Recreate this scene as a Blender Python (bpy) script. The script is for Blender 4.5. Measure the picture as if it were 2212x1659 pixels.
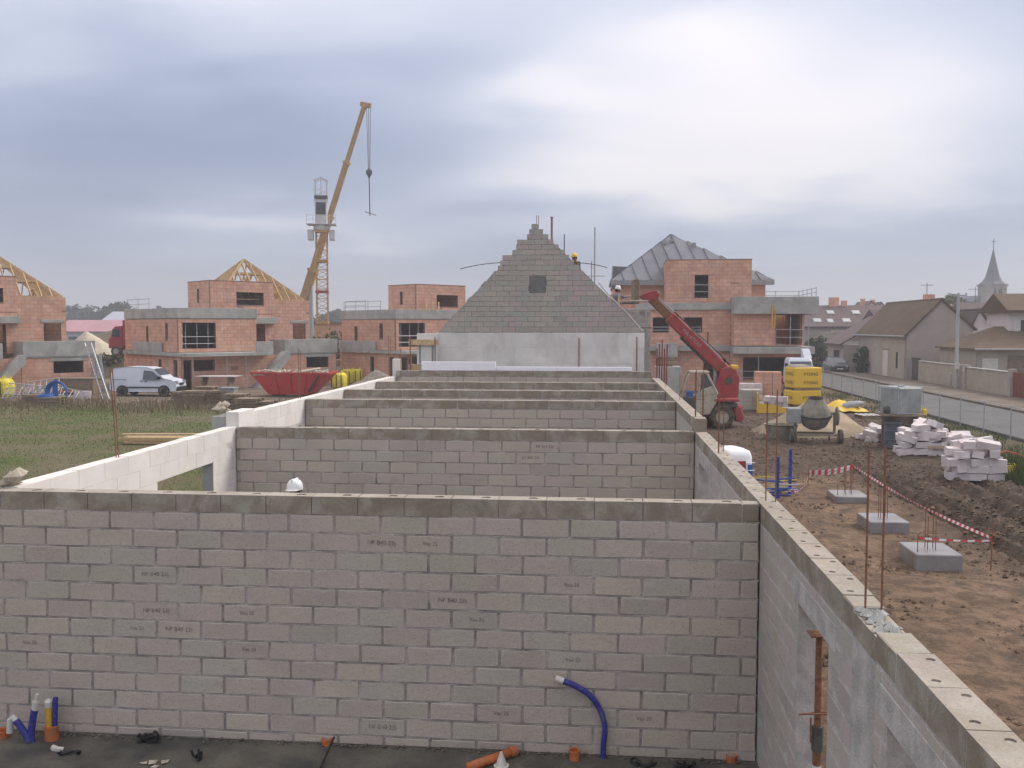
import bpy, bmesh, math, random
from mathutils import Vector, Matrix, noise as mnoise
R = math.radians
random.seed(7)
scene = bpy.context.scene
col = scene.collection
for o in list(bpy.data.objects): bpy.data.objects.remove(o)

# ------------------------------------------------------------------ camera
CAM_H, FPX, YAW, PIT = 4.3, 2028.0, R(5.3), R(3.51)
cam_d = bpy.data.cameras.new('camera'); cam = bpy.data.objects.new('camera', cam_d); col.objects.link(cam)
cam_d.sensor_width = 36.0; cam_d.lens = FPX / 2212 * 36.0
cam_d.clip_start = 0.1; cam_d.clip_end = 6000
cam.location = (0, 0, CAM_H); cam.rotation_euler = (R(90) - PIT, 0, YAW)
scene.camera = cam

# ------------------------------------------------------------------ exposure
EXPO = 0.85
scene.view_settings.view_transform = 'Standard'; scene.view_settings.look = 'None'
scene.view_settings.gamma = 1.0; scene.view_settings.exposure = EXPO
scene.view_settings.use_curve_mapping = False
scene.render.resolution_x, scene.render.resolution_y = 1024, 768
scene.cycles.max_bounces = 5; scene.cycles.diffuse_bounces = 3; scene.cycles.glossy_bounces = 2; scene.cycles.transmission_bounces = 2

# ------------------------------------------------------------------ sun (veiled by cloud)
SUN_EL, SUN_AZ = R(42), R(54)            # azimuth to the right of +Y
sd = bpy.data.lights.new('sun', 'SUN'); so = bpy.data.objects.new('sun', sd); col.objects.link(so)
sd.energy = 1.45; sd.angle = R(24); sd.color = (1.0, 0.93, 0.85)
sv = Vector((math.sin(SUN_AZ) * math.cos(SUN_EL), math.cos(SUN_AZ) * math.cos(SUN_EL), math.sin(SUN_EL)))
so.rotation_euler = sv.to_track_quat('Z', 'Y').to_euler(); so.location = (20, 20, 40)

# ------------------------------------------------------------------ sky: overcast cloud deck over a Nishita sky
world = bpy.data.worlds.new('World'); scene.world = world; world.use_nodes = True
nt = world.node_tree; nt.nodes.clear()
def wn(t, **k):
    n = nt.nodes.new(t)
    for a, b in k.items(): setattr(n, a, b)
    return n
def wmath(op, a, b=None, c=None, clamp=False):
    n = wn('ShaderNodeMath', operation=op, use_clamp=clamp)
    for i, s in enumerate((a, b, c)):
        if s is None: continue
        if isinstance(s, (int, float)): n.inputs[i].default_value = s
        else: nt.links.new(s, n.inputs[i])
    return n.outputs[0]
out = wn('ShaderNodeOutputWorld'); bg = wn('ShaderNodeBackground'); bg.inputs['Strength'].default_value = 0.1
sky = wn('ShaderNodeTexSky', sky_type='NISHITA', sun_disc=False, sun_elevation=SUN_EL, sun_rotation=SUN_AZ)
tc = wn('ShaderNodeTexCoord'); sp = wn('ShaderNodeSeparateXYZ'); nt.links.new(tc.outputs['Generated'], sp.inputs[0])
dx, dy, dz = sp.outputs
az0 = wmath('ARCTAN2', dx, dy); el0 = wmath('ARCSINE', dz)
# cloud-layer coordinates (flat deck seen in perspective)
den = wmath('ADD', wmath('MAXIMUM', dz, 0.0), 0.16)
cx_ = wmath('DIVIDE', dx, den); cy_ = wmath('DIVIDE', dy, den)
comb = wn('ShaderNodeCombineXYZ'); nt.links.new(cx_, comb.inputs[0]); nt.links.new(cy_, comb.inputs[1])
def wnoise(scale, detail, rough, dist, ofs):
    mp = wn('ShaderNodeMapping'); mp.inputs['Location'].default_value = ofs; mp.inputs['Scale'].default_value = (1.0, 1.25, 1)
    nt.links.new(comb.outputs[0], mp.inputs[0])
    n = wn('ShaderNodeTexNoise'); n.inputs['Scale'].default_value = scale; n.inputs['Detail'].default_value = detail
    n.inputs['Roughness'].default_value = rough; n.inputs['Distortion'].default_value = dist
    nt.links.new(mp.outputs[0], n.inputs['Vector']); return n.outputs['Fac']
n1 = wnoise(0.55, 3, 0.5, 0.4, (3.1, 7.7, 0)); n2 = wnoise(1.5, 4, 0.48, 0.3, (11.3, 2.2, 0)); n3 = wnoise(0.9, 2, 0.5, 0.0, (5.5, 1.1, 4))
warp = wmath('SUBTRACT', n2, 0.5); warp2 = wmath('SUBTRACT', n3, 0.5)
az = wmath('ADD', az0, wmath('MULTIPLY', warp2, 0.22)); el = wmath('ADD', el0, wmath('MULTIPLY', warp, 0.10))
base = wmath('ADD', wmath('MULTIPLY', n1, 0.42), wmath('MULTIPLY', n2, 0.20))
base = wmath('ADD', base, 0.12)
# broad bright and dark banks of the cloud deck (azimuth deg right of +Y, elevation deg, widths, weight)
BANKS = [(7.5, 12.2, 11, 4.0, .42), (-4, 13.4, 5, 1.2, .22), (4.5, 16.0, 6, 1.6, .14), (4.5, 8.6, 12, 1.4, .34), (17, 11, 6, 3, .12), (-20, 6.0, 6.0, 1.3, .22), (-27, 19.8, 13, 3.0, .16),
         (-27, 10.5, 13, 4.5, -.30), (-11, 12.0, 6, 5.0, -.08), (-4, 19.5, 6, 2.0, -.03), (24, 5.0, 7, 2.2, -.08), (2, 4.0, 16, 1.4, -.09), (-33, 5.0, 6, 2.5, -.10), (24, 18.0, 7, 4.0, -.16)]
acc = base
for a, e, w, h, k in BANKS:
    da = wmath('DIVIDE', wmath('SUBTRACT', az, R(a)), R(w)); de = wmath('DIVIDE', wmath('SUBTRACT', el, R(e)), R(h))
    g = wmath('POWER', 2.71828, wmath('MULTIPLY', wmath('ADD', wmath('MULTIPLY', da, da), wmath('MULTIPLY', de, de)), -1.0))
    acc = wmath('MULTIPLY_ADD', g, k, acc)
ramp = wn('ShaderNodeValToRGB'); nt.links.new(acc, ramp.inputs[0])
def lin(c): return tuple(((x / 255) / 12.92 if x / 255 <= 0.04045 else (((x / 255) + 0.055) / 1.055) ** 2.4) for x in c)
stops = [(0.12, (140, 154, 184)), (0.34, (180, 192, 217)), (0.50, (207, 214, 234)), (0.66, (236, 236, 247)), (0.82, (250, 248, 253))]
while len(ramp.color_ramp.elements) < len(stops): ramp.color_ramp.elements.new(0.5)
for el_, (p, c) in zip(ramp.color_ramp.elements, stops):
    el_.position = p; el_.color = tuple(x / 2 ** EXPO for x in lin(c)) + (1,)
ramp.color_ramp.interpolation = 'B_SPLINE'
# thin warm haze layer towards the horizon
hz = wn('ShaderNodeMapRange'); hz.inputs['From Min'].default_value = 0.0; hz.inputs['From Max'].default_value = 0.075
hz.inputs['To Min'].default_value = 0.75; hz.inputs['To Max'].default_value = 0.0; nt.links.new(dz, hz.inputs['Value'])
mh = wn('ShaderNodeMix', data_type='RGBA'); nt.links.new(hz.outputs[0], mh.inputs['Factor']); nt.links.new(ramp.outputs[0], mh.inputs['A'])
mh.inputs['B'].default_value = tuple(x / 2 ** EXPO for x in lin((200, 196, 205))) + (1,)
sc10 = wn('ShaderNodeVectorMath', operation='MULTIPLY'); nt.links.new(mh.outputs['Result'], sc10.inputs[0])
# overcast law: deck brightens to zenith; gain and warm tint added to lift shaded walls
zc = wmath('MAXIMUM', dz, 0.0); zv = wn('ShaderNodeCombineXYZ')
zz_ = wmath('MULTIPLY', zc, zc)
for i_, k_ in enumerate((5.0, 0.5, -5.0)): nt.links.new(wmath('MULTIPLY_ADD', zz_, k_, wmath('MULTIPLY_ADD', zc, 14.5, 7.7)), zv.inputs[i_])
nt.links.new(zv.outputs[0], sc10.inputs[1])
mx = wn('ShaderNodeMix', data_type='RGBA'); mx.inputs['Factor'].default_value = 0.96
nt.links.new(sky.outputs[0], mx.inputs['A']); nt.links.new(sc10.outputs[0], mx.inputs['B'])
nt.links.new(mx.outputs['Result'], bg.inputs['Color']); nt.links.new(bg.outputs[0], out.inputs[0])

# ------------------------------------------------------------------ surveying helpers (photo measured at 2212 x 1659)
_fw = Vector((-math.sin(YAW) * math.cos(PIT), math.cos(YAW) * math.cos(PIT), -math.sin(PIT)))
_rt = Vector((math.cos(YAW), math.sin(YAW), 0)); _up = _rt.cross(_fw); _C = Vector((0, 0, CAM_H))
def _ray(x, y): return _fw + _rt * ((x - 1106) / FPX) - _up * ((y - 829.5) / FPX)
def on_z(x, y, z=0.0): r = _ray(x, y); return _C + r * ((z - CAM_H) / r.z)
def on_y(x, y, Y): r = _ray(x, y); return _C + r * (Y / r.y)
def on_x(x, y, X): r = _ray(x, y); return _C + r * (X / r.x)

# ------------------------------------------------------------------ object helpers
def tag(o, label=None, cat=None, group=None, kind=None):
    for k, v in (('label', label), ('category', cat), ('group', group), ('kind', kind)):
        if v: o[k] = v
    return o
def thing(name, label, cat, loc=(0, 0, 0), rz=0.0, group=None):
    o = bpy.data.objects.new(name, None); o.empty_display_size = 0.1; col.objects.link(o)
    o.location = loc; o.rotation_euler = (0, 0, rz)
    return tag(o, label, cat, group)
def link_mesh(name, me, parent=None, loc=(0, 0, 0), rot=(0, 0, 0)):
    o = bpy.data.objects.new(name, me); col.objects.link(o); o.parent = parent; o.location = loc; o.rotation_euler = rot
    return o
def dup(root, loc, rz=None, label=None, parent=None):
    r = root.copy(); col.objects.link(r)
    if parent is None:
        r.location = loc
        if rz is not None: r.rotation_euler = (0, 0, rz)
        if label: r['label'] = label
    else: r.parent = parent
    for ch in root.children: dup(ch, None, parent=r)
    return r

class MB:
    def __init__(s): s.v = []; s.f = []; s.mi = []; s.cur = 0
    def add(s, vs, fs):
        b = len(s.v); s.v += [tuple(p) for p in vs]; s.f += [tuple(b + i for i in f) for f in fs]; s.mi += [s.cur] * len(fs); return s
    def box(s, x0, x1, y0, y1, z0, z1):
        return s.add([(x0, y0, z0), (x1, y0, z0), (x1, y1, z0), (x0, y1, z0), (x0, y0, z1), (x1, y0, z1), (x1, y1, z1), (x0, y1, z1)],
                     [(0, 3, 2, 1), (4, 5, 6, 7), (0, 1, 5, 4), (1, 2, 6, 5), (2, 3, 7, 6), (3, 0, 4, 7)])
    def obox(s, c, size, rot=(0, 0, 0)):
        from mathutils import Euler
        m = Euler(rot).to_matrix(); c = Vector(c); hx, hy, hz = (k / 2 for k in size); b = MB().box(-hx, hx, -hy, hy, -hz, hz)
        return s.add([c + m @ Vector(p) for p in b.v], b.f)
    def bar(s, p, q, w, h=None):
        h = h or w; p = Vector(p); q = Vector(q); d = (q - p).normalized()
        ref = Vector((0, 0, 1)) if abs(d.z) < 0.95 else Vector((1, 0, 0))
        a = d.cross(ref).normalized() * w / 2; b = a.normalized().cross(d).normalized() * h / 2
        vs = [e + sa * a + sb * b for e in (p, q) for sa, sb in ((-1, -1), (1, -1), (1, 1), (-1, 1))]
        return s.add(vs, [(0, 1, 2, 3), (7, 6, 5, 4), (0, 4, 5, 1), (1, 5, 6, 2), (2, 6, 7, 3), (3, 7, 4, 0)])
    def tube(s, pts, r, n=6, caps=True):
        pts = [Vector(p) for p in pts]; rr = r if isinstance(r, (list, tuple)) else [r] * len(pts)
        rings = []; a = None
        for i, p in enumerate(pts):
            d = (pts[min(i + 1, len(pts) - 1)] - pts[max(i - 1, 0)]).normalized()
            if a is None:
                ref = Vector((0, 0, 1)) if abs(d.z) < 0.9 else Vector((1, 0, 0)); a = d.cross(ref).normalized()
            a = (a - d * a.dot(d)).normalized(); b = d.cross(a)
            rings.append([p + (a * math.cos(t) + b * math.sin(t)) * rr[i] for t in (2 * math.pi * k / n for k in range(n))])
        fs = [(i * n + k, i * n + (k + 1) % n, (i + 1) * n + (k + 1) % n, (i + 1) * n + k) for i in range(len(pts) - 1) for k in range(n)]
        if caps: fs += [tuple(range(n - 1, -1, -1)), tuple((len(pts) - 1) * n + k for k in range(n))]
        return s.add([v for g in rings for v in g], fs)
    def prism(s, poly, a, b, axis='y'):
        n = len(poly)
        def mk(p, t): return (p[0], t, p[1]) if axis == 'y' else ((t, p[0], p[1]) if axis == 'x' else (p[0], p[1], t))
        vs = [mk(p, a) for p in poly] + [mk(p, b) for p in poly]
        return s.add(vs, [tuple(range(n)), tuple(range(2 * n - 1, n - 1, -1))] + [(i, i + n, (i + 1) % n + n, (i + 1) % n) for i in range(n)])
    def lathe(s, prof, n=20, c=(0, 0, 0), axis='z', caps=False):
        def mk(r, h, t):
            x, y = r * math.cos(t), r * math.sin(t)
            p = (x, y, h) if axis == 'z' else ((h, x, y) if axis == 'x' else (x, h, y))
            return (p[0] + c[0], p[1] + c[1], p[2] + c[2])
        vs = [mk(r, h, 2 * math.pi * k / n) for r, h in prof for k in range(n)]
        fs = [(i * n + k, i * n + (k + 1) % n, (i + 1) * n + (k + 1) % n, (i + 1) * n + k) for i in range(len(prof) - 1) for k in range(n)]
        if caps: fs += [tuple(range(n - 1, -1, -1)), tuple((len(prof) - 1) * n + k for k in range(n))]
        return s.add(vs, fs)
    def rock(s, c, r, sq=0.8, rnd=random):
        base = [(1, 0, 0), (-1, 0, 0), (0, 1, 0), (0, -1, 0), (0, 0, 1), (0, 0, -1)]
        a = rnd.uniform(0, 6.3); ca, sa = math.cos(a), math.sin(a); vs = []
        for x, y, z in base:
            k = r * rnd.uniform(0.65, 1.25); x2, y2 = x * ca - y * sa, x * sa + y * ca
            vs.append((c[0] + (x2 + rnd.uniform(-.25, .25)) * k, c[1] + (y2 + rnd.uniform(-.25, .25)) * k, c[2] + z * k * sq))
        return s.add(vs, [(0, 2, 4), (2, 1, 4), (1, 3, 4), (3, 0, 4), (2, 0, 5), (1, 2, 5), (3, 1, 5), (0, 3, 5)])
    def mesh(s, name, mats, smooth=False):
        me = bpy.data.meshes.new(name); me.from_pydata(s.v, [], s.f)
        for m in (mats if isinstance(mats, (list, tuple)) else [mats]): me.materials.append(m)
        if len(me.materials) > 1: me.polygons.foreach_set('material_index', s.mi)
        if smooth: me.polygons.foreach_set('use_smooth', [True] * len(me.polygons))
        bm = bmesh.new(); bm.from_mesh(me); bmesh.ops.recalc_face_normals(bm, faces=bm.faces); bm.to_mesh(me); bm.free()
        me.update(); return me
    def build(s, name, mats, parent=None, smooth=False, bevel=0, loc=(0, 0, 0), rot=(0, 0, 0), angle=None):
        o = link_mesh(name, s.mesh(name, mats, smooth), parent, loc, rot)
        if bevel:
            m = o.modifiers.new('bevel', 'BEVEL'); m.width = bevel; m.segments = 1; m.limit_method = 'ANGLE'; m.angle_limit = R(35)
        return o

# ------------------------------------------------------------------ materials
def _base(name):
    m = bpy.data.materials.new(name); m.use_nodes = True; t = m.node_tree
    b = t.nodes.get('Principled BSDF'); return m, t, b
def _noise(t, vec, scale, detail=5, rough=.6, dist=0.0):
    n = t.nodes.new('ShaderNodeTexNoise'); n.inputs['Scale'].default_value = scale; n.inputs['Detail'].default_value = detail
    n.inputs['Roughness'].default_value = rough; n.inputs['Distortion'].default_value = dist
    t.links.new(vec, n.inputs['Vector']); return n.outputs['Fac']
def _math(t, op, a, b=None, clamp=False):
    n = t.nodes.new('ShaderNodeMath'); n.operation = op; n.use_clamp = clamp
    for i, s in enumerate((a, b)):
        if s is None: continue
        if isinstance(s, (int, float)): n.inputs[i].default_value = s
        else: t.links.new(s, n.inputs[i])
    return n.outputs[0]
def _mix(t, f, a, b, mode='MIX'):
    n = t.nodes.new('ShaderNodeMix'); n.data_type = 'RGBA'; n.blend_type = mode
    for s, k in ((f, 'Factor'), (a, 'A'), (b, 'B')):
        if isinstance(s, (int, float)): n.inputs[k].default_value = s
        elif isinstance(s, tuple): n.inputs[k].default_value = s if len(s) == 4 else s + (1,)
        else: t.links.new(s, n.inputs[k])
    return n.outputs['Result']
def _ramp(t, f, p0, p1):
    n = t.nodes.new('ShaderNodeMapRange'); n.interpolation_type = 'SMOOTHSTEP'; n.inputs['From Min'].default_value = p0; n.inputs['From Max'].default_value = p1
    t.links.new(f, n.inputs['Value']); return n.outputs[0]
def _pos(t): return t.nodes.new('ShaderNodeNewGeometry').outputs['Position']
def _rnd(t):
    a = t.nodes.new('ShaderNodeObjectInfo').outputs['Random']; b = t.nodes.new('ShaderNodeNewGeometry').outputs['Random Per Island']
    return _math(t, 'FRACT', _math(t, 'ADD', a, b))
def _bump(t, b, h, strength, dist=0.02, prev=None):
    n = t.nodes.new('ShaderNodeBump'); n.inputs['Strength'].default_value = strength; n.inputs['Distance'].default_value = dist
    t.links.new(h, n.inputs['Height'])
    if prev is not None: t.links.new(prev, n.inputs['Normal'])
    t.links.new(n.outputs[0], b.inputs['Normal']); return n.outputs[0]
def mul(c, k): return tuple(x * k for x in c)
def M(name, c, rough=.8, var=.18, scale=3.0, c2=None, bump=.25, bscale=40, rand=0.0, metal=0.0, spec=.3, dirt=0.0, dirtc=(.12, .09, .07), dscale=1.5, objc=False):
    m, t, b = _base(name)
    if objc: p = t.nodes.new('ShaderNodeTexCoord').outputs['Object']
    else: p = _pos(t)
    f = _noise(t, p, scale, 6, .62); f = _ramp(t, f, .3, .7)
    colr = _mix(t, f, mul(c, 1 - var), c2 if c2 else tuple(min(1, x * (1 + var)) for x in c))
    f2 = _noise(t, p, bscale, 3, .6)
    colr = _mix(t, _math(t, 'MULTIPLY', _ramp(t, f2, .35, .7), .35 * min(1, var * 3)), colr, mul(c, .7))
    if dirt:
        d = _math(t, 'MULTIPLY', _ramp(t, _noise(t, p, dscale, 7, .65, .4), .48, .68), dirt); colr = _mix(t, d, colr, dirtc)
    if rand:
        h = t.nodes.new('ShaderNodeHueSaturation'); t.links.new(colr, h.inputs['Color'])
        r = _rnd(t); t.links.new(_math(t, 'ADD', _math(t, 'MULTIPLY', r, 2 * rand), 1 - rand), h.inputs['Value'])
        r2 = _math(t, 'FRACT', _math(t, 'MULTIPLY', r, 7.31)); t.links.new(_math(t, 'ADD', _math(t, 'MULTIPLY', r2, .05 * rand), .5 - .025 * rand), h.inputs['Hue'])
        t.links.new(_math(t, 'ADD', _math(t, 'MULTIPLY', r2, 1.2 * rand), 1 - .6 * rand), h.inputs['Saturation'])
        colr = h.outputs[0]
    t.links.new(colr, b.inputs['Base Color'])
    b.inputs['Roughness'].default_value = rough; b.inputs['Metallic'].default_value = metal; b.inputs['Specular IOR Level'].default_value = spec
    if bump: _bump(t, b, f2, bump)
    return m

def block_material(name, base, damp=0.0, tint=1.0):
    """hollow concrete block: sandy grey, each block its own tint, mortar smears and damp stains"""
    m, t, b = _base(name); p = _pos(t); r = _rnd(t)
    r2 = _math(t, 'FRACT', _math(t, 'MULTIPLY', r, 13.7))
    pink, green, tan = (base[0] * 1.02 * tint ** .5, base[1] * .97 / tint ** .5, base[2]), (base[0] * .94 / tint, base[1] * 1.0, base[2] * .97), (base[0] * 1.04, base[1] * 1.01, base[2] * .93)
    c = _mix(t, _ramp(t, r, .25, .75), pink, green); c = _mix(t, _ramp(t, r2, .72, .95), c, tan)
    r3 = _math(t, 'FRACT', _math(t, 'MULTIPLY', r, 29.3)); c = _mix(t, _math(t, 'MULTIPLY', _ramp(t, r3, .55, 1.0), .55), c, mul(base, .74))
    pn = _ramp(t, _noise(t, p, .8, 3, .5), .4, .65); c = _mix(t, _math(t, 'MULTIPLY', pn, .6), c, (base[0] * .98, base[1] * 1.03, base[2] * .90))
    c = _mix(t, _math(t, 'MULTIPLY', _math(t, 'SUBTRACT', r2, .5), .5), c, mul(base, 1.25), 'MIX')
    gc = t.nodes.new('ShaderNodeTexCoord').outputs['Generated']; gs = t.nodes.new('ShaderNodeSeparateXYZ'); t.links.new(gc, gs.inputs[0])
    ex = _math(t, 'SUBTRACT', .5, _math(t, 'ABSOLUTE', _math(t, 'SUBTRACT', gs.outputs[0], .5))); ez_ = _math(t, 'SUBTRACT', .5, _math(t, 'ABSOLUTE', _math(t, 'SUBTRACT', gs.outputs[2], .5)))
    ed = _math(t, 'MINIMUM', _math(t, 'MULTIPLY', ex, .5), _math(t, 'MULTIPLY', ez_, .2)); ed = _math(t, 'SUBTRACT', ed, _math(t, 'MULTIPLY', _math(t, 'SUBTRACT', _noise(t, p, 7, 5, .7, .3), .42), .16))
    sm = _math(t, 'SUBTRACT', 1.0, _ramp(t, ed, .0, .014)); c = _mix(t, _math(t, 'MULTIPLY', sm, .55), c, (base[0] * 1.06, base[1] * 1.08, base[2] * 1.10))
    dk = _ramp(t, _noise(t, p, 3.1, 6, .7, .8), .56, .72); c = _mix(t, _math(t, 'MULTIPLY', dk, .35), c, (base[0] * .66, base[1] * .62, base[2] * .58))
    big = _ramp(t, _noise(t, p, 1.1, 5, .6, .3), .35, .7); c = _mix(t, _math(t, 'MULTIPLY', big, .35), c, mul(base, .78))
    grit = _noise(t, p, 60, 4, .75); c = _mix(t, _math(t, 'MULTIPLY', _ramp(t, grit, .48, .70), .55), c, mul(base, .55))
    smear = _ramp(t, _noise(t, p, 5, 6, .7, .6), .60, .78); c = _mix(t, _math(t, 'MULTIPLY', smear, .35), c, (base[0] * 1.12, base[1] * 1.15, base[2] * 1.18))
    if damp:
        nz = t.nodes.new('ShaderNodeSeparateXYZ'); t.links.new(t.nodes.new('ShaderNodeNewGeometry').outputs['Normal'], nz.inputs[0]); up = _ramp(t, nz.outputs[2], .5, .9)
        d = _math(t, 'MULTIPLY', _ramp(t, _noise(t, p, 2.6, 6, .65, .5), .30, .62), damp); d = _math(t, 'MULTIPLY', d, _math(t, 'SUBTRACT', 1.0, _math(t, 'MULTIPLY', up, .5))); c = _mix(t, d, c, (base[0] * .50, base[1] * .44, base[2] * .36))
    t.links.new(c, b.inputs['Base Color']); b.inputs['Roughness'].default_value = .95; b.inputs['Specular IOR Level'].default_value = .15
    n1_ = _bump(t, b, grit, .7, .009); _bump(t, b, _noise(t, p, 14, 5, .65), .5, .018, n1_)
    return m

MT = {}
MT['block'] = block_material('concrete_block', (.51, .445, .395), 0.0, 1.0)
MT['block_top'] = block_material('damp_concrete_block', (.43, .385, .335), .75)
MT['block_gable'] = block_material('gable_block', (.455, .41, .38), 0.0, 1.07)
MT['mortar'] = M('mortar', (.37, .335, .305), .95, .40, 4, bump=.5, bscale=60)
MT['mortar_light'] = M('mortar_light', (.46, .43, .405), .95, .22, 5, bump=.5, bscale=50)
MT['white_block'] = M('aerated_block', (.74, .70, .66), .9, .06, 1.3, bump=.2, bscale=70, rand=.05, dirt=.25, dirtc=(.55, .48, .40), dscale=1.2)
MT['white_panel'] = M('white_panel', (.76, .73, .70), .9, .08, 1.0, bump=.2, bscale=50, rand=.06, dirt=.35, dirtc=(.42, .37, .34), dscale=.8)
MT['white_pile'] = M('white_loose_block', (.66, .60, .60), .9, .08, 2, bump=.3, bscale=40, rand=.14, dirt=.35, dirtc=(.42, .36, .33), dscale=2.5)
MT['white_joint'] = M('thin_joint', (.56, .53, .50), .95, .1)
MT['clay'] = M('clay_block', (.63, .33, .235), .9, .10, 1.6, (.68, .42, .31), bump=.35, bscale=25, rand=.09, dirt=.22, dirtc=(.42, .36, .32), dscale=.9)
MT['clay_joint'] = M('clay_joint', (.30, .19, .145), .95, .2, 4)
MT['concrete'] = M('concrete', (.40, .40, .375), .9, .15, 1.3, bump=.25, bscale=30, dirt=.5, dirtc=(.22, .21, .20), dscale=1.1)
MT['concrete_wet'] = M('fresh_concrete', (.25, .245, .245), .32, .15, 2.0, bump=.15, bscale=30, spec=.5, dirt=.55, dirtc=(.16, .125, .10), dscale=2.5)
MT['floor'] = M('screed_floor', (.085, .085, .08), .55, .35, 1.6, (.15, .14, .11), bump=.35, bscale=25, dirt=.6, dirtc=(.045, .043, .04), dscale=1.0)
MT['rust'] = M('rusty_steel', (.20, .085, .045), .85, .3, 25, (.30, .15, .08), bump=.3, bscale=80)
MT['rebar'] = M('rebar', (.24, .115, .07), .85, .3, 30, bump=.3, bscale=90)
MT['steel'] = M('galvanised_steel', (.42, .43, .44), .5, .15, 8, metal=.6, bump=.1)
MT['steel_dark'] = M('dark_steel', (.10, .095, .09), .6, .25, 10, metal=.3, bump=.15)
MT['wood'] = M('pale_timber', (.56, .40, .22), .8, .18, 5, bump=.25, rand=.15)
MT['wood_old'] = M('weathered_timber', (.26, .20, .14), .9, .25, 6, bump=.35, rand=.2)
MT['black'] = M('black_plastic', (.02, .02, .021), .5, .2, 6, bump=.1)
MT['rubber'] = M('muddy_rubber', (.055, .05, .045), .9, .35, 6, (.17, .13, .095), bump=.4, bscale=20)
MT['blue_pipe'] = M('blue_conduit', (.035, .04, .26), .55, .2, 9, bump=.1, dirt=.45, dirtc=(.16, .14, .16), dscale=9)
MT['orange_pipe'] = M('orange_conduit', (.50, .15, .05), .6, .2, 9, dirt=.5, dirtc=(.25, .15, .10), dscale=8, bump=.1)
MT['yellow_pipe'] = M('yellow_conduit', (.60, .36, .04), .5, .15, 12, bump=.1)
MT['white_plastic'] = M('white_plastic', (.62, .60, .55), .5, .1, 8, bump=.1, dirt=.3, dirtc=(.35, .3, .25))
MT['foam'] = M('polystyrene', (.86, .86, .90), .8, .03, 4, bump=.15, bscale=90)
MT['grey_paint'] = M('grey_paint', (.30, .31, .32), .6, .15, 6, bump=.1)
MT['glass'] = M('window_glass', (.035, .042, .05), .08, .1, 2, bump=0, spec=.6)
MT['dark'] = M('painted_void', (.03, .025, .025), .95, .2, 2, bump=0)  # near-black colour paints the unlit inside of openings on solid walls
MT['red'] = M('red_paint', (.34, .045, .05), .5, .15, 4, bump=.15, dirt=.5, dirtc=(.22, .11, .085), dscale=2.2)
MT['red_skip'] = M('red_skip_paint', (.50, .055, .05), .5, .12, 2, bump=.15, dirt=.4, dirtc=(.30, .10, .07), dscale=2)
MT['beige_paint'] = M('beige_paint', (.46, .42, .34), .55, .15, 4, bump=.1, dirt=.5, dirtc=(.25, .20, .14), dscale=3)
MT['van_white'] = M('white_van_paint', (.64, .68, .76), .3, .05, 2, bump=0, spec=.5)
MT['yellow_wrap'] = M('yellow_wrap', (.85, .57, .05), .45, .10, 2.5, (.76, .49, .05), bump=.35, bscale=9)
MT['yellow_bag'] = M('yellow_bag', (.70, .58, .06), .7, .25, 6, bump=.4, bscale=14)
MT['print'] = M('black_print', (.05, .035, .025), .8, .1, bump=0)
MT['stamp'] = M('grey_stamp', (.13, .11, .11), .9, .3, 18, (.36, .32, .29), bump=0)
# ================================================================== the setting: ground, road, pavement, slab
RD = 0.0                                  # the street runs parallel to the shell building
def street_x(x0, y): return x0 + RD * (y - 36.4)
def fbm(x, y, z=0.0, o=4):
    a = 0.0; k = 1.0
    for i in range(o): a += k * mnoise.noise(Vector((x, y, z + i * 7.3))); x *= 2.03; y *= 2.03; k *= .5
    return a
def sstep(a, b, x):
    t = max(0.0, min(1.0, (x - a) / (b - a))); return t * t * (3 - 2 * t)
PADS = [(6.06, 17.62), (6.11, 20.68), (6.25, 24.08)]
TRACKS = [7.75, 8.45, 9.55, 10.25, 11.2]
def mudness(x, y):
    m = sstep(6.6, 8.2, x + .6 * fbm(x * .3, y * .3)) * sstep(9.5, 12, y) * (1 - sstep(31, 36, y + 2 * fbm(x * .2, y * .2, 3)))
    m2 = sstep(2.0, 3.4, x) * sstep(26, 29, y + fbm(x * .4, y * .4, 9)) * (1 - sstep(48, 56, y))
    return max(m, m2 * .9)
def gz(x, y):
    if -6.75 < x < 1.9 and -20 < y < 45.2: return -0.55
    d = math.hypot(x, y)
    if d > 140: return 0.0
    h = .05 * fbm(x * .25, y * .25, 1) * (1 if x < 12 else .4)
    if x > 1.9 and y < 60 and x < street_x(15.3, y):
        md = mudness(x, y); n = fbm(x * 1.9, y * 1.9, 2, 5)
        h += .035 * n + md * .06 * fbm(x * 3.1, y * 3.1, 5, 4) + .03 * abs(fbm(x * 4.3, y * 4.3, 15, 3))
        k = sstep(10, 13, y) * (1 - sstep(25, 33, y))
        for i, tx in enumerate(TRACKS):
            c = tx + .35 * math.sin(y * .16 + i * .5) + .03 * (y - 18)
            u = abs(x - c)
            if u < .45:
                g = math.exp(-(u / .20) ** 2); h -= k * g * (.17 + .07 * math.sin(y * 17 + (x - c) * 9))
                h += k * .09 * math.exp(-((u - .32) / .11) ** 2)
        for px, py in PADS:
            r = math.hypot(x - px, y - py)
            if r < 1.8: h = h * sstep(.7, 1.6, r) - .05 * (1 - sstep(.8, 1.7, r))
        h -= .10 * (1 - sstep(1.9, 3.2, x))
    elif x >= street_x(15.3, y) and y < 130: h = -.03 + .0 * h
    return h
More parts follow.
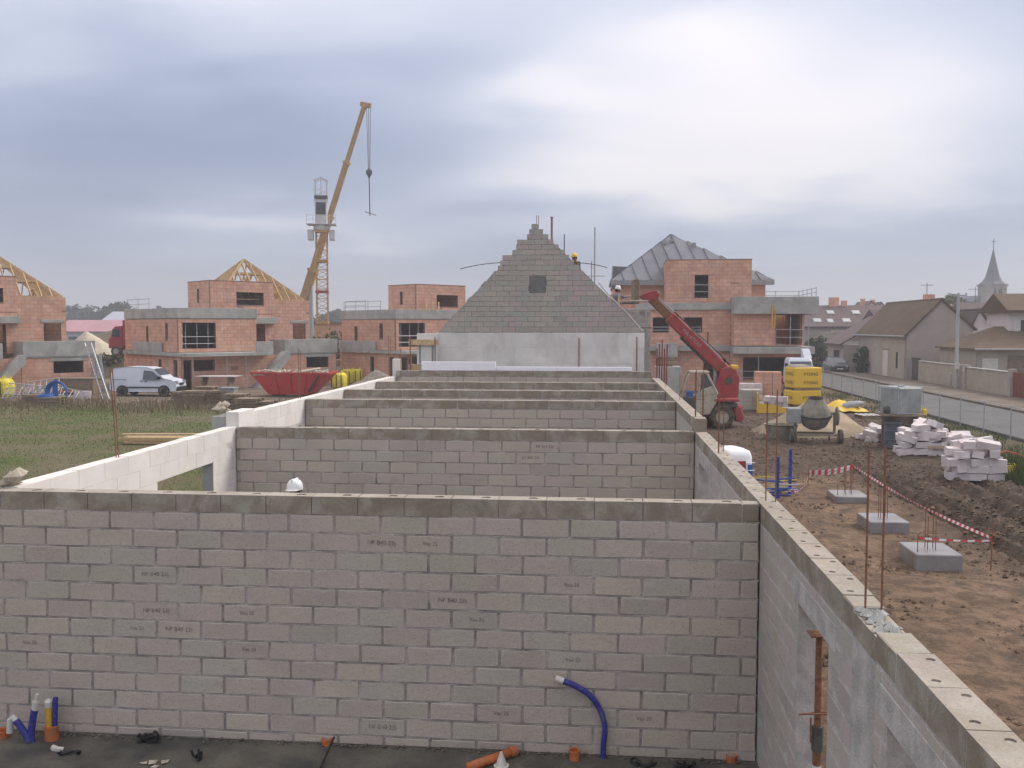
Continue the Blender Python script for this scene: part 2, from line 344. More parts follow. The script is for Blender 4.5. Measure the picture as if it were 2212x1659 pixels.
def grassness(x, y):
    if x < -7.0: return (1 - sstep(46, 50, y + 1.5 * fbm(x * .15, y * .15))) * (1 - sstep(-8.4, -7.2, x)) * (.85 + .7 * fbm(x * .22, y * .22, 4)) + (.35 if y > 75 else 0)
    if x > 11.2: return .6 * sstep(13.0, 14.6, x + 1.4 * fbm(x * .5, y * .5)) * (1 - sstep(60, 70, y)) * (.6 + .8 * fbm(x * .4, y * .4, 3))
    return .5 * sstep(90, 130, y)
def axis(*segs):
    r = []
    for a, b, st in segs:
        n = max(1, int(round((b - a) / st))); r += [a + (b - a) * i / n for i in range(n)]
    return r + [segs[-1][1]]
gxs = axis((-3000, -400, 650), (-400, -60, 20), (-60, -10, .9), (-10, -6.7, .4), (-6.7, 1.85, 1.7), (1.85, 12.5, .115), (12.5, 16.5, .4), (16.5, 40, 2.0), (40, 400, 30), (400, 3000, 650))
gys = axis((-400, -5, 40), (-5, 10, 1.0), (10, 36, .13), (36, 60, .35), (60, 130, 2.2), (130, 600, 40), (600, 4000, 680))
gv = [(x, y, gz(x, y)) for y in gys for x in gxs]
nx = len(gxs); gf = [(j * nx + i, j * nx + i + 1, (j + 1) * nx + i + 1, (j + 1) * nx + i) for j in range(len(gys) - 1) for i in range(nx - 1)]
gm = bpy.data.meshes.new('ground'); gm.from_pydata(gv, [], gf)
for nm, fn in (('grass', grassness), ('mud', mudness)):
    at = gm.attributes.new(nm, 'FLOAT', 'POINT'); at.data.foreach_set('value', [max(0, min(1, fn(x, y))) for x, y, z in gv])
gm.polygons.foreach_set('use_smooth', [True] * len(gm.polygons))
m, t, b = _base('site_ground'); p = _pos(t)
def att(n): a = t.nodes.new('ShaderNodeAttribute'); a.attribute_name = n; return a.outputs['Fac']
nb = _noise(t, p, .45, 6, .62, .3); nm_ = _noise(t, p, 2.7, 6, .65, .2); ns = _noise(t, p, 17, 5, .7); sx = t.nodes.new('ShaderNodeSeparateXYZ'); t.links.new(p, sx.inputs[0])
clay = _mix(t, _ramp(t, nb, .35, .65), (.200, .130, .083), (.30, .205, .14)); clay = _mix(t, _math(t, 'MULTIPLY', _ramp(t, nm_, .40, .62), .85), clay, (.125, .085, .060)); clay = _mix(t, _math(t, 'MULTIPLY', _ramp(t, _noise(t, p, 1.3, 6, .7, .6), .54, .66), .7), clay, (.085, .072, .058))
clay = _mix(t, _math(t, 'MULTIPLY', _ramp(t, ns, .52, .72), .55), clay, (.070, .057, .047))
mudc = _mix(t, _ramp(t, nm_, .38, .64), (.080, .058, .043), (.145, .105, .078)); mudc = _mix(t, _math(t, 'MULTIPLY', _ramp(t, ns, .5, .7), .6), mudc, (.048, .039, .033))
mudc = _mix(t, _math(t, 'MULTIPLY', _ramp(t, nb, .55, .7), .5), mudc, (.16, .085, .060))
soil = _mix(t, att('mud'), clay, mudc)
gr = _mix(t, _ramp(t, nm_, .35, .65), (.090, .125, .034), (.135, .155, .05)); gr = _mix(t, _math(t, 'MULTIPLY', _ramp(t, nb, .44, .62), .85), gr, (.165, .130, .075))
brown = _mix(t, _ramp(t, nb, .3, .7), (.15, .11, .08), (.25, .20, .155)); brown = _mix(t, _math(t, 'MULTIPLY', _ramp(t, nm_, .5, .7), .6), brown, (.11, .085, .06))
left = _ramp(t, sx.outputs[0], -5.0, -6.0); left.node.inputs['From Min'].default_value = -6.0; left.node.inputs['From Max'].default_value = -5.0
base_c = _mix(t, left, brown, soil)
c = _mix(t, _math(t, 'MULTIPLY', att('grass'), 1.0, True), base_c, gr)
t.links.new(c, b.inputs['Base Color']); b.inputs['Roughness'].default_value = .93; b.inputs['Specular IOR Level'].default_value = .2
k1 = _bump(t, b, ns, 1.0, .06); k2 = _bump(t, b, nm_, .8, .14, k1); _bump(t, b, _noise(t, p, 60, 3, .7), .6, .015, k2)
gm.materials.append(m); ground = link_mesh('ground', gm); tag(ground, kind='structure')

def strip(name, x0, x1, y0, y1, z, mat, step=4.0, kerb=0.0):
    mb = MB(); n = int((y1 - y0) / step); ys = [y0 + (y1 - y0) * i / n for i in range(n + 1)]
    for a, b_ in zip(ys, ys[1:]):
        mb.add([(street_x(x0, a), a, z), (street_x(x1, a), a, z), (street_x(x1, b_), b_, z), (street_x(x0, b_), b_, z)], [(0, 1, 2, 3)])
        if kerb: mb.add([(street_x(x0, a), a, z - kerb), (street_x(x0, a), a, z), (street_x(x0, b_), b_, z), (street_x(x0, b_), b_, z - kerb)], [(0, 1, 2, 3)])
    return tag(mb.build(name, mat), kind='structure')
MT['asphalt'] = M('asphalt', (.115, .115, .115), .9, .10, .5, (.14, .137, .135), bump=.3, bscale=60, dirt=.35, dirtc=(.09, .088, .085), dscale=.35)
MT['pavement'] = M('pavement_gravel', (.155, .125, .10), .95, .22, .6, (.20, .165, .13), bump=.3, bscale=30)
strip("road", 15.95, 21.0, 10, 190, .0, MT['asphalt'])
strip("pavement", 21.0, 24.6, 10, 190, .11, MT['pavement'], kerb=.12)
kb = MB()
MT['kerb'] = M('kerb_stone', (.12, .115, .11), .9, .2, 3)
y = 12.0
kr = thing('kerb', 'dark low kerb edging the near side of the asphalt road', 'kerb', (0, 0, 0))
MT_k = MB().box(-.06, .06, -.98, .98, -.1, .09).mesh('kerb_stone', MT['kerb'])
while y < 95:
    link_mesh('kerb_stone', MT_k, kr, (street_x(15.88, y), y, .0), (0, 0, -math.atan(RD))); y += 2.0

# floor slab inside the shell building
slab = MB().box(-6.6, 1.75, -6, 37, -.52, -.20).build('floor_slab', MT['floor']); tag(slab, kind='structure')

# ================================================================== masonry helpers
_bm_cache = {}
def block_mesh(kind, L, T, H, mat, chamfer=.008, var=0):
    key = (kind, round(L, 3), round(T, 3), round(H, 3), mat.name, var)
    if key not in _bm_cache:
        bm = bmesh.new(); bmesh.ops.create_cube(bm, size=1.0)
        bmesh.ops.scale(bm, vec=(L, T, H), verts=bm.verts)
        if chamfer: bmesh.ops.bevel(bm, geom=bm.edges[:], offset=chamfer, segments=1, affect='EDGES')
        rr = random.Random(hash(key) & 0xffff)
        if chamfer:
            for v in bm.verts: v.co += Vector((rr.uniform(-.005, .005), rr.uniform(-.002, .002), rr.uniform(-.0045, .0045)))
        me = bpy.data.meshes.new(kind); bm.to_mesh(me); bm.free(); me.materials.append(mat); _bm_cache[key] = me
    return _bm_cache[key]
def rects_minus(u0, u1, z0, z1, ops):
    us = sorted({u0, u1, *[min(max(k, u0), u1) for o in ops for k in o[:2]]}); zs = sorted({z0, z1, *[min(max(k, z0), z1) for o in ops for k in o[2:]]})
    res = []
    for za, zb in zip(zs, zs[1:]):
        run = None
        for ua, ub in zip(us, us[1:]):
            um, zm = (ua + ub) / 2, (za + zb) / 2
            if any(o[0] < um < o[1] and o[2] < zm < o[3] for o in ops):
                if run: res.append((*run, za, zb)); run = None
            else: run = (run[0], ub) if run else (ua, ub)
        if run: res.append((*run, za, zb))
    return res
class Budget:
    def __init__(s, n): s.n = n
def masonry(parent, O, ang, L, z0, z1, name, mat, core_mat, bl=.5, bh=.2, T=.2, gap=.012, ops=(), recess=.008, budget=None, chamfer=.008,
            ofs=0.0, top_mat=None, top_mesh=None, clip=None, order='down', jitter=.002, keep=None, core=True, skew=0.0, bed=0.0, vgap=None):
    """courses of blocks along direction ang from O (parent space); face side is v=0, wall thickness towards +v"""
    ca, sa = math.cos(ang), math.sin(ang); ops = list(ops)
    W = lambda u, v, z: (O[0] + u * ca - v * sa, O[1] + u * sa + v * ca, z)
    if core:
        mb = MB()
        for ua, ub, za, zb in rects_minus(0, L, z0, z1, ops):
            b_ = MB().box(ua + (recess if ua == 0 else 0), ub - (recess if ub == L else 0), recess, T - recess, za, zb - (.016 if abs(zb - z1) < 1e-6 else 0)); mb.add([W(*p_) for p_ in b_.v], b_.f)
        mb.build('mortar', core_mat, parent)
    n = int(math.ceil((z1 - z0) / bh - 1e-6))
    if bed:                                   # bed joints struck nearly flush, perpends left open
        bj = MB()
        for k in range(1, n):
            zj = z1 - k * bh
            for ua, ub, za, zb in rects_minus(0, L, zj - gap * .6, zj + gap * .6, ops): b_ = MB().box(ua + .004, ub - .004, bed, T - bed, za, zb); bj.add([W(*p_) for p_ in b_.v], b_.f)
        bj.build('bed_joints', core_mat, parent)
    rest = MB(); rr = random.Random(int(O[0] * 31 + O[1] * 17 + L * 7))
    rows = range(n - 1, -1, -1) if order == 'down' else range(n)
    for k in rows:
        za = z1 - (n - k) * bh if order == 'down' else z0 + k * bh
        zb = za + bh; za_ = max(za, z0); zb_ = min(zb, z1)
        if zb_ - za_ < .03: continue
        u = -bl + ofs + (bl / 2 if k % 2 else 0) + rr.uniform(-skew, skew)
        while u < L:
            segs = [(max(u, 0), min(u + bl, L))]; u += bl
            zm = (za_ + zb_) / 2
            for o in ops:
                if o[2] < zm < o[3]: segs = [q for s_ in segs for q in ((s_[0], min(s_[1], o[0])), (max(s_[0], o[1]), s_[1])) if q[1] - q[0] > .04]
            for a, c_ in segs:
                if c_ - a < .05: continue
                if clip:
                    a, c_ = clip(a, c_, za_, zb_)
                    if c_ - a < .06: continue
                is_top = top_mat is not None and k == n - 1
                mt = top_mat if is_top else mat
                ln, h = c_ - a - (vgap or gap), zb_ - za_ - gap
                cu, cv, cz = (a + c_) / 2, T / 2 + rr.uniform(-jitter, jitter), (za_ + zb_) / 2
                if budget is None or budget.n > 0:
                    if budget: budget.n -= 1
                    if is_top and top_mesh and abs(ln - (bl - gap)) < .016: me = top_mesh
                    else: me = block_mesh(name, ln, T, h, mt, chamfer, rr.randrange(6))
                    ob = link_mesh(name, me, parent, W(cu, cv, cz), (rr.uniform(-.004, .004), rr.uniform(-.006, .006), ang))
                else:
                    b_ = MB().box(cu - ln / 2, cu + ln / 2, cv - T / 2, cv + T / 2, cz - h / 2, cz + h / 2); rest.add([W(*p_) for p_ in b_.v], b_.f)
    if rest.v: tag(rest.build(name + '_courses', mat, parent), kind='stuff')

def holed_block(L, T, H, holes, mat, gap=.010):
    """top-course block with round sockets sunk in its upper face; holes: [(u, v, r)] one per equal cell along L"""
    mb = MB(); n = len(holes); L -= gap; cw = L / n; hz = (H - gap) / 2; hy = T / 2
    for i, (hu, hv, r) in enumerate(holes):
        x0, x1 = -L / 2 + i * cw, -L / 2 + (i + 1) * cw; xm = (x0 + x1) / 2
        outer = [(x1, 0), (x1, hy), (xm, hy), (x0, hy), (x0, 0), (x0, -hy), (xm, -hy), (x1, -hy)]
        ctr = (xm + hu, hv); ring = [(ctr[0] + r * math.cos(R(45 * k)), ctr[1] + r * math.sin(R(45 * k))) for k in range(8)]
        vs = [(x, y_, hz) for x, y_ in outer] + [(x, y_, hz) for x, y_ in ring] + [(x, y_, hz - .09) for x, y_ in ring]
        fs = [(k, (k + 1) % 8, 8 + (k + 1) % 8, 8 + k) for k in range(8)] + [(8 + k, 8 + (k + 1) % 8, 16 + (k + 1) % 8, 16 + k) for k in range(8)] + [tuple(16 + k for k in range(8))]
        mb.add(vs, fs)
    b_ = MB().box(-L / 2, L / 2, -hy, hy, -hz, hz); mb.add(b_.v, [f for f in b_.f if f != (4, 5, 6, 7)])
    me = bpy.data.meshes.new('concrete_block'); me.from_pydata(mb.v, [], mb.f); me.materials.append(mat); me.update()
    return me
HOLED_SMALL = holed_block(.5, .2, .2, [(-.03, .05, .026), (.04, -.03, .026)], MT['block_top'])
HOLED_BIG = holed_block(.5, .2, .2, [(.11, .0, .055)], MT['block_top'])

# ================================================================== the shell building in the foreground
XI, XO, XL = 1.65, 1.85, -6.5              # inner/outer face of the right wall, inner face of the left wall
WALLS = [('nearest of the block cross walls, seen whole above the dark floor slab', 9.66, -.20, 2.5, 14),
         ('second block cross wall, behind the white helmet of the half hidden worker', 16.25, -.20, 2.5, 13),
         ('third block cross wall, first one behind the raised white corner post', 20.25, -.20, 2.7, 7),
         ('fourth block cross wall, a narrow brown band between two pale edges', 23.44, -.20, 2.7, 4),
         ('fifth block cross wall, narrow band just before the one carrying white boards', 26.89, -.20, 2.7, 4),
         ('farthest block cross wall, with white foam boards lying along its top', 29.58, -.20, 2.9, 4)]
stamps_at = []
for i, (lab, Y, z0, z1, vis) in enumerate(WALLS):
    xl_ = XL - .5 if i == 0 else XL
    t_ = thing('block_wall', lab, 'wall', (xl_ + .005, Y, 0), 0, 'cross walls of the block shell building')
    masonry(t_, (0, 0), 0, XI - xl_ - .01, z0, z1, 'concrete_block', MT['block'], MT['mortar'], top_mat=MT['block_top'],
            top_mesh=HOLED_BIG if i < 2 else None, ofs=.21 + .1 * i, budget=Budget(vis * 17 + 9), gap=.015, vgap=.024, recess=.012, bed=.0025, jitter=.002, skew=.012)
    # slurry capping the top joint
    if i == 0: wall_one = t_
    if i == 1: wall_two = t_

# right wall, running from beside the camera to the last cross wall
rw = thing('block_wall', 'long block side wall running away on the right, pale holed top and door openings', 'wall', (XI, 0, 0), 0)
OPS_R = [(5.69 + .0, 5.69 + .0, 0, 0)]
ops_r = [(2.4, 5.42, -.2, 2.03), (6.79, 7.82, -.2, 2.03), (14.25, 15.6, -.2, 2.08)]
def rwall(y0, y1, z1, bud):
    # u runs along +Y; thickness towards +X  -> ang = 90deg gives v = -X, so start from far end with ang = -90deg
    ops = [(y1 - b_, y1 - a, za, zb) for a, b_, za, zb in ops_r if b_ > y0 and a < y1]
    masonry(rw, (0, y1), R(-90), y1 - y0, -.2, z1, 'concrete_block', MT['block_r'], MT['mortar_light'], top_mat=MT['block_top'], top_mesh=HOLED_SMALL, ofs=.13,
            budget=bud, gap=.02, recess=.002, ops=ops, jitter=.0012)

MT["block_r"] = block_material("smeared_block", (.48, .43, .395))
rwall(6.16, 16.3, 2.5, Budget(220)); rwall(1.0, 5.66, 2.5, Budget(80)); rwall(16.84, 29.6, 2.7, Budget(40))
# broken gap in the ring course with the starter bars
gap_c = MB().box(.003, .197, 5.66, 6.16, -.2, 2.30); gap_c.build('mortar', MT['mortar_light'], rw); MB().box(.001, .199, 5.65, 6.165, 2.305, 2.455).build('concrete_fill', MT['block_top'], rw)
rk = MB(); rr = random.Random(3)
for _ in range(46): rk.rock((rr.uniform(.03, .17), rr.uniform(5.69, 6.14), 2.455 + rr.uniform(0, .03)), rr.uniform(.015, .045), .8, rr)
tag(rk.build('mortar_rubble', MT['concrete'], rw), kind='stuff')
# post at the level change
cpm = MB().box(.0, .2, 16.3, 16.84, -.2, 2.72).build('corner_post', MT['block_top'], rw, bevel=.01)
# lintels over the openings
for a, b_, za, zb in ops_r:
    MB().box(-.003, .203, a - .2, b_ + .2, zb - .01, zb + .19).build('lintel', MT['mortar_light'], rw, bevel=.006)

# left wall of pale aerated blocks
lw = thing('aerated_block_wall', 'near white aerated block side wall on the left with a door opening', 'wall', (XL, 0, 0), 0)
masonry(lw, (0, 9.9), R(90), 6.43, -.2, 2.5, 'aerated_block', MT['white_block'], MT['white_joint'], bl=.625, bh=.25, gap=.004, recess=.002, chamfer=.002,
        ops=[(13.24 - 9.9, 15.26 - 9.9, -.2, 2.12)], budget=Budget(260), jitter=.0006)
MB().box(-.199, -.004, 15.256, 15.262, -.2, 2.11).build('door_reveal', MT['concrete'], lw)
rb = MB(); rr = random.Random(5)
for _ in range(10): rb.rock((rr.uniform(-.22, -.05), 10.0 + rr.uniform(-.12, .15), 2.52 + rr.uniform(0, .13)), rr.uniform(.06, .11), .85, rr)
MT['pale_rubble'] = M('pale_rubble', (.45, .40, .32), .95, .2, 8, bump=.4)
tag(rb.build('stone_rubble', MT['pale_rubble'], loc=(XL + .02, 0, 0)), 'small heap of pale rubble on the near end of the white wall', 'rubble')
lw2 = thing('aerated_block_wall', 'far white aerated block side wall beyond the raised corner post on the left', 'wall', (XL, 0, 0), 0)
masonry(lw2, (0, 17.1), R(90), 12.5, -.2, 2.7, 'aerated_block', MT['white_block'], MT['white_joint'], bl=.625, bh=.25, gap=.004, recess=.002, chamfer=.002,
        ops=[(1.6, 2.9, -.2, 2.14)], budget=Budget(200), jitter=.0006)
cp = thing('corner_post', 'raised white and grey corner post between the two white side walls', 'post', (XL, 16.62, 0))
MB().box(-.20, .04, -.30, .48, -.1, 2.76).build('white_face', MT['white_block'], cp, bevel=.006)
MB().box(-.46, -.205, -.30, .2, -.1, 2.68).build('grey_face', MT['concrete'], cp, bevel=.006)
rb = MB()
for _ in range(9): rb.rock((-.36 + rr.uniform(-.1, .08), -.05 + rr.uniform(-.14, .12), 2.74 + rr.uniform(0, .16)), rr.uniform(.06, .10), .9, rr)
o = rb.build('stone_rubble', MT['pale_rubble'], loc=(XL, 16.62, 0)); tag(o, 'small heap of pale rubble on top of the grey corner post', 'rubble')

# white foam boards on the last cross wall
for j, (a, b_, h, lab) in enumerate([(-5.65, -3.27, .27, 'tall white foam board standing at the left end of the far cross wall'),
                                   (-3.24, -1.35, .115, 'low white foam board in the middle of the far cross wall'),
                                   (-1.33, 1.03, .115, 'low white foam board at the right end of the far cross wall')]):
    fb = MB().box(a, b_, 29.60 + .02 * j, 29.70 + .02 * j, 2.90, 2.905 + h).build('foam_board', MT['foam'], bevel=.006)
    tag(fb, lab, 'foam board', 'foam boards on the far cross wall')

# ================================================================== far gable of the same building
MT['mortar_dark'] = M('raked_mortar', (.25, .225, .205), .95, .2, 6)
MT['window_dark'] = M('dark_board', (.17, .165, .165), .9, .15, 3)
GY = 36.7; GX0, GX1, GA, GZ0, GZ1 = -6.36, 1.75, -2.43, 4.06, 8.2
gb = thing('gable_wall', 'tall stepped block gable rising above a white panelled wall', 'wall', (0, GY, 0))
WIN = (-2.72 - GX0, -2.08 - GX0, 5.60, 6.24)
def clip_poly(pl, f):
    out_ = []
    for a, b_ in zip(pl, pl[1:] + pl[:1]):
        fa, fb = f(a), f(b_)
        if fa >= 0: out_.append(a)
        if (fa >= 0) != (fb >= 0): k = fa / (fa - fb); out_.append((a[0] + (b_[0] - a[0]) * k, a[1] + (b_[1] - a[1]) * k))
    return out_
sl, sr = (GZ1 - GZ0) / (GA - GX0), (GZ1 - GZ0) / (GX1 - GA); rr = random.Random(41)
for k in range(21):
    za = GZ0 + .02 + .2 * k; zb = za + .2; u = GX0 - .5 + .1 + (.25 if k % 2 else 0) + rr.uniform(-.04, .04)
    while u < GX1:
        a, c_ = u, u + .5; u += .5
        if za > 6.45:                         # courses still left stepped near the top
            zm = zb - .10; a = max(a, GX0 + (zm - GZ0) / sl - .10 * (k % 3)); c_ = min(c_, GX1 - (zm - GZ0) / sr + .02)
            if c_ - a < .08: continue
            pl = [(a + .007, za + .007), (c_ - .007, za + .007), (c_ - .007, zb - .007), (a + .007, zb - .007)]
        else:
            pl = [(a + .007, za + .007), (c_ - .007, za + .007), (c_ - .007, zb - .007), (a + .007, zb - .007)]
            wz = .03 * math.sin(k * 2.3); pl = clip_poly(pl, lambda q: (q[0] - GX0 + wz) - (q[1] - GZ0) / sl); pl = clip_poly(pl, lambda q: (GX1 + .01 - q[0]) - (q[1] - GZ0) / sr) if len(pl) > 2 else pl
            if len(pl) < 3: continue
        W0, W1, W2, W3 = WIN; wa, wb = W0 + GX0, W1 + GX0
        if W2 < (za + zb) / 2 < W3:
            parts_ = [clip_poly(pl, lambda q: wa - .007 - q[0]), clip_poly(pl, lambda q: q[0] - wb - .007)]
        else: parts_ = [pl]
        for q in parts_:
            if len(q) < 3 or max(p_[0] for p_ in q) - min(p_[0] for p_ in q) < .05: continue
            mx_, mz_ = sum(p_[0] for p_ in q) / len(q), sum(p_[1] for p_ in q) / len(q); jy = rr.uniform(-.005, .005)
            MB().prism([(p_[0] - mx_ + rr.uniform(-.004, .004), p_[1] - mz_ + rr.uniform(-.004, .004)) for p_ in q], -.1, .1).build('concrete_block', MT['block_gable'], gb, loc=(mx_, .1 + jy, mz_))
core = MB().prism([(GX0, GZ0), (GX1, GZ0), (GX1 - 3.3 * (GX1 - GA) / (GZ1 - GZ0), GZ0 + 3.3), (GA + .06, GZ1 - .22), (GA - .10, GZ1 - .22), (GX0 + 2.45 * (GA - GX0) / (GZ1 - GZ0) + .02, GZ0 + 2.4)], .016, .19); core.build('mortar', MT['mortar_dark'], gb)
MB().box(WIN[0] + GX0, WIN[1] + GX0, -.006, .02, WIN[2], WIN[3]).build('blocked_window', MT['window_dark'], gb)
cop = MB()
pts = [(1.70, 4.05), (1.15, 4.68), (.80, 5.03), (.30, 5.52), (-.05, 5.95)]
for (xa, za), (xb, zb) in zip(pts, pts[1:]): cop.bar((xa, .1, za + .06), (xb, .1, zb + .06), .22, .05)
cop.build('mortar_coping', MT['white_pile'], gb)
for dx_ in (-.03, .05): MB().tube([(GA + dx_, .1, GZ1 - .1), (GA + dx_, .1, GZ1 + .42)], .012, 5).build('rebar', MT['rebar'], gb)
# white panel band below the gable
pw = thing('panel_wall', 'pale panelled wall band below the block gable', 'wall', (0, GY - .02, 0))
masonry(pw, (GX0 - .05, 0), 0, GX1 - GX0 + .05, -.1, GZ0, 'aerated_panel', MT['white_panel'], MT['white_joint'], bl=1.25, bh=.6, gap=.008, recess=.004, chamfer=.003, jitter=.001)
for x_, z0_, z1_ in ((1.45, 2.3, 3.9), (-.78, 2.3, 3.85)):
    MB().tube([(x_, -.06, z0_), (x_, -.06, z1_)], .022, 6).build('steel_rod', MT['rust'], pw)
# side walls of the far part, behind the gable
for X_, lab in ((GX0 - .05, 'far left side wall behind the gable'), (GX1 - .2, 'far right side wall of blocks behind the gable')):
    sw = thing('block_wall', lab, 'wall', (X_, GY + .2, 0))
    masonry(sw, (.2, 0), R(90), 8.0, -.1, 4.0, 'concrete_block', MT['block_gable'], MT['mortar'], budget=Budget(60), gap=.014)
# ================================================================== clay block houses under construction
def frame_house(name, label, o, rz, group='clay block houses under construction'):
    return thing(name, label, 'house', (o[0], o[1], 0), rz, group)
def shell(par, u0, u1, v0, v1, z0, z1, front=(), left=(), right=(), bud=None, faces='FLR', T=.2, roof=True):
    """four clay block walls of one storey volume; local x = u along the front, y = v going back"""
    B_ = dict(bl=.5, bh=.25, gap=.014, recess=.006, chamfer=0, jitter=.006, T=T)
    a = ('clay_block', MT['clay'], MT['clay_joint'])
    if 'F' in faces: masonry(par, (u0, v0), 0, u1 - u0, z0, z1, *a, ops=[(p - u0, q - u0, r_, s_) for p, q, r_, s_ in front], budget=bud, **B_)
    if 'L' in faces: masonry(par, (u0, v1), R(-90), v1 - v0 - T, z0, z1, *a, ops=[(v1 - q, v1 - p, r_, s_) for p, q, r_, s_ in left], budget=bud, **B_)
    if 'R' in faces: masonry(par, (u1, v0 + T), R(90), v1 - v0 - T, z0, z1, *a, ops=[(p - v0 - T, q - v0 - T, r_, s_) for p, q, r_, s_ in right], budget=bud, **B_)
    MB().box(u0 + T, u1 - T, v1 - T, v1, z0, z1).build('rear_wall', MT['clay'], par)
def slab(par, u0, u1, v0, v1, z0, z1, name='concrete_slab', mat=None): return MB().box(u0, u1, v0, v1, z0, z1).build(name, mat or MT['concrete'], par, bevel=.015)
def parapet(par, u0, u1, v0, v1, z0, z1, sides='FLR'):
    # precast concrete upstand panels
    if 'F' in sides: MB().box(u0, u1, v0, v0 + .16, z0, z1).build('concrete_parapet', MT['concrete'], par, bevel=.012)
    if 'L' in sides: MB().box(u0, u0 + .16, v0 + .165, v1, z0, z1 - .003).build('concrete_parapet', MT['concrete'], par, bevel=.012)
    if 'R' in sides: MB().box(u1 - .16, u1, v0 + .165, v1, z0, z1 - .003).build('concrete_parapet', MT['concrete'], par, bevel=.012)
def prop(par, u, v, z0, z1):
    p_ = MB().tube([(u, v, z0), (u, v, z1)], .03, 6); p_.box(u - .07, u + .07, v - .07, v + .07, z1 - .012, z1); p_.tube([(u, v, z0 + (z1 - z0) * .55), (u, v, z0 + (z1 - z0) * .55 + .12)], .05, 6); p_.build('steel_prop', MT['steel'], par)
def rail(par, pts, z, h=1.0):
    r_ = MB()
    for p, q in zip(pts, pts[1:]):
        for k in (.5, 1.0): r_.tube([(*p, z + h * k), (*q, z + h * k)], .022, 5)
        d = math.dist(p, q); n = max(1, int(d / 1.5))
        for i in range(n + 1): r_.tube([(p[0] + (q[0] - p[0]) * i / n, p[1] + (q[1] - p[1]) * i / n, z), (p[0] + (q[0] - p[0]) * i / n, p[1] + (q[1] - p[1]) * i / n, z + h + .05)], .022, 5)
    r_.build('guard_rail', MT['steel'], par)
def hip_frame(par, u0, u1, v0, v1, z, apex, n=9):
    """exposed roof timbers: wall plates, hips and jack rafters"""
    A_ = Vector(apex); cs = [Vector((u0, v0, z)), Vector((u1, v0, z)), Vector((u1, v1, z)), Vector((u0, v1, z))]
    for i in range(4):
        MB().bar(cs[i], cs[(i + 1) % 4], .10, .10).build('wall_plate', MT['wood'], par)
        MB().bar(cs[i], A_, .09, .20).build('hip_rafter', MT['wood'], par)
        for k in range(1, n):
            f_ = k / n; p_ = cs[i].lerp(cs[(i + 1) % 4], f_)
            # rafters run square to the plate until they meet a hip
            h_ = 2 * min(f_, 1 - f_); e = cs[i] if f_ < .5 else cs[(i + 1) % 4]; q = e.lerp(A_, h_)
            MB().bar(p_, q, .055, .15).build('rafter', MT['wood'], par)
    for f_ in (.35, .65):                      # truss webs and collar ties inside
        q = [c_.lerp(A_, f_) for c_ in cs]
        for a, b_ in ((0, 1), (2, 3), (1, 2), (3, 0)): MB().bar(q[a], q[b_], .05, .14).build('collar_tie', MT['wood'], par)
    for k in range(1, 6):
        a = cs[0].lerp(cs[1], k / 6); b_ = cs[3].lerp(cs[2], k / 6); m_ = a.lerp(b_, .5); tp = Vector((m_.x, m_.y, z + (A_.z - z) * (1 - abs(k / 3 - 1)) * .95))
        for s_, w in ((.25, .5), (.5, .5), (.75, .5), (.5, .25), (.5, .75)):
            MB().bar(a.lerp(b_, s_), a.lerp(b_, w).lerp(tp, .62), .045, .12).build('truss_web', MT['wood'], par)

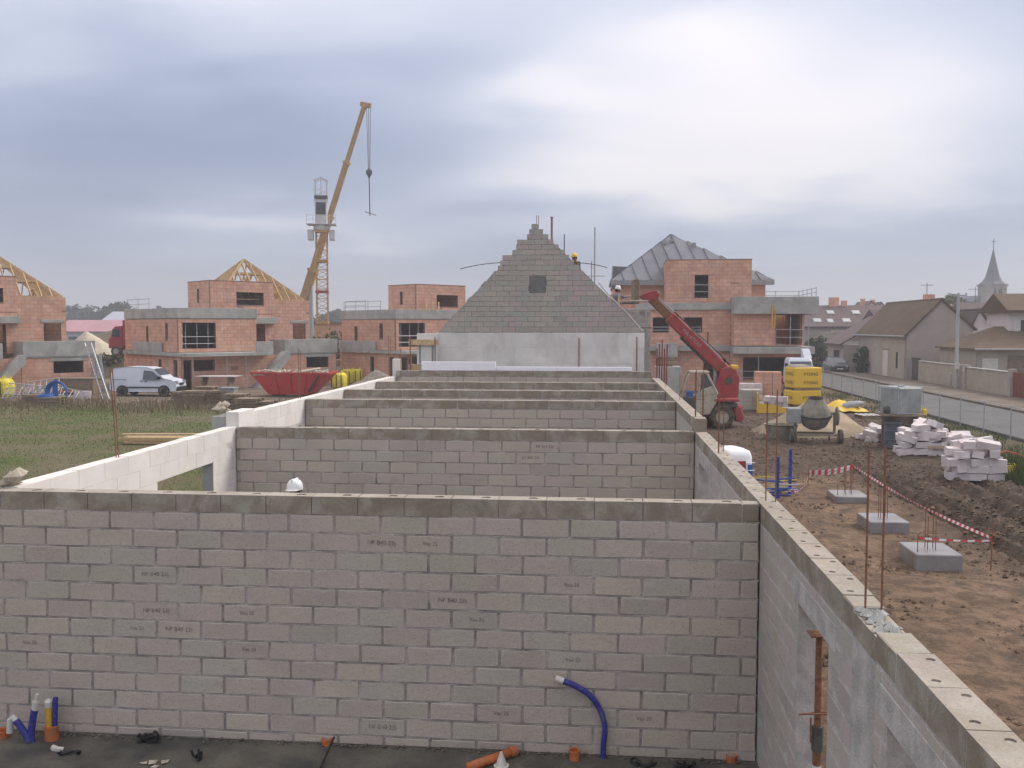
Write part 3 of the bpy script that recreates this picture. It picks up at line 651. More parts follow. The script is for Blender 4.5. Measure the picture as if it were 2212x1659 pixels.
def terrace_house(label, o, roofed, seed, bk=8.0):
    t_ = frame_house('clay_block_house', label, o, R(48)); bud = Budget(300)
    # top storey box, wing and roof frame
    shell(t_, 0, 4.9, 0, 3.7, 5.2, 7.5, front=[(1.97, 4.1, 5.85, 6.76)], left=[(1.8, 2.15, 5.9, 7.0)], bud=bud)
    slab(t_, -.02, 4.92, -.02, 3.72, 7.5, 7.56, 'coping', MT['clay_joint'])
    shell(t_, 4.9, 7.9, .05, 8.5, 2.55, 6.25, front=[(6.48, 7.56, 3.3, 4.55)], bud=bud, faces='FR')
    slab(t_, 6.3, 7.75, .0, .06, 4.55, 4.75, 'lintel')
    slab(t_, 0, 7.9, 3.75, 8.5, 5.1, 5.3)
    # first floor volume, pushed forward with a corner bay
    shell(t_, -3.0, 2.7, -1.5, bk, 2.55, 4.8, front=[(-2.7, -.35, 2.75, 4.65)], left=[(.2, .65, 3.4, 4.5), (3.6, 4.0, 3.1, 4.4)], bud=bud)
    shell(t_, 2.7, 4.9, .03, 3.0, 2.55, 5.2, front=[(3.0, 4.2, 2.6, 4.45)], bud=bud, faces='F')
    slab(t_, 2.6, 5.0, -.5, .02, 4.5, 4.95, 'lintel_beam')
    slab(t_, -3.0, 2.7, -1.5, bk, 4.8, 4.86)
    parapet(t_, -3.05, 2.75, -1.55, bk, 4.86, 5.55)
    for u in (-2.4, -1.6, -.8): prop(t_, u, -1.25, 2.6, 4.78)
    rail(t_, [(-2.75, -1.42), (-.3, -1.42)], 2.65, .95)
    MB().box(-2.7, -.4, -1.48, -1.44, 2.66, 2.80).build('toe_board', MT['red'], t_)
    # balcony slab and ground floor
    slab(t_, -3.2, 3.2, -3.0, bk, 2.28, 2.52)
    slab(t_, 1.9, 3.2, -3.0, -2.85, 2.52, 3.25, 'concrete_parapet'); slab(t_, -3.2, -3.05, 1.0, 6.0, 2.52, 3.2, 'concrete_parapet')
    shell(t_, -3.0, 4.5, -2.0, bk + .3, 0, 2.28, front=[(-2.9, -2.35, 0, 2.15), (-2.2, -.7, 1.3, 2.15)], left=[(-1.2, -.6, .2, 2.1), (1.4, 1.9, .9, 2.0)], bud=bud)
    shell(t_, 4.5, 8.9, -2.02, 6.0, 0, 2.28, front=[(6.4, 8.25, 1.2, 2.05)], bud=bud, faces='FR')
    slab(t_, 6.2, 8.45, -2.06, -2.03, 2.05, 2.25, 'lintel')
    slab(t_, 4.45, 8.95, -2.07, 6.0, 2.28, 2.36)
    parapet(t_, 4.6, 9.0, -2.1, 4.0, 2.36, 3.36)
    for u, v in ((-2.6, -2.8), (-.2, -2.8), (1.2, -2.8)): prop(t_, u, v, 0, 2.27)
    # raking stair soffit
    MB().prism([(2.0, .0), (2.6, .0), (4.5, 2.0), (4.5, 2.5), (4.25, 2.5)], -3.0, -2.1).build('stair_flight', MT['concrete'], t_)
    rail(t_, [(-2.9, bk - .4), (-2.9, bk * .45)], 5.55, .7) if seed != 1 else None
    if roofed:
        hip_frame(t_, .9, 7.9, .8, 5.4, 6.28, (4.1, 3.0, 9.3), 11)
    else:
        for u, v in ((.5, -.6), (1.0, -.8), (1.6, -.7), (.8, -1.0)): MB().bar((u, v, 4.9), (u + .2, v + .25, 6.2), .06, .1).build('leaning_board', MT['wood'], t_)
        rail(t_, [(-2.9, bk - .2), (-2.9, .6)], 5.4, .8)
    return t_
U48 = (math.cos(R(48)), math.sin(R(48)))
terrace_house('clay block house with a bare timber roof behind the red skip', (-27.19, 63.89), True, 0)
terrace_house('clay block house with bare timber roof cut by the left edge', (-35.59 - 7.9 * U48[0], 60.09 - 7.9 * U48[1]), True, 1)
terrace_house('roofless clay block house behind the yellow bags, left of the gable', (-13.95, 71.15), False, 2, 5.8)

# -------- large three storey clay block house on the right, in front of the zinc roof
po = on_z(1436, 843.5, 0)
t_ = frame_house('clay_block_house', 'three storey clay block house behind the red telehandler', (po.x, po.y), R(-2)); bud = Budget(300)
shell(t_, 0, 5.6, 0, 5, 5.85, 8.7, front=[(1.9, 2.78, 6.15, 7.7)], bud=bud)
slab(t_, -.02, 5.62, -.02, 5.02, 8.7, 8.76, 'coping', MT['clay_joint']); slab(t_, 1.6, 3.1, -.03, -.003, 7.72, 7.95, 'lintel', MT['clay'])
rail(t_, [(1.85, -.12), (2.8, -.12)], 6.15, .9)
slab(t_, -2.0, 4.35, -.12, 6, 5.40, 5.85)
shell(t_, -2.0, 4.3, 0, 6, 3.05, 5.4, front=[(-.84, .2, 3.9, 4.95), (1.2, 2.42, 3.9, 4.95)], bud=bud, faces='FL')
for u in (-.84, 1.2): rail(t_, [(u, -.1), (u + 1.1, -.1)], 3.85, .4)
shell(t_, 4.3, 8.75, -1.6, 6, 3.05, 5.1, front=[(6.93, 8.6, 3.15, 5.08)], bud=bud, faces='FLR')
parapet(t_, 4.27, 9.55, -2.0, 5, 5.1, 6.2); slab(t_, 4.43, 9.39, -1.83, 5, 5.1, 5.3)
prop(t_, 7.85, -1.75, 3.1, 5.1); rail(t_, [(6.95, -1.75), (8.7, -1.75)], 3.1, 1.0)
rail(t_, [(4.6, 4.5), (9.4, 4.5), (9.4, -1.8)], 6.2, .55)
bm_ = MB(); bm_.box(6.62, 6.70, -2.10, -2.01, 4.2, 5.65); bm_.box(6.80, 6.86, -2.10, -2.01, 4.2, 5.3); bm_.box(6.58, 6.9, -2.11, -2.01, 4.75, 4.82); bm_.build('yellow_clamp', MT['yellow_pipe'], t_)
slab(t_, -2.05, 4.25, -.35, 6, 2.66, 3.05); slab(t_, 4.25, 9.3, -2.3, 6, 2.55, 3.0); slab(t_, -.6, .75, -1.6, -.36, 2.3, 3.2, 'concrete_parapet')
shell(t_, -2.0, 4.25, 0, 6, 0, 2.66, front=[(-.6, .0, 0, 2.1), (2.55, 4.0, .0, 2.1)], bud=bud, faces='FL')
shell(t_, 4.25, 9.0, -1.5, 6, 0, 2.55, front=[(4.95, 7.65, .9, 2.4)], bud=bud, faces='FLR')
prop(t_, 5.9, -1.7, 0, 2.54); rail(t_, [(4.9, -1.75), (7.7, -1.75)], .6, .8)
prop(t_, 8.9, -2.2, 0, 5.1); 
for k in range(5): MB().tube([(8.95 + .12 * k, -2.3, 0), (8.75 + .1 * k, -2.2, 2.5)], .02, 5).build('leaning_tube', MT['rust'], t_)

# -------- zinc pyramid roof house behind it
MT['zinc'] = M('zinc_sheet', (.165, .168, .195), .6, .10, .9, (.195, .198, .22), metal=.1, bump=.1, rand=.10)
pa = on_y(1449, 507, 73); zr = thing('zinc_roof_house', 'house with steep grey standing seam zinc roof behind the clay house', 'house', (pa.x, pa.y, 0))
ez, az_ = 7.55, pa.z; hl, hr, hd = -4.6, 6.7, 6.0
shell_w = MB().box(hl + .5, hr - .5, -hd + .5, hd, 0, ez - .02); shell_w.build('wall', MT['clay'], zr)
MB().box(hl, hr, -hd - .1, -hd + .5, ez - .35, ez).build('gutter_board', MT['grey_paint'], zr)
N = 12
def facet(c0, c1, name):
    for k in range(N):
        f0, f1 = k / N, (k + 1) / N; ap = Vector((0, 0, az_)); a = Vector(c0).lerp(Vector(c1), f0); b_ = Vector(c0).lerp(Vector(c1), f1)
        # each tray runs up the slope and is cut by the hips
        def top(f_): return Vector(c0).lerp(ap, 2 * f_) if f_ <= .5 else Vector(c1).lerp(ap, 2 * (1 - f_))
        tray = MB(); ta, tb = top(f0), top(f1); dn = Vector((0, 0, -.06))
        qs = [a, b_, tb, ta] if (ta - a).length > .01 and (tb - b_).length > .01 else ([a, b_, tb] if (ta - a).length <= .01 else [a, b_, ta])
        n_ = len(qs); tray.add([q for q in qs] + [q + dn for q in qs], [tuple(range(n_)), tuple(range(2 * n_ - 1, n_ - 1, -1))] + [(i, i + n_, (i + 1) % n_ + n_, (i + 1) % n_) for i in range(n_)])
        tray.build(name, MT['zinc'], zr)
        if (ta - a).length > .3:
            up_ = (Vector(c1) - Vector(c0)).cross(ap - Vector(c0)).normalized(); up_ = up_ if up_.z > 0 else -up_
            MB().bar(a + up_ * .03, ta + up_ * .03, .04, .09).build('seam', MT['zinc'], zr)
facet((hl, -hd, ez), (hr, -hd, ez), 'zinc_tray'); facet((hr, -hd, ez), (hr, hd, ez), 'zinc_tray'); facet((hl, hd, ez), (hl, -hd, ez), 'zinc_tray')
for u, v in ((-.0, .75), (-.55, 1.0), (1.6, 1.4)): MB().box(u - .12, u + .12, -v - .45, -v, az_ - v * .75 - .1, az_ - v * .55).build('vent', MT['grey_paint'], zr)
# darker roof further left behind
pb = on_y(1338, 612, 82); MT['zinc_dark'] = M('dark_zinc', (.13, .14, .165), .5, .12, 1, metal=.3)
dk = thing('zinc_roof_house', 'dark sliver of a farther zinc roof left of the steep grey roof', 'house', (pb.x, pb.y, 0))
MB().prism([(-.7, 7.6), (1.2, 7.6), (1.2, 9.4), (-.55, 9.5)], 0, 7).build('roof', MT['zinc_dark'], dk); MB().box(-.6, 1.1, .2, 6.8, 0, 7.58).build('wall', MT['clay'], dk)
MB().bar((-.72, -.05, 7.55), (-.58, -.05, 9.5), .1, .1).build('verge', MT['steel'], dk)

# -------- unfinished stepped block wall beside the gable, with its block stack
p0 = on_y(1345, 700, 39.5)
sw = thing('stepped_block_wall', 'unfinished stepped block wall at the right foot of the gable', 'wall', (p0.x, 39.5, 0))
masonry(sw, (0, 0), 0, 1.15, .0, 5.05, 'concrete_block', MT['block_gable'], MT['mortar'], clip=lambda a, c_, za, zb: (a, min(c_, 1.15 if za < 4.25 else 1.15 - .2 * (za - 4.2) / .2)), core=True, budget=Budget(40), gap=.014)

# ================================================================== far left: low sheds, trees
MT['pink_roof'] = M('pink_sheet', (.46, .24, .27), .7, .1, .4, bump=.05); MT['pale_sheet'] = M('pale_sheet', (.42, .43, .50), .6, .08, .3, bump=.05)
pl = on_y(232, 703, 175)
sh = thing('farm_shed', 'long low shed with pinkish roof under the far trees', 'shed', (pl.x, 175, 0))
MB().box(-11, 9, 0, 12, 0, 3.2).build('wall', MT['pale_sheet'], sh); MB().prism([(-.6, 3.2), (-.6, 3.35), (6, 5.6), (12.6, 3.35), (12.6, 3.2)], -11.4, 9.4, 'x').build('roof', MT['pink_roof'], sh)
for k in range(4): MB().box(-8 + 4.4 * k, -6.2 + 4.4 * k, -.05, .02, 1.2, 2.3).build('window', MT['glass'], sh)
pl = on_y(290, 700, 230)
sh = thing('farm_shed', 'pale roofed barn behind the pinkish shed', 'shed', (pl.x, 230, 0))
MB().box(-9, 12, 0, 14, 0, 5.0).build('wall', MT['pale_sheet'], sh); MB().prism([(-.6, 5.0), (-.6, 5.2), (7, 8.2), (14.6, 5.2), (14.6, 5.0)], -9.4, 12.4, 'x').build('roof', MT['pale_sheet'], sh)
MB().box(-2, 2, -.05, .02, .0, 3.4).build('door', MT['grey_paint'], sh)

def foliage_mesh(name, seed, n, size, rad, mat, hollow=.35):
    rr = random.Random(seed); mb = MB(); clumps = []
    for _ in range(26):
        a, h = rr.uniform(0, 6.283), rr.uniform(-1, 1); q = (1 - h * h) ** .5; k = rr.uniform(hollow, 1.0)
        clumps.append((Vector((q * math.cos(a), q * math.sin(a), h)) * k, rr.uniform(.16, .36)))
    for _ in range(n):
        c_, s_ = rr.choice(clumps); p_ = c_ + Vector((rr.gauss(0, 1), rr.gauss(0, 1), rr.gauss(0, .8))) * s_ * .55
        p_ = Vector((p_.x * rad[0], p_.y * rad[1], p_.z * rad[2])); d = size * rr.uniform(.5, 1.3)
        u = Vector((rr.gauss(0, 1), rr.gauss(0, 1), rr.gauss(0, 1))).normalized(); w = u.orthogonal().normalized()
        mb.add([p_ - u * d, p_ + w * d * .6, p_ + u * d, p_ - w * d * .6], [(0, 1, 2, 3)])
    return mb.mesh(name, mat)
MT['leaf_far'] = M('far_foliage', (.040, .052, .032), .9, .35, .25, (.065, .075, .040), bump=0); MT['leaf_green'] = M('green_foliage', (.085, .10, .035), .9, .35, 1.2, (.15, .14, .05), bump=0)
MT['leaf_warm'] = M('autumn_foliage', (.13, .105, .03), .9, .35, .8, (.20, .15, .05), bump=0); MT['bark'] = M('bark', (.09, .075, .06), .95, .3, 3)
CROWN = [foliage_mesh('crown', 40 + k, 1500, .55, (3.6, 3.6, 3.4), MT['leaf_far']) for k in range(3)]
def tree_trunk(h, r, seed):
    rr = random.Random(seed); mb = MB(); mb.tube([(0, 0, 0), (.1, .05, h * .4), (.0, .1, h * .75)], [r, r * .8, r * .5], 7)
    for _ in range(9):
        a = rr.uniform(0, 6.28); z = h * rr.uniform(.35, .7); l = h * rr.uniform(.25, .42)
        mb.tube([(0, 0, z), (math.cos(a) * l * .5, math.sin(a) * l * .5, z + l * .5), (math.cos(a) * l, math.sin(a) * l, z + l * .8)], [r * .4, r * .25, r * .08], 5)
    return mb.mesh('trunk', MT['bark'])
TRUNK = [tree_trunk(9, .3, k) for k in range(3)]
FT = [(160, 300, 1.35, 'leftmost dark tree on the far skyline beside the clay house'), (182, 305, 1.5, 'tall dark far tree, second from the left on the skyline'), (206, 300, 1.15, 'short dark far tree between two taller ones'),
      (226, 310, 1.3, 'bushy dark far tree right of the short one'), (250, 300, 1.6, 'widest and tallest dark tree of the far left row'), (268, 305, 1.5, 'dark far tree touching the tallest one on its right'), (285, 310, 1.25, 'dark far tree at the right slope of the row'),
      (306, 300, .95, 'low dark far tree in the gap above the pale barn'), (328, 300, 1.25, 'dark far tree just left of the scaffold rails'), (345, 305, 1.35, 'dark far tree behind the scaffold rails'), (372, 300, 1.2, 'dark far tree behind the parapet of the clay house'), (392, 300, 1.25, 'dark far tree nearest the clay house wall'),
      (668, 300, .9, 'low dark tree just right of the clay house roof'), (700, 280, 1.05, 'dark tree behind the lattice crane mast'), (722, 300, 1.25, 'dark round tree right of the crane mast'), (742, 300, 1.2, 'dark tree between crane mast and roofless house'), (762, 300, 1.0, 'low dark tree behind the scaffold rails of the roofless house'), (805, 300, .95, 'low dark tree just left of the roofless house')]
for k, (px, Y, s_, lab) in enumerate(FT):
    q = on_y(px, 700, Y); t_ = thing('far_tree', lab, 'tree', (q.x, Y, 0), k * 1.3, 'far trees on the left skyline'); s_ *= .86; t_.scale = (s_ * 1.1, s_ * 1.1, s_)
    link_mesh('trunk', TRUNK[k % 3], t_); link_mesh('crown', CROWN[k % 3], t_, (0, 0, 5.9))
# hedge mass below the far trees
hd_ = MB(); rr = random.Random(21)
for _ in range(9000):
    px = rr.choice((rr.uniform(140, 420), rr.uniform(655, 850))); q = on_y(px, 700, 292 + rr.uniform(-6, 6)); zz = rr.uniform(0, 1) ** .8 * (5.6 + 1.5 * fbm(px * .03, 0))
    d = rr.uniform(.4, 1.0); u = Vector((rr.gauss(0, 1), rr.gauss(0, 1), rr.gauss(0, 1))).normalized(); w = u.orthogonal().normalized(); c_ = Vector((q.x, q.y, zz))
    hd_.add([c_ - u * d, c_ + w * d * .6, c_ + u * d, c_ - w * d * .6], [(0, 1, 2, 3)])
tag(hd_.build('hedgerow', MT['leaf_far']), 'dark far hedgerow below the tree line', 'hedge', kind='stuff')
# brown scrub behind the crane mast and red brick wall beyond
MT['scrub'] = M('dry_scrub', (.16, .12, .07), .95, .3, .8, (.13, .12, .06), bump=0)
for px, py, w, h, Y, lab in ((735, 745, 3.2, 2.6, 92, 'brown bushy scrub between crane mast and roofless house'), (215, 760, 5, 1.6, 78, 'brown scrub on the rise behind the ladder')):
    q = on_y(px, 705, Y); s_ = thing('scrub_bush', lab, 'bush', (q.x, Y, 0)); link_mesh('foliage', foliage_mesh('foliage', int(px), 1500, .22, (w, 1.8, h), MT['scrub'], .2), s_, (0, 0, h * .75))
    MB().tube([(0, 0, -.1), (.1, 0, h * .7)], .08, 6).build('stem', MT['bark'], s_)
q = on_y(715, 705, 110); bw = thing('brick_shed', 'low reddish wall far behind the crane mast', 'shed', (q.x, 110, 0)); MB().box(-5, 6, 0, 3, 0, 4.6).build('wall', MT['clay'], bw); MB().box(-5.2, 6.2, -.2, 3.2, 4.6, 4.85).build('roof', MT['wood_old'], bw)
# sand heaps behind the left house
MT['sand'] = M('sand', (.30, .24, .165), .95, .2, 1.2, (.43, .34, .23), bump=.7, bscale=14, dirt=.5, dirtc=(.24, .20, .15), dscale=1.4); MT['gravel'] = M('grey_gravel', (.27, .235, .19), .95, .25, 4, bump=.6, bscale=18); MT['pale_sand'] = M('pale_sand', (.50, .44, .34), .95, .15, 1.5, bump=.4, bscale=12)
MT['earth'] = M('brown_earth', (.15, .115, .08), .95, .25, .5, (.19, .16, .10), bump=.5, bscale=3, dirt=.5, dirtc=(.10, .09, .05), dscale=.4)
def heap(name, label, c_, rx, ry, h, mat, seed, cat='heap'):
    n, m_ = 34, 12; mb = MB(); vs = [(0, 0, h * (1 + .08 * fbm(seed, 3)))]
    for j in range(1, m_ + 1):
        k = j / m_
        for i in range(n):
            a = 2 * math.pi * i / n; w = 1 + .16 * fbm(math.cos(a) * 1.3 + seed, math.sin(a) * 1.3); z = h * max(0, (1 - k) ** 1.05) * (1 + .18 * fbm(math.cos(a) * 2 * k + seed, math.sin(a) * 2 * k, k)) - .06 * (k > .95)
            vs.append((math.cos(a) * rx * k * w, math.sin(a) * ry * k * w, z + (.03 + .025 * h) * fbm(i * .9, j * .9, seed)))
    fs = [(0, 1 + i, 1 + (i + 1) % n) for i in range(n)] + [(1 + (j - 1) * n + i, 1 + j * n + i, 1 + j * n + (i + 1) % n, 1 + (j - 1) * n + (i + 1) % n) for j in range(1, m_) for i in range(n)]
    mb.add(vs, fs); return tag(mb.build(name, mat, smooth=True, loc=c_), label, cat)
q = on_y(188, 736, 80); heap('soil_heap', 'pale soil heap behind the left clay house', (q.x, 80, q.z - 1.7), 4.2, 3.4, 2.6, MT['pale_sand'], 2.2)
q = on_y(215, 790, 80); heap('earth_bank', 'broad brown earth bank behind the ladder and the van', (q.x - 1, 84, -.1), 15, 11, 4.1, MT['earth'], 5.1)
# ================================================================== cranes
MT['crane_y'] = M('crane_yellow', (.40, .25, .10), .55, .15, 2, bump=.05, dirt=.3, dirtc=(.30, .20, .10)); MT['crane_w'] = M('crane_white', (.58, .57, .58), .5, .1, 2, bump=.05, dirt=.3, dirtc=(.35, .33, .33))
MT['mast_o'] = M('mast_orange', (.50, .30, .11), .6, .15, 3, bump=.05)
q = on_y(697, 705, 100); tc_ = thing('tower_crane', 'yellow lattice crane mast with a white cab head and no jib', 'crane', (q.x, 100, 0), R(12))
W_ = .58; ZT = 14.6
for sx_ in (-1, 1):
    for sy_ in (-1, 1): MB().bar((sx_ * W_, sy_ * W_, 0), (sx_ * W_, sy_ * W_, ZT), .11).build('mast_leg', MT['mast_o'], tc_)
nb_ = 14; dz_ = ZT / nb_
for side in range(4):
    lt = MB(); c2 = [(-W_, -W_), (W_, -W_), (W_, W_), (-W_, W_)]; a, b_ = c2[side], c2[(side + 1) % 4]
    for k in range(nb_):
        z_ = k * dz_; m_ = ((a[0] + b_[0]) / 2, (a[1] + b_[1]) / 2)
        lt.bar((*a, z_), (*b_, z_ + dz_ / 2), .05); lt.bar((*b_, z_ + dz_ / 2), (*a, z_ + dz_), .05); lt.bar((*a, z_), (*b_, z_), .05)
    lt.build('lattice', MT['mast_o'], tc_)
for z_, mt in ((4.6, 'mast_o'), (7.9, 'red'), (11.2, 'crane_y'), (14.4, 'mast_o')): MB().box(-W_ - .1, W_ + .1, -W_ - .1, W_ + .1, z_, z_ + .28).build('mast_collar', MT[mt], tc_)
MB().lathe([(.75, 14.6), (.85, 14.75), (.85, 15.1), (.7, 15.25)], 16, caps=True).build('slew_ring', MT['crane_w'], tc_)
MB().box(-1.5, 1.6, -1.0, 1.0, 15.22, 15.32).build('platform', MT['crane_w'], tc_)
MB().box(-.62, .62, -.62, .62, 15.32, 17.1).build('head_body', MT['crane_w'], tc_, bevel=.04); MB().box(-.5, .5, -.66, -.60, 16.3, 17.6).build('cab_window', MT['glass'], tc_)
MB().box(-.64, .64, -.58, .58, 17.1, 17.75).build('head_cap', MT['crane_w'], tc_)
for s_ in (-1, 1): MB().box(s_ * 1.15 - .3, s_ * 1.15 + .3, -.5, .5, 13.6, 14.7).build('side_basket', MT['crane_w'], tc_, bevel=.03)
MB().box(-.72, .72, -.6, .6, 17.75, 17.9).build('top_deck', MT['crane_w'], tc_)
fr = MB()
for x_ in (-.6, .6):
    for y_ in (-.5, .5): fr.bar((x_, y_, 17.9), (x_, y_, 20.1), .08)
for y_ in (-.5, .5): fr.bar((-.75, y_, 19.9), (0, y_, 20.25), .09); fr.bar((.75, y_, 19.9), (0, y_, 20.25), .09); fr.bar((-.6, y_, 18.4), (.6, y_, 18.9), .05)
fr.bar((0, 0, 17.9), (0, 0, 20.4), .09); fr.bar((-1.0, 0, 19.0), (0, 0, 19.0), .06); fr.build('head_frame', MT['crane_w'], tc_)
MB().box(-.68, .68, -.55, .55, 18.0, 18.35).build('winch', MT['steel_dark'], tc_)
gr_ = MB()
for z_ in (15.75, 16.2): gr_.tube([(-1.5, -1, z_), (1.6, -1, z_)], .025, 5)
for x_ in (-1.5, -.8, .9, 1.6): gr_.tube([(x_, -1, 15.3), (x_, -1, 16.25)], .025, 5)
gr_.build('guard_rail', MT['crane_w'], tc_)

P0, P1 = on_y(650, 655, 104), on_y(788, 226, 104)
mc = thing('mobile_crane', 'yellow telescopic boom of a mobile crane rising behind the timber roof', 'crane', (P0.x, 104, 0))
L0 = Vector((0, 0, 0)); bp = Vector((-1.1, 0, 3.0)); bt = P1 - Vector((P0.x, 104, 0)); ds = (bt - bp)
for k, (f0, f1, w) in enumerate(((0, .30, .95), (.27, .53, .76), (.50, .76, .62), (.73, 1.0, .50))):
    MB().bar(bp + ds * f0, bp + ds * f1, w * .8, w).build('boom_section', MT['crane_y'], mc, bevel=.08)
    MB().bar(bp + ds * (f1 - .012), bp + ds * f1, w * .8 + .14, w + .14).build('boom_collar', MT['mast_o'], mc)
MB().bar(bt + Vector((-.5, 0, .1)), bt + Vector((.7, 0, -.15)), .4, .5).build('boom_head', MT['crane_y'], mc, bevel=.05)
hx = bt.x + .42; hk = on_y(800, 372, 104).z; he = on_y(800, 466, 104).z
cb = MB()
for d in (-.22, 0, .22): cb.tube([(hx + d * .9, d * .5, bt.z - .2), (hx + d * .3, d * .3, hk)], .03, 5)
cb.build('hoist_cable', MT['steel_dark'], mc)
MB().lathe([(.05, .45), (.34, .2), (.36, -.15), (.12, -.5), (.06, -.75)], 10, (hx, 0, hk), caps=True).build('hook_block', MT['steel_dark'], mc)
MB().tube([(hx, 0, hk - .7), (hx + .05, 0, he)], .06, 6).build('sling', MT['steel_dark'], mc)
MB().bar((hx - .55, 0, he + .45), (hx + .75, .1, he + .05), .07).build('spreader_bar', MT['rust'], mc)
MB().box(-3.2, 6.0, -1.4, 1.4, .7, 1.7).build('carrier', MT['crane_y'], mc, bevel=.06); MB().box(-2.6, .8, -1.3, 1.3, 1.7, 3.1).build('superstructure', MT['crane_y'], mc, bevel=.08)
for x_ in (-2.4, -1.0, 3.4, 4.8):
    for y_ in (-1.3, 1.3): MB().lathe([(.2, -.2), (.62, -.2), (.66, 0), (.62, .2), (.2, .2)], 18, (x_, y_, .64), 'y', True).build('wheel', MT['rubber'], mc)
MB().bar((1.2, 0, 2.2), bp + ds * .26, .4).build('luffing_ram', MT['steel'], mc)

# ================================================================== the street on the right
MT['render_beige'] = M('beige_render', (.42, .37, .30), .95, .12, .5, (.46, .42, .35), bump=.15, bscale=12, dirt=.5, dirtc=(.30, .245, .21), dscale=.5)
MT['render_mauve'] = M('greyish_render', (.40, .35, .325), .95, .12, .5, (.43, .38, .34), bump=.15, bscale=12, dirt=.5, dirtc=(.28, .23, .22), dscale=.5)
MT['render_white'] = M('white_render', (.60, .56, .55), .95, .08, .6, bump=.1, dirt=.25, dirtc=(.45, .4, .38))
def tile_material(name, c, c2, pitch=.33):
    m, t, b = _base(name); p = _pos(t); f = _ramp(t, _noise(t, p, .7, 6, .65), .3, .7); cc = _mix(t, f, c, c2)
    s_ = t.nodes.new('ShaderNodeSeparateXYZ'); t.links.new(p, s_.inputs[0])
    w = _math(t, 'FRACT', _math(t, 'DIVIDE', s_.outputs[2], pitch * .62)); cc = _mix(t, _math(t, 'MULTIPLY', _ramp(t, w, .75, 1.0), .45), cc, mul(c, .5))
    cc = _mix(t, _math(t, 'MULTIPLY', _ramp(t, _noise(t, p, 9, 4, .7), .5, .7), .35), cc, mul(c2, 1.25)); t.links.new(cc, b.inputs['Base Color']); b.inputs['Roughness'].default_value = .9
    _bump(t, b, w, .7, .05); return m
MT['tile_brown'] = tile_material('brown_tiles', (.105, .072, .042), (.145, .098, .056)); MT['tile_mauve'] = tile_material('old_tiles', (.115, .078, .078), (.15, .105, .10)); MT['tile_dark'] = tile_material('dark_tiles', (.085, .055, .055), (.115, .078, .075))
MT['slate'] = M('slate', (.10, .105, .14), .7, .15, .8, bump=.2); MT['stone'] = M('church_stone', (.30, .275, .25), .95, .2, .5, bump=.3, bscale=4)
def gable_house(t_, x0, x1, y0, y1, ze, xa, za, wall, tile, ovh=.25, lap=.5, ze1=None):
    ze1 = ze if ze1 is None else ze1
    MB().prism([(x0, 0), (x1, 0), (x1, ze1), (xa, za), (x0, ze)], y0, y1).build('wall', wall, t_)
    th = .16
    for (xe, zz, s_) in ((x0, ze, -1), (x1, ze1, 1)):
        d = Vector((xe - xa, 0, zz - za)).normalized(); e = Vector((xe, 0, zz)) + d * ovh; n_ = Vector((-d.z, 0, d.x)); n_ = n_ if n_.z > 0 else -n_
        a = Vector((xa, 0, za)); pol = [(a + n_ * .02), (a + n_ * (th)), (e + n_ * th), (e + n_ * .02)]
        MB().prism([(p_.x, p_.z) for p_ in pol], y0 - lap * .3, y1 + lap * .3).build('roof_slope', tile, t_)
    MB().tube([(xa, y0 - lap * .3, za + .14), (xa, y1 + lap * .3, za + .14)], .12, 8).build('ridge_tile', tile, t_)
def win(t_, x, y, z, w, h, face='y', mat=None, frame=True):
    if face == 'y':
        MB().box(x - w / 2 - .07, x + w / 2 + .07, y - .05, y + .01, z - .07, z + h + .07).build('window_frame', MT['white_plastic'], t_) if frame else None
        MB().box(x - w / 2, x + w / 2, y - .07, y - .045, z, z + h).build('window_pane', mat or MT['glass'], t_)
    else:
        MB().box(x - .05, x + .01, y - w / 2 - .07, y + w / 2 + .07, z - .07, z + h + .07).build('window_frame', MT['white_plastic'], t_) if frame else None
        MB().box(x - .07, x - .045, y - w / 2, y + w / 2, z, z + h).build('window_pane', mat or MT['glass'], t_)
gh_ = thing('gable_house', 'beige rendered gable house with a mossy brown tiled roof by the road', 'house', (24.3, 77, 0))
gable_house(gh_, 0, 5.0, 0, 14, 3.65, 2.55, 6.3, MT['render_mauve'], MT['tile_brown'], ze1=4.1)
MB().box(-.03, .0, .05, 8.9, .1, 3.5).build('street_front', MT['render_beige'], gh_)
MB().box(-.08, -.02, 4.7, 6.1, .12, 2.3).build('white_door', MT['white_plastic'], gh_); MB().box(-.07, -.02, 4.5, 6.3, 2.3, 2.42).build('door_head', MT['wood_old'], gh_)
MB().box(-.06, -.02, 2.2, 2.6, .9, 2.2).build('slit_window', MT['dark'], gh_)
MB().bar((2.5, 4.0, 6.6), (3.3, 4.0, 6.6), .5, .7).build('chimney', MT['clay'], gh_)
for x_, z_, y0_, y1_ in ((-.3, 3.5, -.1, 14.1),):
    MB().tube([(x_, y0_, z_), (x_, y1_, z_)], .07, 8).build('gutter', MT['grey_paint'], gh_); MB().tube([(x_ + .05, .25, z_), (-.08, .25, z_ - .4), (-.08, .25, .1)], .04, 6).build('downpipe', MT['grey_paint'], gh_)
MB().tube([(3.4, 6, 6.2), (3.4, 6, 8.0)], .03, 5).build('aerial', MT['steel_dark'], gh_); MB().bar((2.9, 6, 7.8), (3.9, 6, 7.8), .04).build('aerial_boom', MT['steel_dark'], gh_)
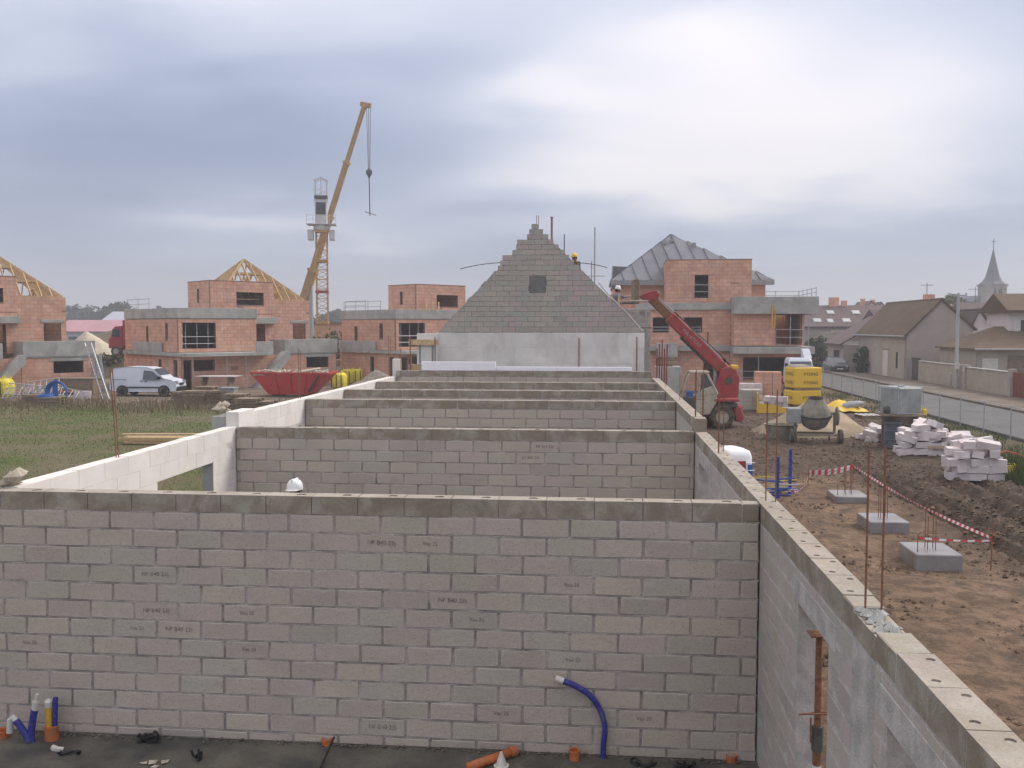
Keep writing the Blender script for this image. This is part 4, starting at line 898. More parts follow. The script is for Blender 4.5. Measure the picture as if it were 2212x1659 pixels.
# lower lean-to at its far end
lt_ = thing('lean_to', 'dark roofed lean-to at the far end of the beige gable house', 'shed', (23.0, 91.3, 0))
MB().box(0, 4, 0, 6, 0, 2.5).build('wall', MT['render_mauve'], lt_); MB().prism([(-.4, 2.5), (-.4, 2.65), (4.0, 5.3), (4.0, 5.1)], -.3, 6.3).build('roof', MT['tile_mauve'], lt_)
MB().box(-.05, .0, 1.5, 3.5, 0, 2.0).build('doorway', MT['dark'], lt_)
# shrub beside it
q = on_z(1868, 806, 0); sb = thing('shrub', 'dark round shrub against the beige house front', 'shrub', (23.9, 88.0, .1)); link_mesh('foliage', foliage_mesh('foliage', 77, 1200, .16, (.8, 1.0, 1.1), MT['leaf_far'], .2), sb, (0, 0, 1.1)); MB().tube([(0, 0, 0), (0, 0, 1)], .06, 6).build('stem', MT['bark'], sb)
# garden walls, gates, pole
def gwall(label, x0, x1, y0, y1, h, mat, group='garden walls along the pavement'):
    w = thing('garden_wall', label, 'wall', (0, 0, 0), 0, group); MB().box(x0, x1, y0, y1, 0, h).build('wall_body', mat, w); MB().box(x0 - .06, x1 + .06, y0, y1, h, h + .09).build('coping', MT['concrete'], w, bevel=.02); return w
gwall('beige garden wall between the dark gate and the utility pole', 24.62, 24.82, 66.2, 75.2, 1.58, MT['render_beige'])
gwall('beige garden wall between the utility pole and the brown gate', 24.62, 24.82, 58.9, 65.6, 1.5, MT['render_beige'])
pr_ = thing('gate_pier', 'pale gate pier at the foot of the utility pole', 'pier', (24.7, 65.9, 0)); MB().box(-.2, .2, -.28, .28, 0, 1.72).build('pier_body', MT['render_mauve'], pr_, bevel=.02); MB().box(-.1, -.205, -.1, .12, 1.25, 1.6).build('letter_box', MT['white_plastic'], pr_)
dg = thing('dark_gate', 'dark solid gate at the corner of the beige gable house', 'gate', (24.7, 76.0, 0))
for k in range(5): MB().box(-.03, .03, -.78 + k * .33, -.46 + k * .33, .1, 1.75).build('gate_board', MT['steel_dark'], dg)
MB().box(-.06, .06, -.85, .9, 1.75, 1.85).build('gate_rail', MT['steel_dark'], dg)
MT['gate_brown'] = M('brown_gate_paint', (.19, .055, .028), .6, .2, 4, bump=.1)
bg_ = thing('brown_gate', 'red brown wooden gate at the right edge of the photo', 'gate', (24.7, 55.6, 0))
for k in range(12): MB().box(-.04, .03, -3.0 + k * .5, -2.53 + k * .5, .1, 1.55 + .1 * math.sin(k * .26)).build('gate_board', MT['gate_brown'], bg_)
for y_ in (-3.25, 3.2): MB().box(-.18, .18, y_ - .2, y_ + .2, 0, 1.75).build('gate_post', MT['render_mauve'], bg_)
MT['pole'] = M('concrete_pole', (.40, .41, .40), .8, .1, 1.5)
q = on_y(2097, 838, 66.6); up_ = thing('utility_pole', 'tall grey utility pole standing at the garden wall', 'pole', (24.3, 66.6, 0.1))
MB().tube([(0, 0, 0), (0, 0, 6.45)], [.14, .09], 10).build('shaft', MT['pole'], up_); MB().bar((-.55, 0, 6.3), (.55, 0, 6.3), .09).build('cross_arm', MT['steel'], up_); MB().box(-.12, .12, -.26, -.1, 1.3, 1.7).build('meter_box', MT['white_plastic'], up_)
for s_ in (-.5, 0, .5): MB().lathe([(.04, 6.34), (.06, 6.42), (.03, 6.5)], 8, (s_, 0, 0), caps=True).build('insulator', MT['steel'], up_)
mk = thing('marker_post', 'short pale marker post on the pavement verge', 'post', (24.0, 66.8, .1)); MB().tube([(0, 0, 0), (0, 0, .95)], .09, 8).build('post_body', MT['concrete'], mk); MB().lathe([(.1, .95), (.1, 1.0), (.02, 1.05)], 8, caps=True).build('post_cap', MT['concrete'], mk)

# long terrace with roof windows across the end of the street
q0, q1 = on_y(1690, 700, 112), on_y(1990, 700, 112)
lr = thing('terrace_house', 'long terrace with mauve roof and rows of skylights behind the yellow packs', 'house', (q0.x, 112, 0)); Lw = q1.x - q0.x
MB().box(0, Lw, 0, 10, 0, 4.2).build('wall', MT['render_mauve'], lr)
MB().prism([(-.3, 4.15), (-.3, 4.3), (5, 6.85), (10.3, 4.3), (10.3, 4.15)], -.3, Lw + .3, 'x').build('roof', MT['tile_mauve'], lr)
def slope_pt(px, f): u = on_y(px, 700, 112 + 5 * f).x - q0.x; return u, 5 * f, 4.3 + 2.55 * f
for px, f, w in ((1741, .60, .85), (1793, .60, .85), (1848, .60, .9), (1765, .22, .9), (1793, .20, .7), (1828, .22, .9)):
    u, v, z_ = slope_pt(px, f); MB().obox((u, v, z_ + .12), (w, 1.0, .10), (math.atan(2.55 / 5), 0, 0)).build('skylight_frame', MT['steel'], lr); MB().obox((u, v - .03, z_ + .18), (w - .16, .82, .04), (math.atan(2.55 / 5), 0, 0)).build('skylight_pane', MT['skypane'] if 'skypane' in MT else MT['steel'], lr)
u, v, z_ = slope_pt(1756, .5); MB().tube([(u, v, z_), (u, v, z_ + 1.3)], .07, 6).build('flue', MT['white_plastic'], lr)
for px, w, h in ((1800, 1.1, 1.0), (1822, .6, .6)): u = on_y(px, 700, 117).x - q0.x; MB().box(u - w / 2, u + w / 2, 4.7, 5.3, 6.5, 6.8 + h).build('chimney', MT['clay'], lr)
for px in (1770, 1812): u = on_y(px, 700, 112).x - q0.x; win(lr, u, 0, .9, .9, 1.3)
q = on_y(1794, 790, 103); bt_ = thing('beige_tower_wall', 'narrow tall beige wall end left of the parked car', 'wall', (q.x, 103, 0)); MB().box(-.55, .6, 0, 2, 0, 3.6).build('wall_body', MT['render_beige'], bt_); MB().box(-.62, .67, -.05, 2.05, 3.6, 3.7).build('coping', MT['render_beige'], bt_); MB().box(-.2, .45, -.04, .0, .1, 2.1).build('door', MT['white_plastic'], bt_)
q = on_y(1823, 790, 106); wc = thing('white_cottage', 'low white cottage wall with dark doorway behind the parked car', 'house', (q.x, 106, 0)); MB().box(-1.0, 1.6, 0, 4, 0, 2.9).build('wall', MT['render_white'], wc); MB().box(-.7, .05, -.04, .0, .1, 2.0).build('doorway', MT['dark'], wc); MB().prism([(-.2, 2.9), (2, 3.9), (4.2, 2.9)], -1.1, 1.7, 'x').build('roof', MT['tile_mauve'], wc)
# dark green conifer/hedge mass left of it
q = on_y(1765, 790, 100); hb = thing('dark_hedge', 'dark green hedge behind the white truck cab', 'hedge', (q.x, 100, 0)); link_mesh('foliage', foliage_mesh('foliage', 91, 1600, .2, (1.3, 1.2, 1.7), MT['leaf_far'], .2), hb, (0, 0, 1.7)); MB().tube([(0, 0, 0), (0, 0, 1.5)], .1, 6).build('stem', MT['bark'], hb)
# far small gables, long dark roof, white gable with skylight, right house
for px, Y, w, za, lab in ((1882, 150, 2.6, 8.0, 'small far gable with a chimney above the long roof'), (1903, 152, 2.3, 7.9, 'small far gable right of the chimneyed one')):
    q = on_y(px, 700, Y); g = thing('far_gable_house', lab, 'house', (q.x, Y, 0)); gable_house(g, -w / 2, w / 2, 0, 8, za - 1.3, 0, za, MT['render_white'], MT['tile_mauve'], .2); MB().box(-1.3, -.7, 1, 1.6, za - .6, za + .6).build('chimney', MT['clay'], g)
q = on_y(2085, 700, 100); d_ = thing('long_roof_house', 'long low dark tiled roof behind the utility pole', 'house', (q.x, 100, 0)); MB().box(-8, 16, 0, 9, 0, 4.2).build('wall', MT['render_mauve'], d_); MB().prism([(-.3, 4.2), (4.5, 6.15), (9.3, 4.2)], -8.3, 16.3, 'x').build('roof', MT['tile_dark'], d_); MB().box(-1.6, -.9, 3.4, 4.1, 5.6, 6.9).build('chimney', MT['clay'], d_); MB().box(-2.6, -.9, 1.2, 1.4, 5.3, 6.6).build('white_dormer', MT['render_white'], d_)
q = on_y(2190, 700, 120); d_ = thing('long_roof_house', 'highest dark roof at the right edge below the aerials', 'house', (q.x, 120, 0)); MB().box(-5, 12, 0, 9, 0, 4.6).build('wall', MT['render_mauve'], d_); MB().prism([(-.3, 4.6), (4.5, 7.3), (9.3, 4.6)], -5.3, 12.3, 'x').build('roof', MT['tile_mauve'], d_)
for x_ in (-2.9, .3):
    MB().tube([(x_, 4.5, 7.0), (x_, 4.5, 9.3)], .035, 5).build('aerial_mast', MT['steel_dark'], d_); MB().bar((x_ - .9, 4.5, 9.0), (x_ + .5, 4.5, 9.0), .05).build('aerial_boom', MT['steel_dark'], d_)
q = on_y(2113, 700, 84); d_ = thing('white_gable_house', 'small white gable end below the dark roof right of the pole', 'house', (q.x, 84, 0)); gable_house(d_, -.9, 1.6, 0, 7, 3.4, .1, 5.6, MT['render_white'], MT['tile_dark'], .15); MB().box(1.55, 4.5, .4, 7, 0, 3.9).build('wing', MT['render_mauve'], d_); MB().prism([(.2, 3.7), (4, 6.0), (7.2, 3.7)], 1.4, 4.8, 'x').build('wing_roof', MT['tile_dark'], d_); MB().obox((3.2, 1.5, 4.75), (1.3, 1.1, .12), (R(31), 0, 0)).build('skylight', MT['steel'], d_)
q = on_y(2140, 700, 67.5); rh = thing('roadside_house', 'pale house with brown tiled roofs cut by the right edge', 'house', (q.x, 67.5, 0))
MB().box(-.9, 7, 0, 7, 0, 2.75).build('lower_wall', MT['render_beige'], rh); MB().add([(-1.2, -.5, 2.78), (8, -.5, 2.78), (8, 3.4, 4.3), (1.6, 3.4, 4.3), (-1.2, 7.2, 2.78), (8, 7.2, 2.78), (-1.2, -.5, 2.68), (8, -.5, 2.68), (8, 7.2, 2.68), (-1.2, 7.2, 2.68)], [(0, 1, 2, 3), (0, 3, 4), (4, 3, 2, 5), (6, 7, 1, 0), (9, 6, 0, 4), (6, 9, 8, 7)]).build('lower_roof', MT['tile_brown'], rh)
MB().box(2.25, 9, 2.6, 6.4, 2.9, 5.3).build('upper_wall', MT['render_white'], rh); MB().prism([(2.0, 5.3), (2.0, 5.45), (4.5, 6.7), (7.0, 5.45), (7.0, 5.3)], 1.9, 9.4, 'x').build('upper_roof', MT['tile_brown'], rh)
MB().box(-.5, .55, -.06, .0, .1, 2.1).build('garage_door', MT['white_plastic'], rh); MB().box(1.2, 5.5, -.05, .0, .1, 2.3).build('porch_opening', MT['wood_old'], rh); win(rh, 3.45, 2.6, 3.5, .75, 1.25)
for s_ in (-1, 1): MB().box(3.45 + s_ * .66 - .22, 3.45 + s_ * .66 + .22, 2.52, 2.59, 3.45, 4.8).build('shutter', MT['render_white'], rh)
MB().tube([(-1.2, -.56, 2.72), (8, -.56, 2.72)], .07, 8).build('gutter', MT['grey_paint'], rh); MB().tube([(-.8, -.5, 2.7), (-.85, -.06, 2.4), (-.85, -.06, .1)], .04, 6).build('downpipe', MT['grey_paint'], rh)
# church
q = on_y(2141, 700, 262); ch = thing('church_tower', 'stone church tower with a slender slate spire and cross', 'church', (q.x, 262, 0), R(8))
MB().box(-2.55, 2.55, -2.55, 2.55, 0, 15.0).build('tower', MT['stone'], ch); MB().box(-2.8, 2.8, -2.8, 2.8, 15.0, 15.4).build('cornice', MT['stone'], ch)
MB().lathe([(3.5, 15.4), (2.35, 16.4), (1.75, 17.5), (.85, 21.2), (.05, 25.0)], 8, caps=True).build('spire', MT['slate'], ch, rot=(0, 0, R(22.5)))
cr = MB(); cr.bar((0, 0, 24.9), (0, 0, 27.6), .14); cr.bar((-.55, 0, 26.8), (.55, 0, 26.8), .12); cr.build('cross', MT['steel_dark'], ch)
for x_ in (-.65, .65): MB().prism([(x_ - .38, 11.6), (x_ + .38, 11.6), (x_ + .38, 13.6), (x_, 14.2), (x_ - .38, 13.6)], -2.62, -2.5).build('belfry_opening', MT['dark'], ch)
MB().prism([(-2.59, 11.6), (-2.59, 14)], 0, 1) if False else None
MB().box(-6, 1, 1, 18, 0, 9.5).build('nave', MT['stone'], ch); MB().prism([(-6.4, 9.5), (-2.5, 12.6), (1.4, 9.5)], 1, 18).build('nave_roof', MT['slate'], ch)
# round tree behind the gable house
CR2 = [foliage_mesh('crown', 70 + k, 1700, .33, (2.3, 2.3, 2.2), MT['leaf_warm'] if k else MT['leaf_green']) for k in range(2)]
for k, (px, Y, s_, h, lab) in enumerate(((2046, 150, 1.15, 5.9, 'round green tree peeking over the ridge of the beige house'), (2066, 152, 1.1, 5.7, 'yellowing round tree right of the green one'), (2086, 150, .8, 4.6, 'low yellowing tree near the utility pole'))):
    q = on_y(px, 700, Y); t_ = thing('round_tree', lab, 'tree', (q.x, Y, 0), k, 'round trees behind the beige house'); t_.scale = (s_,) * 3; link_mesh('trunk', TRUNK[k], t_).scale = (.6, .6, .62); link_mesh('crown', CR2[min(k, 1)], t_, (0, 0, h))

# ================================================================== road fence
fc = thing('wire_fence', 'low wire mesh fence with thin posts between site and road', 'fence', (15.55, 0, 0)); y_ = 22.0
pm = MB().tube([(0, 0, 0), (0, 0, 1.3)], .022, 6).mesh('fence_post', MT['steel'])
while y_ < 88: link_mesh('fence_post', pm, fc, (0, y_, 0)); y_ += 2.5
MB().tube([(0, 22, 1.27), (0, 88, 1.27)], .014, 5).build('top_rail', MT['steel'], fc)
wm = MB()
for z_ in (.15, .45, .75, 1.05): wm.tube([(0, 22, z_), (0, 88, z_)], .0025, 3, False)
y_ = 22.0
tag(wm.build('wire_mesh', MT['steel'], fc), kind='stuff')

# ================================================================== parked car and truck cab by the street
def wheel(par, x, y, r, w, name='wheel', hub=.55, axis='y', mat='rubber', hubm='steel'):
    o_ = MB().lathe([(r * .55, -w / 2), (r * .93, -w / 2), (r, -w * .3), (r, w * .3), (r * .93, w / 2), (r * .55, w / 2)], 22, (0, 0, 0), axis, False).build(name, MT[mat], par, loc=(x, y, r))
    MB().lathe([(.02, -w * .42), (r * .57, -w * .36), (r * .60, -w * .46), (r * .60, w * .46), (r * .57, w * .36), (.02, w * .42)], 16, (0, 0, 0), axis).build('rim', MT[hubm], o_)
    return o_
MT['car_paint'] = M('dark_car_paint', (.055, .065, .075), .25, .1, 3, bump=0, spec=.5); MT['pane_sky'] = M('tinted_glass', (.09, .10, .12), .06, .1, 2, bump=0, spec=.8)
def loft(mb, secs):
    n = len(secs[0]); b0 = len(mb.v)
    for s_ in secs: mb.v += [tuple(p_) for p_ in s_]
    fs = [(b0 + i * n + k, b0 + i * n + (k + 1) % n, b0 + (i + 1) * n + (k + 1) % n, b0 + (i + 1) * n + k) for i in range(len(secs) - 1) for k in range(n)]
    fs += [tuple(b0 + k for k in range(n)), tuple(b0 + (len(secs) - 1) * n + k for k in range(n - 1, -1, -1))]
    mb.f += fs; mb.mi += [mb.cur] * len(fs)
q = on_z(1815, 806, 0); car = thing('parked_car', 'dark parked car facing the camera at the end of the road', 'car', (q.x, q.y + 1.5, .0), R(-4))
def sec(y, w, z0, zb, zt, wt): return [(-w, y, z0), (w, y, z0), (w * 1.02, y, zb), (wt, y, zt), (-wt, y, zt), (-w * 1.02, y, zb)]
cb_ = MB(); loft(cb_, [sec(-2.0, .72, .3, .55, .68, .62), sec(-1.9, .83, .25, .62, .78, .74), sec(-.9, .86, .22, .70, .95, .78), sec(.0, .87, .22, .72, .98, .8), sec(1.6, .87, .22, .75, 1.0, .8), sec(2.0, .80, .3, .7, .95, .72)])
cb_.build('body', MT['car_paint'], car, bevel=.05)
cg = MB(); loft(cg, [[(-.74, -.85, .93), (.74, -.85, .93), (.73, -.84, .95), (-.73, -.84, .95)], [(-.60, -.15, .95), (.60, -.15, .95), (.56, -.15, 1.40), (-.56, -.15, 1.40)], [(-.62, 1.2, .95), (.62, 1.2, .95), (.58, 1.2, 1.42), (-.58, 1.2, 1.42)], [(-.70, 1.8, .95), (.70, 1.8, .95), (.66, 1.75, 1.0), (-.66, 1.75, 1.0)]])
cg.build('windscreen', MT['pane_sky'], car, bevel=.03); MB().box(-.54, .54, -.12, 1.2, 1.40, 1.45).build('roof', MT['car_paint'], car, bevel=.02)
for s_ in (-1, 1):
    MB().lathe([(.01, -.04), (.11, -.02), (.12, .05)], 10, (s_ * .6, -1.97, .62), 'y', True).build('headlight', MT['steel'], car)
    for y_ in (-1.25, 1.25): wheel(car, s_ * .78, y_, .30, .19, axis='x')
MB().box(-.26, .26, -2.03, -1.98, .36, .47).build('number_plate', MT['white_plastic'], car); MB().box(-.5, .5, -2.02, -1.96, .5, .6).build('grille', MT['black'], car)
q = on_y(1729, 790, 57.5); tk = thing('truck', 'white truck cab showing above the yellow block packs', 'truck', (q.x, 57.5, 0), R(3)); tk.scale = (.86, .7, 1.0)
tb = MB(); loft(tb, [[(-.9, -.3, .9), (.9, -.3, .9), (.9, 1.4, .9), (-.9, 1.4, .9)], [(-.88, -.32, 1.5), (.88, -.32, 1.5), (.9, 1.4, 1.5), (-.9, 1.4, 1.5)], [(-.80, .0, 2.25), (.80, .0, 2.25), (.82, 1.4, 2.25), (-.82, 1.4, 2.25)], [(-.72, .2, 2.42), (.72, .2, 2.42), (.75, 1.3, 2.42), (-.75, 1.3, 2.42)]]); tb.build('cab', MT['van_white'], tk, bevel=.05)
MB().add([(-.78, -.335, 1.55), (.78, -.335, 1.55), (.71, -.03, 2.2), (-.71, -.03, 2.2)], [(0, 1, 2, 3)]).build('windscreen', MT['pane_sky'], tk)
MB().prism([(.2, 2.4), (1.3, 2.4), (1.3, 2.95), (.9, 2.9)], .3, .82, 'x').build('roof_spoiler', MT['van_white'], tk)
for s_ in (-1, 1): MB().box(s_ * 1.02 - .09, s_ * 1.02 + .09, -.3, -.2, 1.6, 2.1).build('mirror', MT['black'], tk)
MB().box(-1, 1, 1.5, 5, .8, 1.2).build('truck_bed', MT['red'], tk)
for s_ in (-1, 1):
    for y_ in (.4, 3.8): wheel(tk, s_ * .85, y_, .42, .25, axis='x')
# ================================================================== left side: van, skip, bags, ladders, pallets
q0, q1 = on_z(240, 856, 0), on_z(382, 856, 0)
van = thing('delivery_van', 'white small delivery van parked in front of the clay house', 'van', ((q0.x + q1.x) / 2, q0.y + .8, 0), R(4))
# profile (x along length, front to +x), lofted across the width with tumblehome
prof_lo = [(-2.08, .42), (-2.05, .95), (-1.98, 1.45), (-1.80, 1.74), (-1.0, 1.82), (.2, 1.80), (.62, 1.70), (1.05, 1.32), (1.28, 1.12), (1.75, 1.02), (2.02, .86), (2.08, .55), (2.02, .36), (1.6, .30), (-1.6, .30)]
vb = MB(); ys = [(-.80, .94), (-.86, 1.0), (.86, 1.0), (.80, .94)]
def vsec(w, k): return [(x_ * (.985 if k < 1 else 1), w * (1 - .14 * max(0, (z_ - 1.0) / .8)), z_ * (1 if z_ < 1 else (1 - .01 * (k < 1)))) for x_, z_ in prof_lo]
loft(vb, [vsec(w, k) for w, k in ys]); vb.build('body', MT['van_white'], van, bevel=.03)
def side_panel(name, pts, mat, y):
    mb = MB(); mb.add([(x_, y * (1 - .14 * max(0, (z_ - 1.0) / .8)) * 1.004, z_) for x_, z_ in pts], [tuple(range(len(pts)))]); return mb.build(name, mat, van)
for s_ in (-1, 1):
    w_ = side_panel('side_window', [(.0, 1.02), (.88, 1.02), (.98, 1.2), (.60, 1.56), (.05, 1.60)], MT['pane_sky'], s_ * .865)
    side_panel('rub_strip', [(-1.2, .52), (1.05, .52), (1.05, .60), (-1.2, .60)], MT['black'], s_ * .867); side_panel('door_handle', [(-.16, .92), (.0, .92), (.0, .97), (-.16, .97)], MT['black'], s_ * .868); side_panel('sliding_rail', [(-1.9, 1.02), (-1.0, 1.02), (-1.0, 1.05), (-1.9, 1.05)], MT['black'], s_ * .868)
    side_panel('door_handle', [(.12, .90), (.26, .90), (.26, .95), (.12, .95)], MT['black'], s_ * .868)
    for xa in (-1.28, 1.30):
        MB().lathe([(.36, -.02), (.36, .02)], 20, (xa, s_ * .862, .34), 'y', True).build('wheel_arch', MT['black'], van); wheel(van, xa, s_ * .80, .315, .19)
    MB().box(1.92, 2.07, s_ * .62 - .16, s_ * .62 + .16, .78, .95).build('headlight', MT['steel'], van); MB().box(.95, 1.1, s_ * .93 - .09, s_ * .93 + .09, 1.05, 1.22).build('mirror', MT['black'], van)
MB().add([(.66, -.70, 1.68), (1.08, -.78, 1.30), (1.08, .78, 1.30), (.66, .70, 1.68)], [(0, 1, 2, 3)]).build('windscreen', MT['pane_sky'], van, loc=(.012, 0, .02))
MB().box(2.02, 2.13, -.8, .8, .34, .60).build('bumper', MT['black'], van, bevel=.03); MB().box(2.06, 2.11, -.3, .3, .68, .82).build('grille', MT['black'], van)

q0, q1 = on_z(535, 858, 0), on_z(712, 858, 0); cxk = (q0.x + q1.x) / 2
sk = thing('skip', 'red open skip filled with rubble behind the white wall', 'skip', (cxk, q0.y + 1.3, 0), R(-3))
def skip_sec(z, xa, xb, w): return [(xa, -w, z), (xb, -w, z), (xb, w, z), (xa, w, z)]
sb_ = MB(); A_ = skip_sec(.12, -1.35, 1.2, .75); B_ = skip_sec(1.45, -2.45, 2.5, .95); Ai = [(x_ * .97, y_ * .95, z_ + .06) for x_, y_, z_ in A_]; Bi = [(x_ * .975, y_ * .95, z_) for x_, y_, z_ in B_]
sb_.add(A_ + B_ + Ai + Bi, [(3, 2, 1, 0), (0, 1, 5, 4), (1, 2, 6, 5), (2, 3, 7, 6), (3, 0, 4, 7), (8, 9, 10, 11), (8, 12, 13, 9), (9, 13, 14, 10), (10, 14, 15, 11), (11, 15, 12, 8), (4, 5, 13, 12), (5, 6, 14, 13), (6, 7, 15, 14), (7, 4, 12, 15)])
sb_.build('tub', MT['red_skip'], sk, bevel=.02)
rim_ = MB()
for a, b_ in zip(B_, B_[1:] + B_[:1]): rim_.bar(a, b_, .10, .12)
rim_.build('rim', MT['red_skip'], sk)
for x_ in (-.7, .1, .9): MB().bar((x_, -.80, .2), (x_ * 1.25, -.985, 1.42), .09, .07).build('stiffener', MT['red_skip'], sk)
for x_ in (1.75,): MB().bar((x_ - .5, -.92, .35), (x_ + .25, -.99, 1.35), .28, .05).build('dark_gusset', MT['steel_dark'], sk)  # wide dark steel plate slanting near the right end of the tub
for x_ in (-1.0, .9): MB().box(x_ - .2, x_ + .2, -.6, .6, 0, .12).build('skid', MT['steel_dark'], sk)
rr = random.Random(8); rb = MB()
for _ in range(170): rb.rock((rr.uniform(-2.2, 2.3), rr.uniform(-.8, .8), 1.42 + rr.uniform(-.05, .16)), rr.uniform(.06, .17), .7, rr)
rb.box(-2.3, 2.35, -.85, .85, 1.30, 1.40); rb.obox((1.1, 0, 1.62), (1.1, .6, .08), (.1, -.15, .2))
tag(rb.build('rubble_load', MT['pale_rubble']), 'loose rubble and boards heaped in the red skip', 'rubble').location = sk.location

def bulk_bag(label, c_, s_, grp='yellow bulk bags behind the white wall'):
    t_ = thing('bulk_bag', label, 'bag', c_, random.uniform(-.4, .4), grp); mb = MB(); secs = []
    for z_, k in ((0, .86), (.12, .98), (.5, 1.04), (.85, 1.0), (1.0, .86), (1.06, .6)):
        secs.append([(math.copysign(abs(math.cos(a)) ** .55, math.cos(a)) * .48 * k * s_ * (1 + .05 * math.sin(a * 5 + z_ * 4)), math.copysign(abs(math.sin(a)) ** .55, math.sin(a)) * .48 * k * s_ * (1 + .05 * math.cos(a * 4 + z_ * 6)), z_ * s_) for a in (2 * math.pi * i / 20 for i in range(20))])
    loft(mb, secs); mb.build('sack', MT['yellow_bag'], t_, smooth=True)
    for x_ in (-.3, .3):
        for y_ in (-.3, .3): MB().tube([(x_ * s_, y_ * s_, 1.0 * s_), (x_ * s_ * .9, y_ * s_ * .8, 1.22 * s_), (x_ * s_ * .6, y_ * s_ * .9, 1.02 * s_)], .025, 5).build('lifting_loop', MT['yellow_bag'], t_)
    for x_ in (-.36, .0, .36): MB().box(x_ * s_ - .03, x_ * s_ + .03, -.515 * s_, -.49 * s_, .1 * s_, .95 * s_).build('webbing', MT['print'], t_)
    return t_
q = on_z(733, 838, 0); bulk_bag('yellow bulk bag just right of the red skip', (q.x, q.y, 0), 1.0)
q = on_z(753, 828, 0); bulk_bag('yellow bulk bag further back, left of the pair', (q.x, q.y, 0), 1.0); q = on_z(768, 828, 0); bulk_bag('yellow bulk bag further back, right of the pair', (q.x, q.y + .3, 0), 1.0)
q = on_z(9, 857, 0); bulk_bag('yellow bulk bag at the left edge beside the ladders', (q.x, q.y, 0), 1.05)
q = on_z(815, 835, 0); heap('gravel_heap', 'grey gravel heap behind the white wall, right of the bags', (q.x, q.y, -.05), 2.3, 1.8, 1.25, MT['gravel'], 9.1)
q = on_z(728, 815, 0); bx_ = thing('pallet_stack', 'stacked grey boards on a pallet beside the yellow bags', 'pallet', (q.x, q.y, 0)); MB().box(-.5, .5, -.5, .5, .14, .95).build('crate', MT['concrete'], bx_, bevel=.02); MB().box(-.45, .45, -.5, .5, .98, 1.5).build('upper_crate', MT['wood_old'], bx_, bevel=.02)
for y_ in (-.42, 0, .42): MB().box(-.55, .55, y_ - .05, y_ + .05, 0, .12).build('pallet_bearer', MT['wood_old'], bx_)
MB().box(.8, 2.4, -.5, .5, 1.0, 1.12).build('board_stack', MT['wood_old'], bx_); MB().box(.9, 2.3, -.4, .4, 0, .98).build('lower_crate', MT['wood_old'], bx_)

# ladder leaning on the left parapet
q = on_z(229, 862, 0); qa = on_y(190, 741, q.y + 1.2); ld = thing('ladder', 'long aluminium ladder leaning on the concrete parapet', 'ladder', (q.x, q.y, 0)); e = qa - Vector((q.x, q.y, 0))
for s_ in (-.2, .2): MB().bar((s_, 0, 0), (e.x + s_, e.y, e.z), .06, .05).build('stile', MT['steel'], ld)
for k in range(1, 16): f_ = k / 16; MB().bar((e.x * f_ - .2, e.y * f_, e.z * f_), (e.x * f_ + .2, e.y * f_, e.z * f_), .035).build('rung', MT['steel'], ld)
q = on_z(205, 846, 0)
for k in range(3): tag(MB().obox((0, 0, 1.35), (.20, .04, 2.5), (R(-10), R(-12), 0)).build('metal_sheet', MT['steel'], loc=(q.x - .15 + .23 * k, q.y + .3 + .07 * k, -.1)), ['grey metal sheet leaning under the ladder, leftmost of three', 'grey metal sheet leaning under the ladder, middle of three', 'grey metal sheet leaning under the ladder, rightmost of three'][k], 'metal sheet', 'leaning metal sheets')
# pile of scaffold ladder frames
q = on_z(75, 868, 0); rr = random.Random(12)
for j in range(6):
    lf = thing('steel_ladder', ['flat steel ladder at the bottom left of the frame pile', 'steel ladder second in the pile on the left', 'tilted steel ladder third in the pile', 'steel ladder leaning high in the pile', 'steel ladder near the right end of the pile', 'rightmost steel ladder of the pile'][j], 'ladder', (q.x - 1.3 + j * .5, q.y + rr.uniform(-.2, .5), .25 + .12 * (j % 4)), rr.uniform(-.3, .3), 'pile of steel ladders beside the yellow bag')
    lf.rotation_euler = (rr.uniform(.5, 1.1), rr.uniform(-.15, .2), rr.uniform(-.2, .25)); fr = MB()
    for y_ in (0, .7): fr.tube([(-1.0, y_, 0), (1.0, y_, 0)], .03, 5)
    fr.build('side_rail', MT['steel'], lf); rg = MB()
    for k in range(6): rg.tube([(-.9 + k * .36, 0, 0), (-.9 + k * .36, .7, 0)], .024, 5)
    rg.build('rungs', MT['steel'], lf)
# blue hose coil and roll
MT['blue_hose'] = M('blue_hose', (.03, .13, .40), .5, .15, 5)
q = on_z(124, 872, 0); bc = thing('hose_coil', 'upright coil of blue hose in front of the pallets', 'hose', (q.x, q.y, 0)); mb = MB()
for k in range(5): mb.tube([(.62 * math.cos(a) * (1 - .04 * k), .05 * k - .1, .64 + .62 * math.sin(a) * (1 - .04 * k)) for a in (2 * math.pi * i / 22 for i in range(23))], .055, 6, False)
mb.build('coil', MT['blue_hose'], bc); MB().bar((-.1, .0, .03), (-.1, .0, 1.28), .05, .3).build('tie_band', MT['blue_hose'], bc)
q = on_z(101, 874, 0); br_ = thing('hose_roll', 'small flat roll of blue hose left of the upright coil', 'hose', (q.x, q.y, 0)); mb = MB()
for k in range(6): mb.tube([((.42 - .05 * (k % 2)) * math.cos(a), (.42 - .05 * (k % 2)) * math.sin(a), .06 + .09 * k) for a in (2 * math.pi * i / 18 for i in range(19))], .05, 6, False)
mb.build('coil', MT['blue_hose'], br_); MB().tube([(.0, .42, .02), (.0, .46, .6)], .03, 5).build('tie_band', MT['blue_hose'], br_)
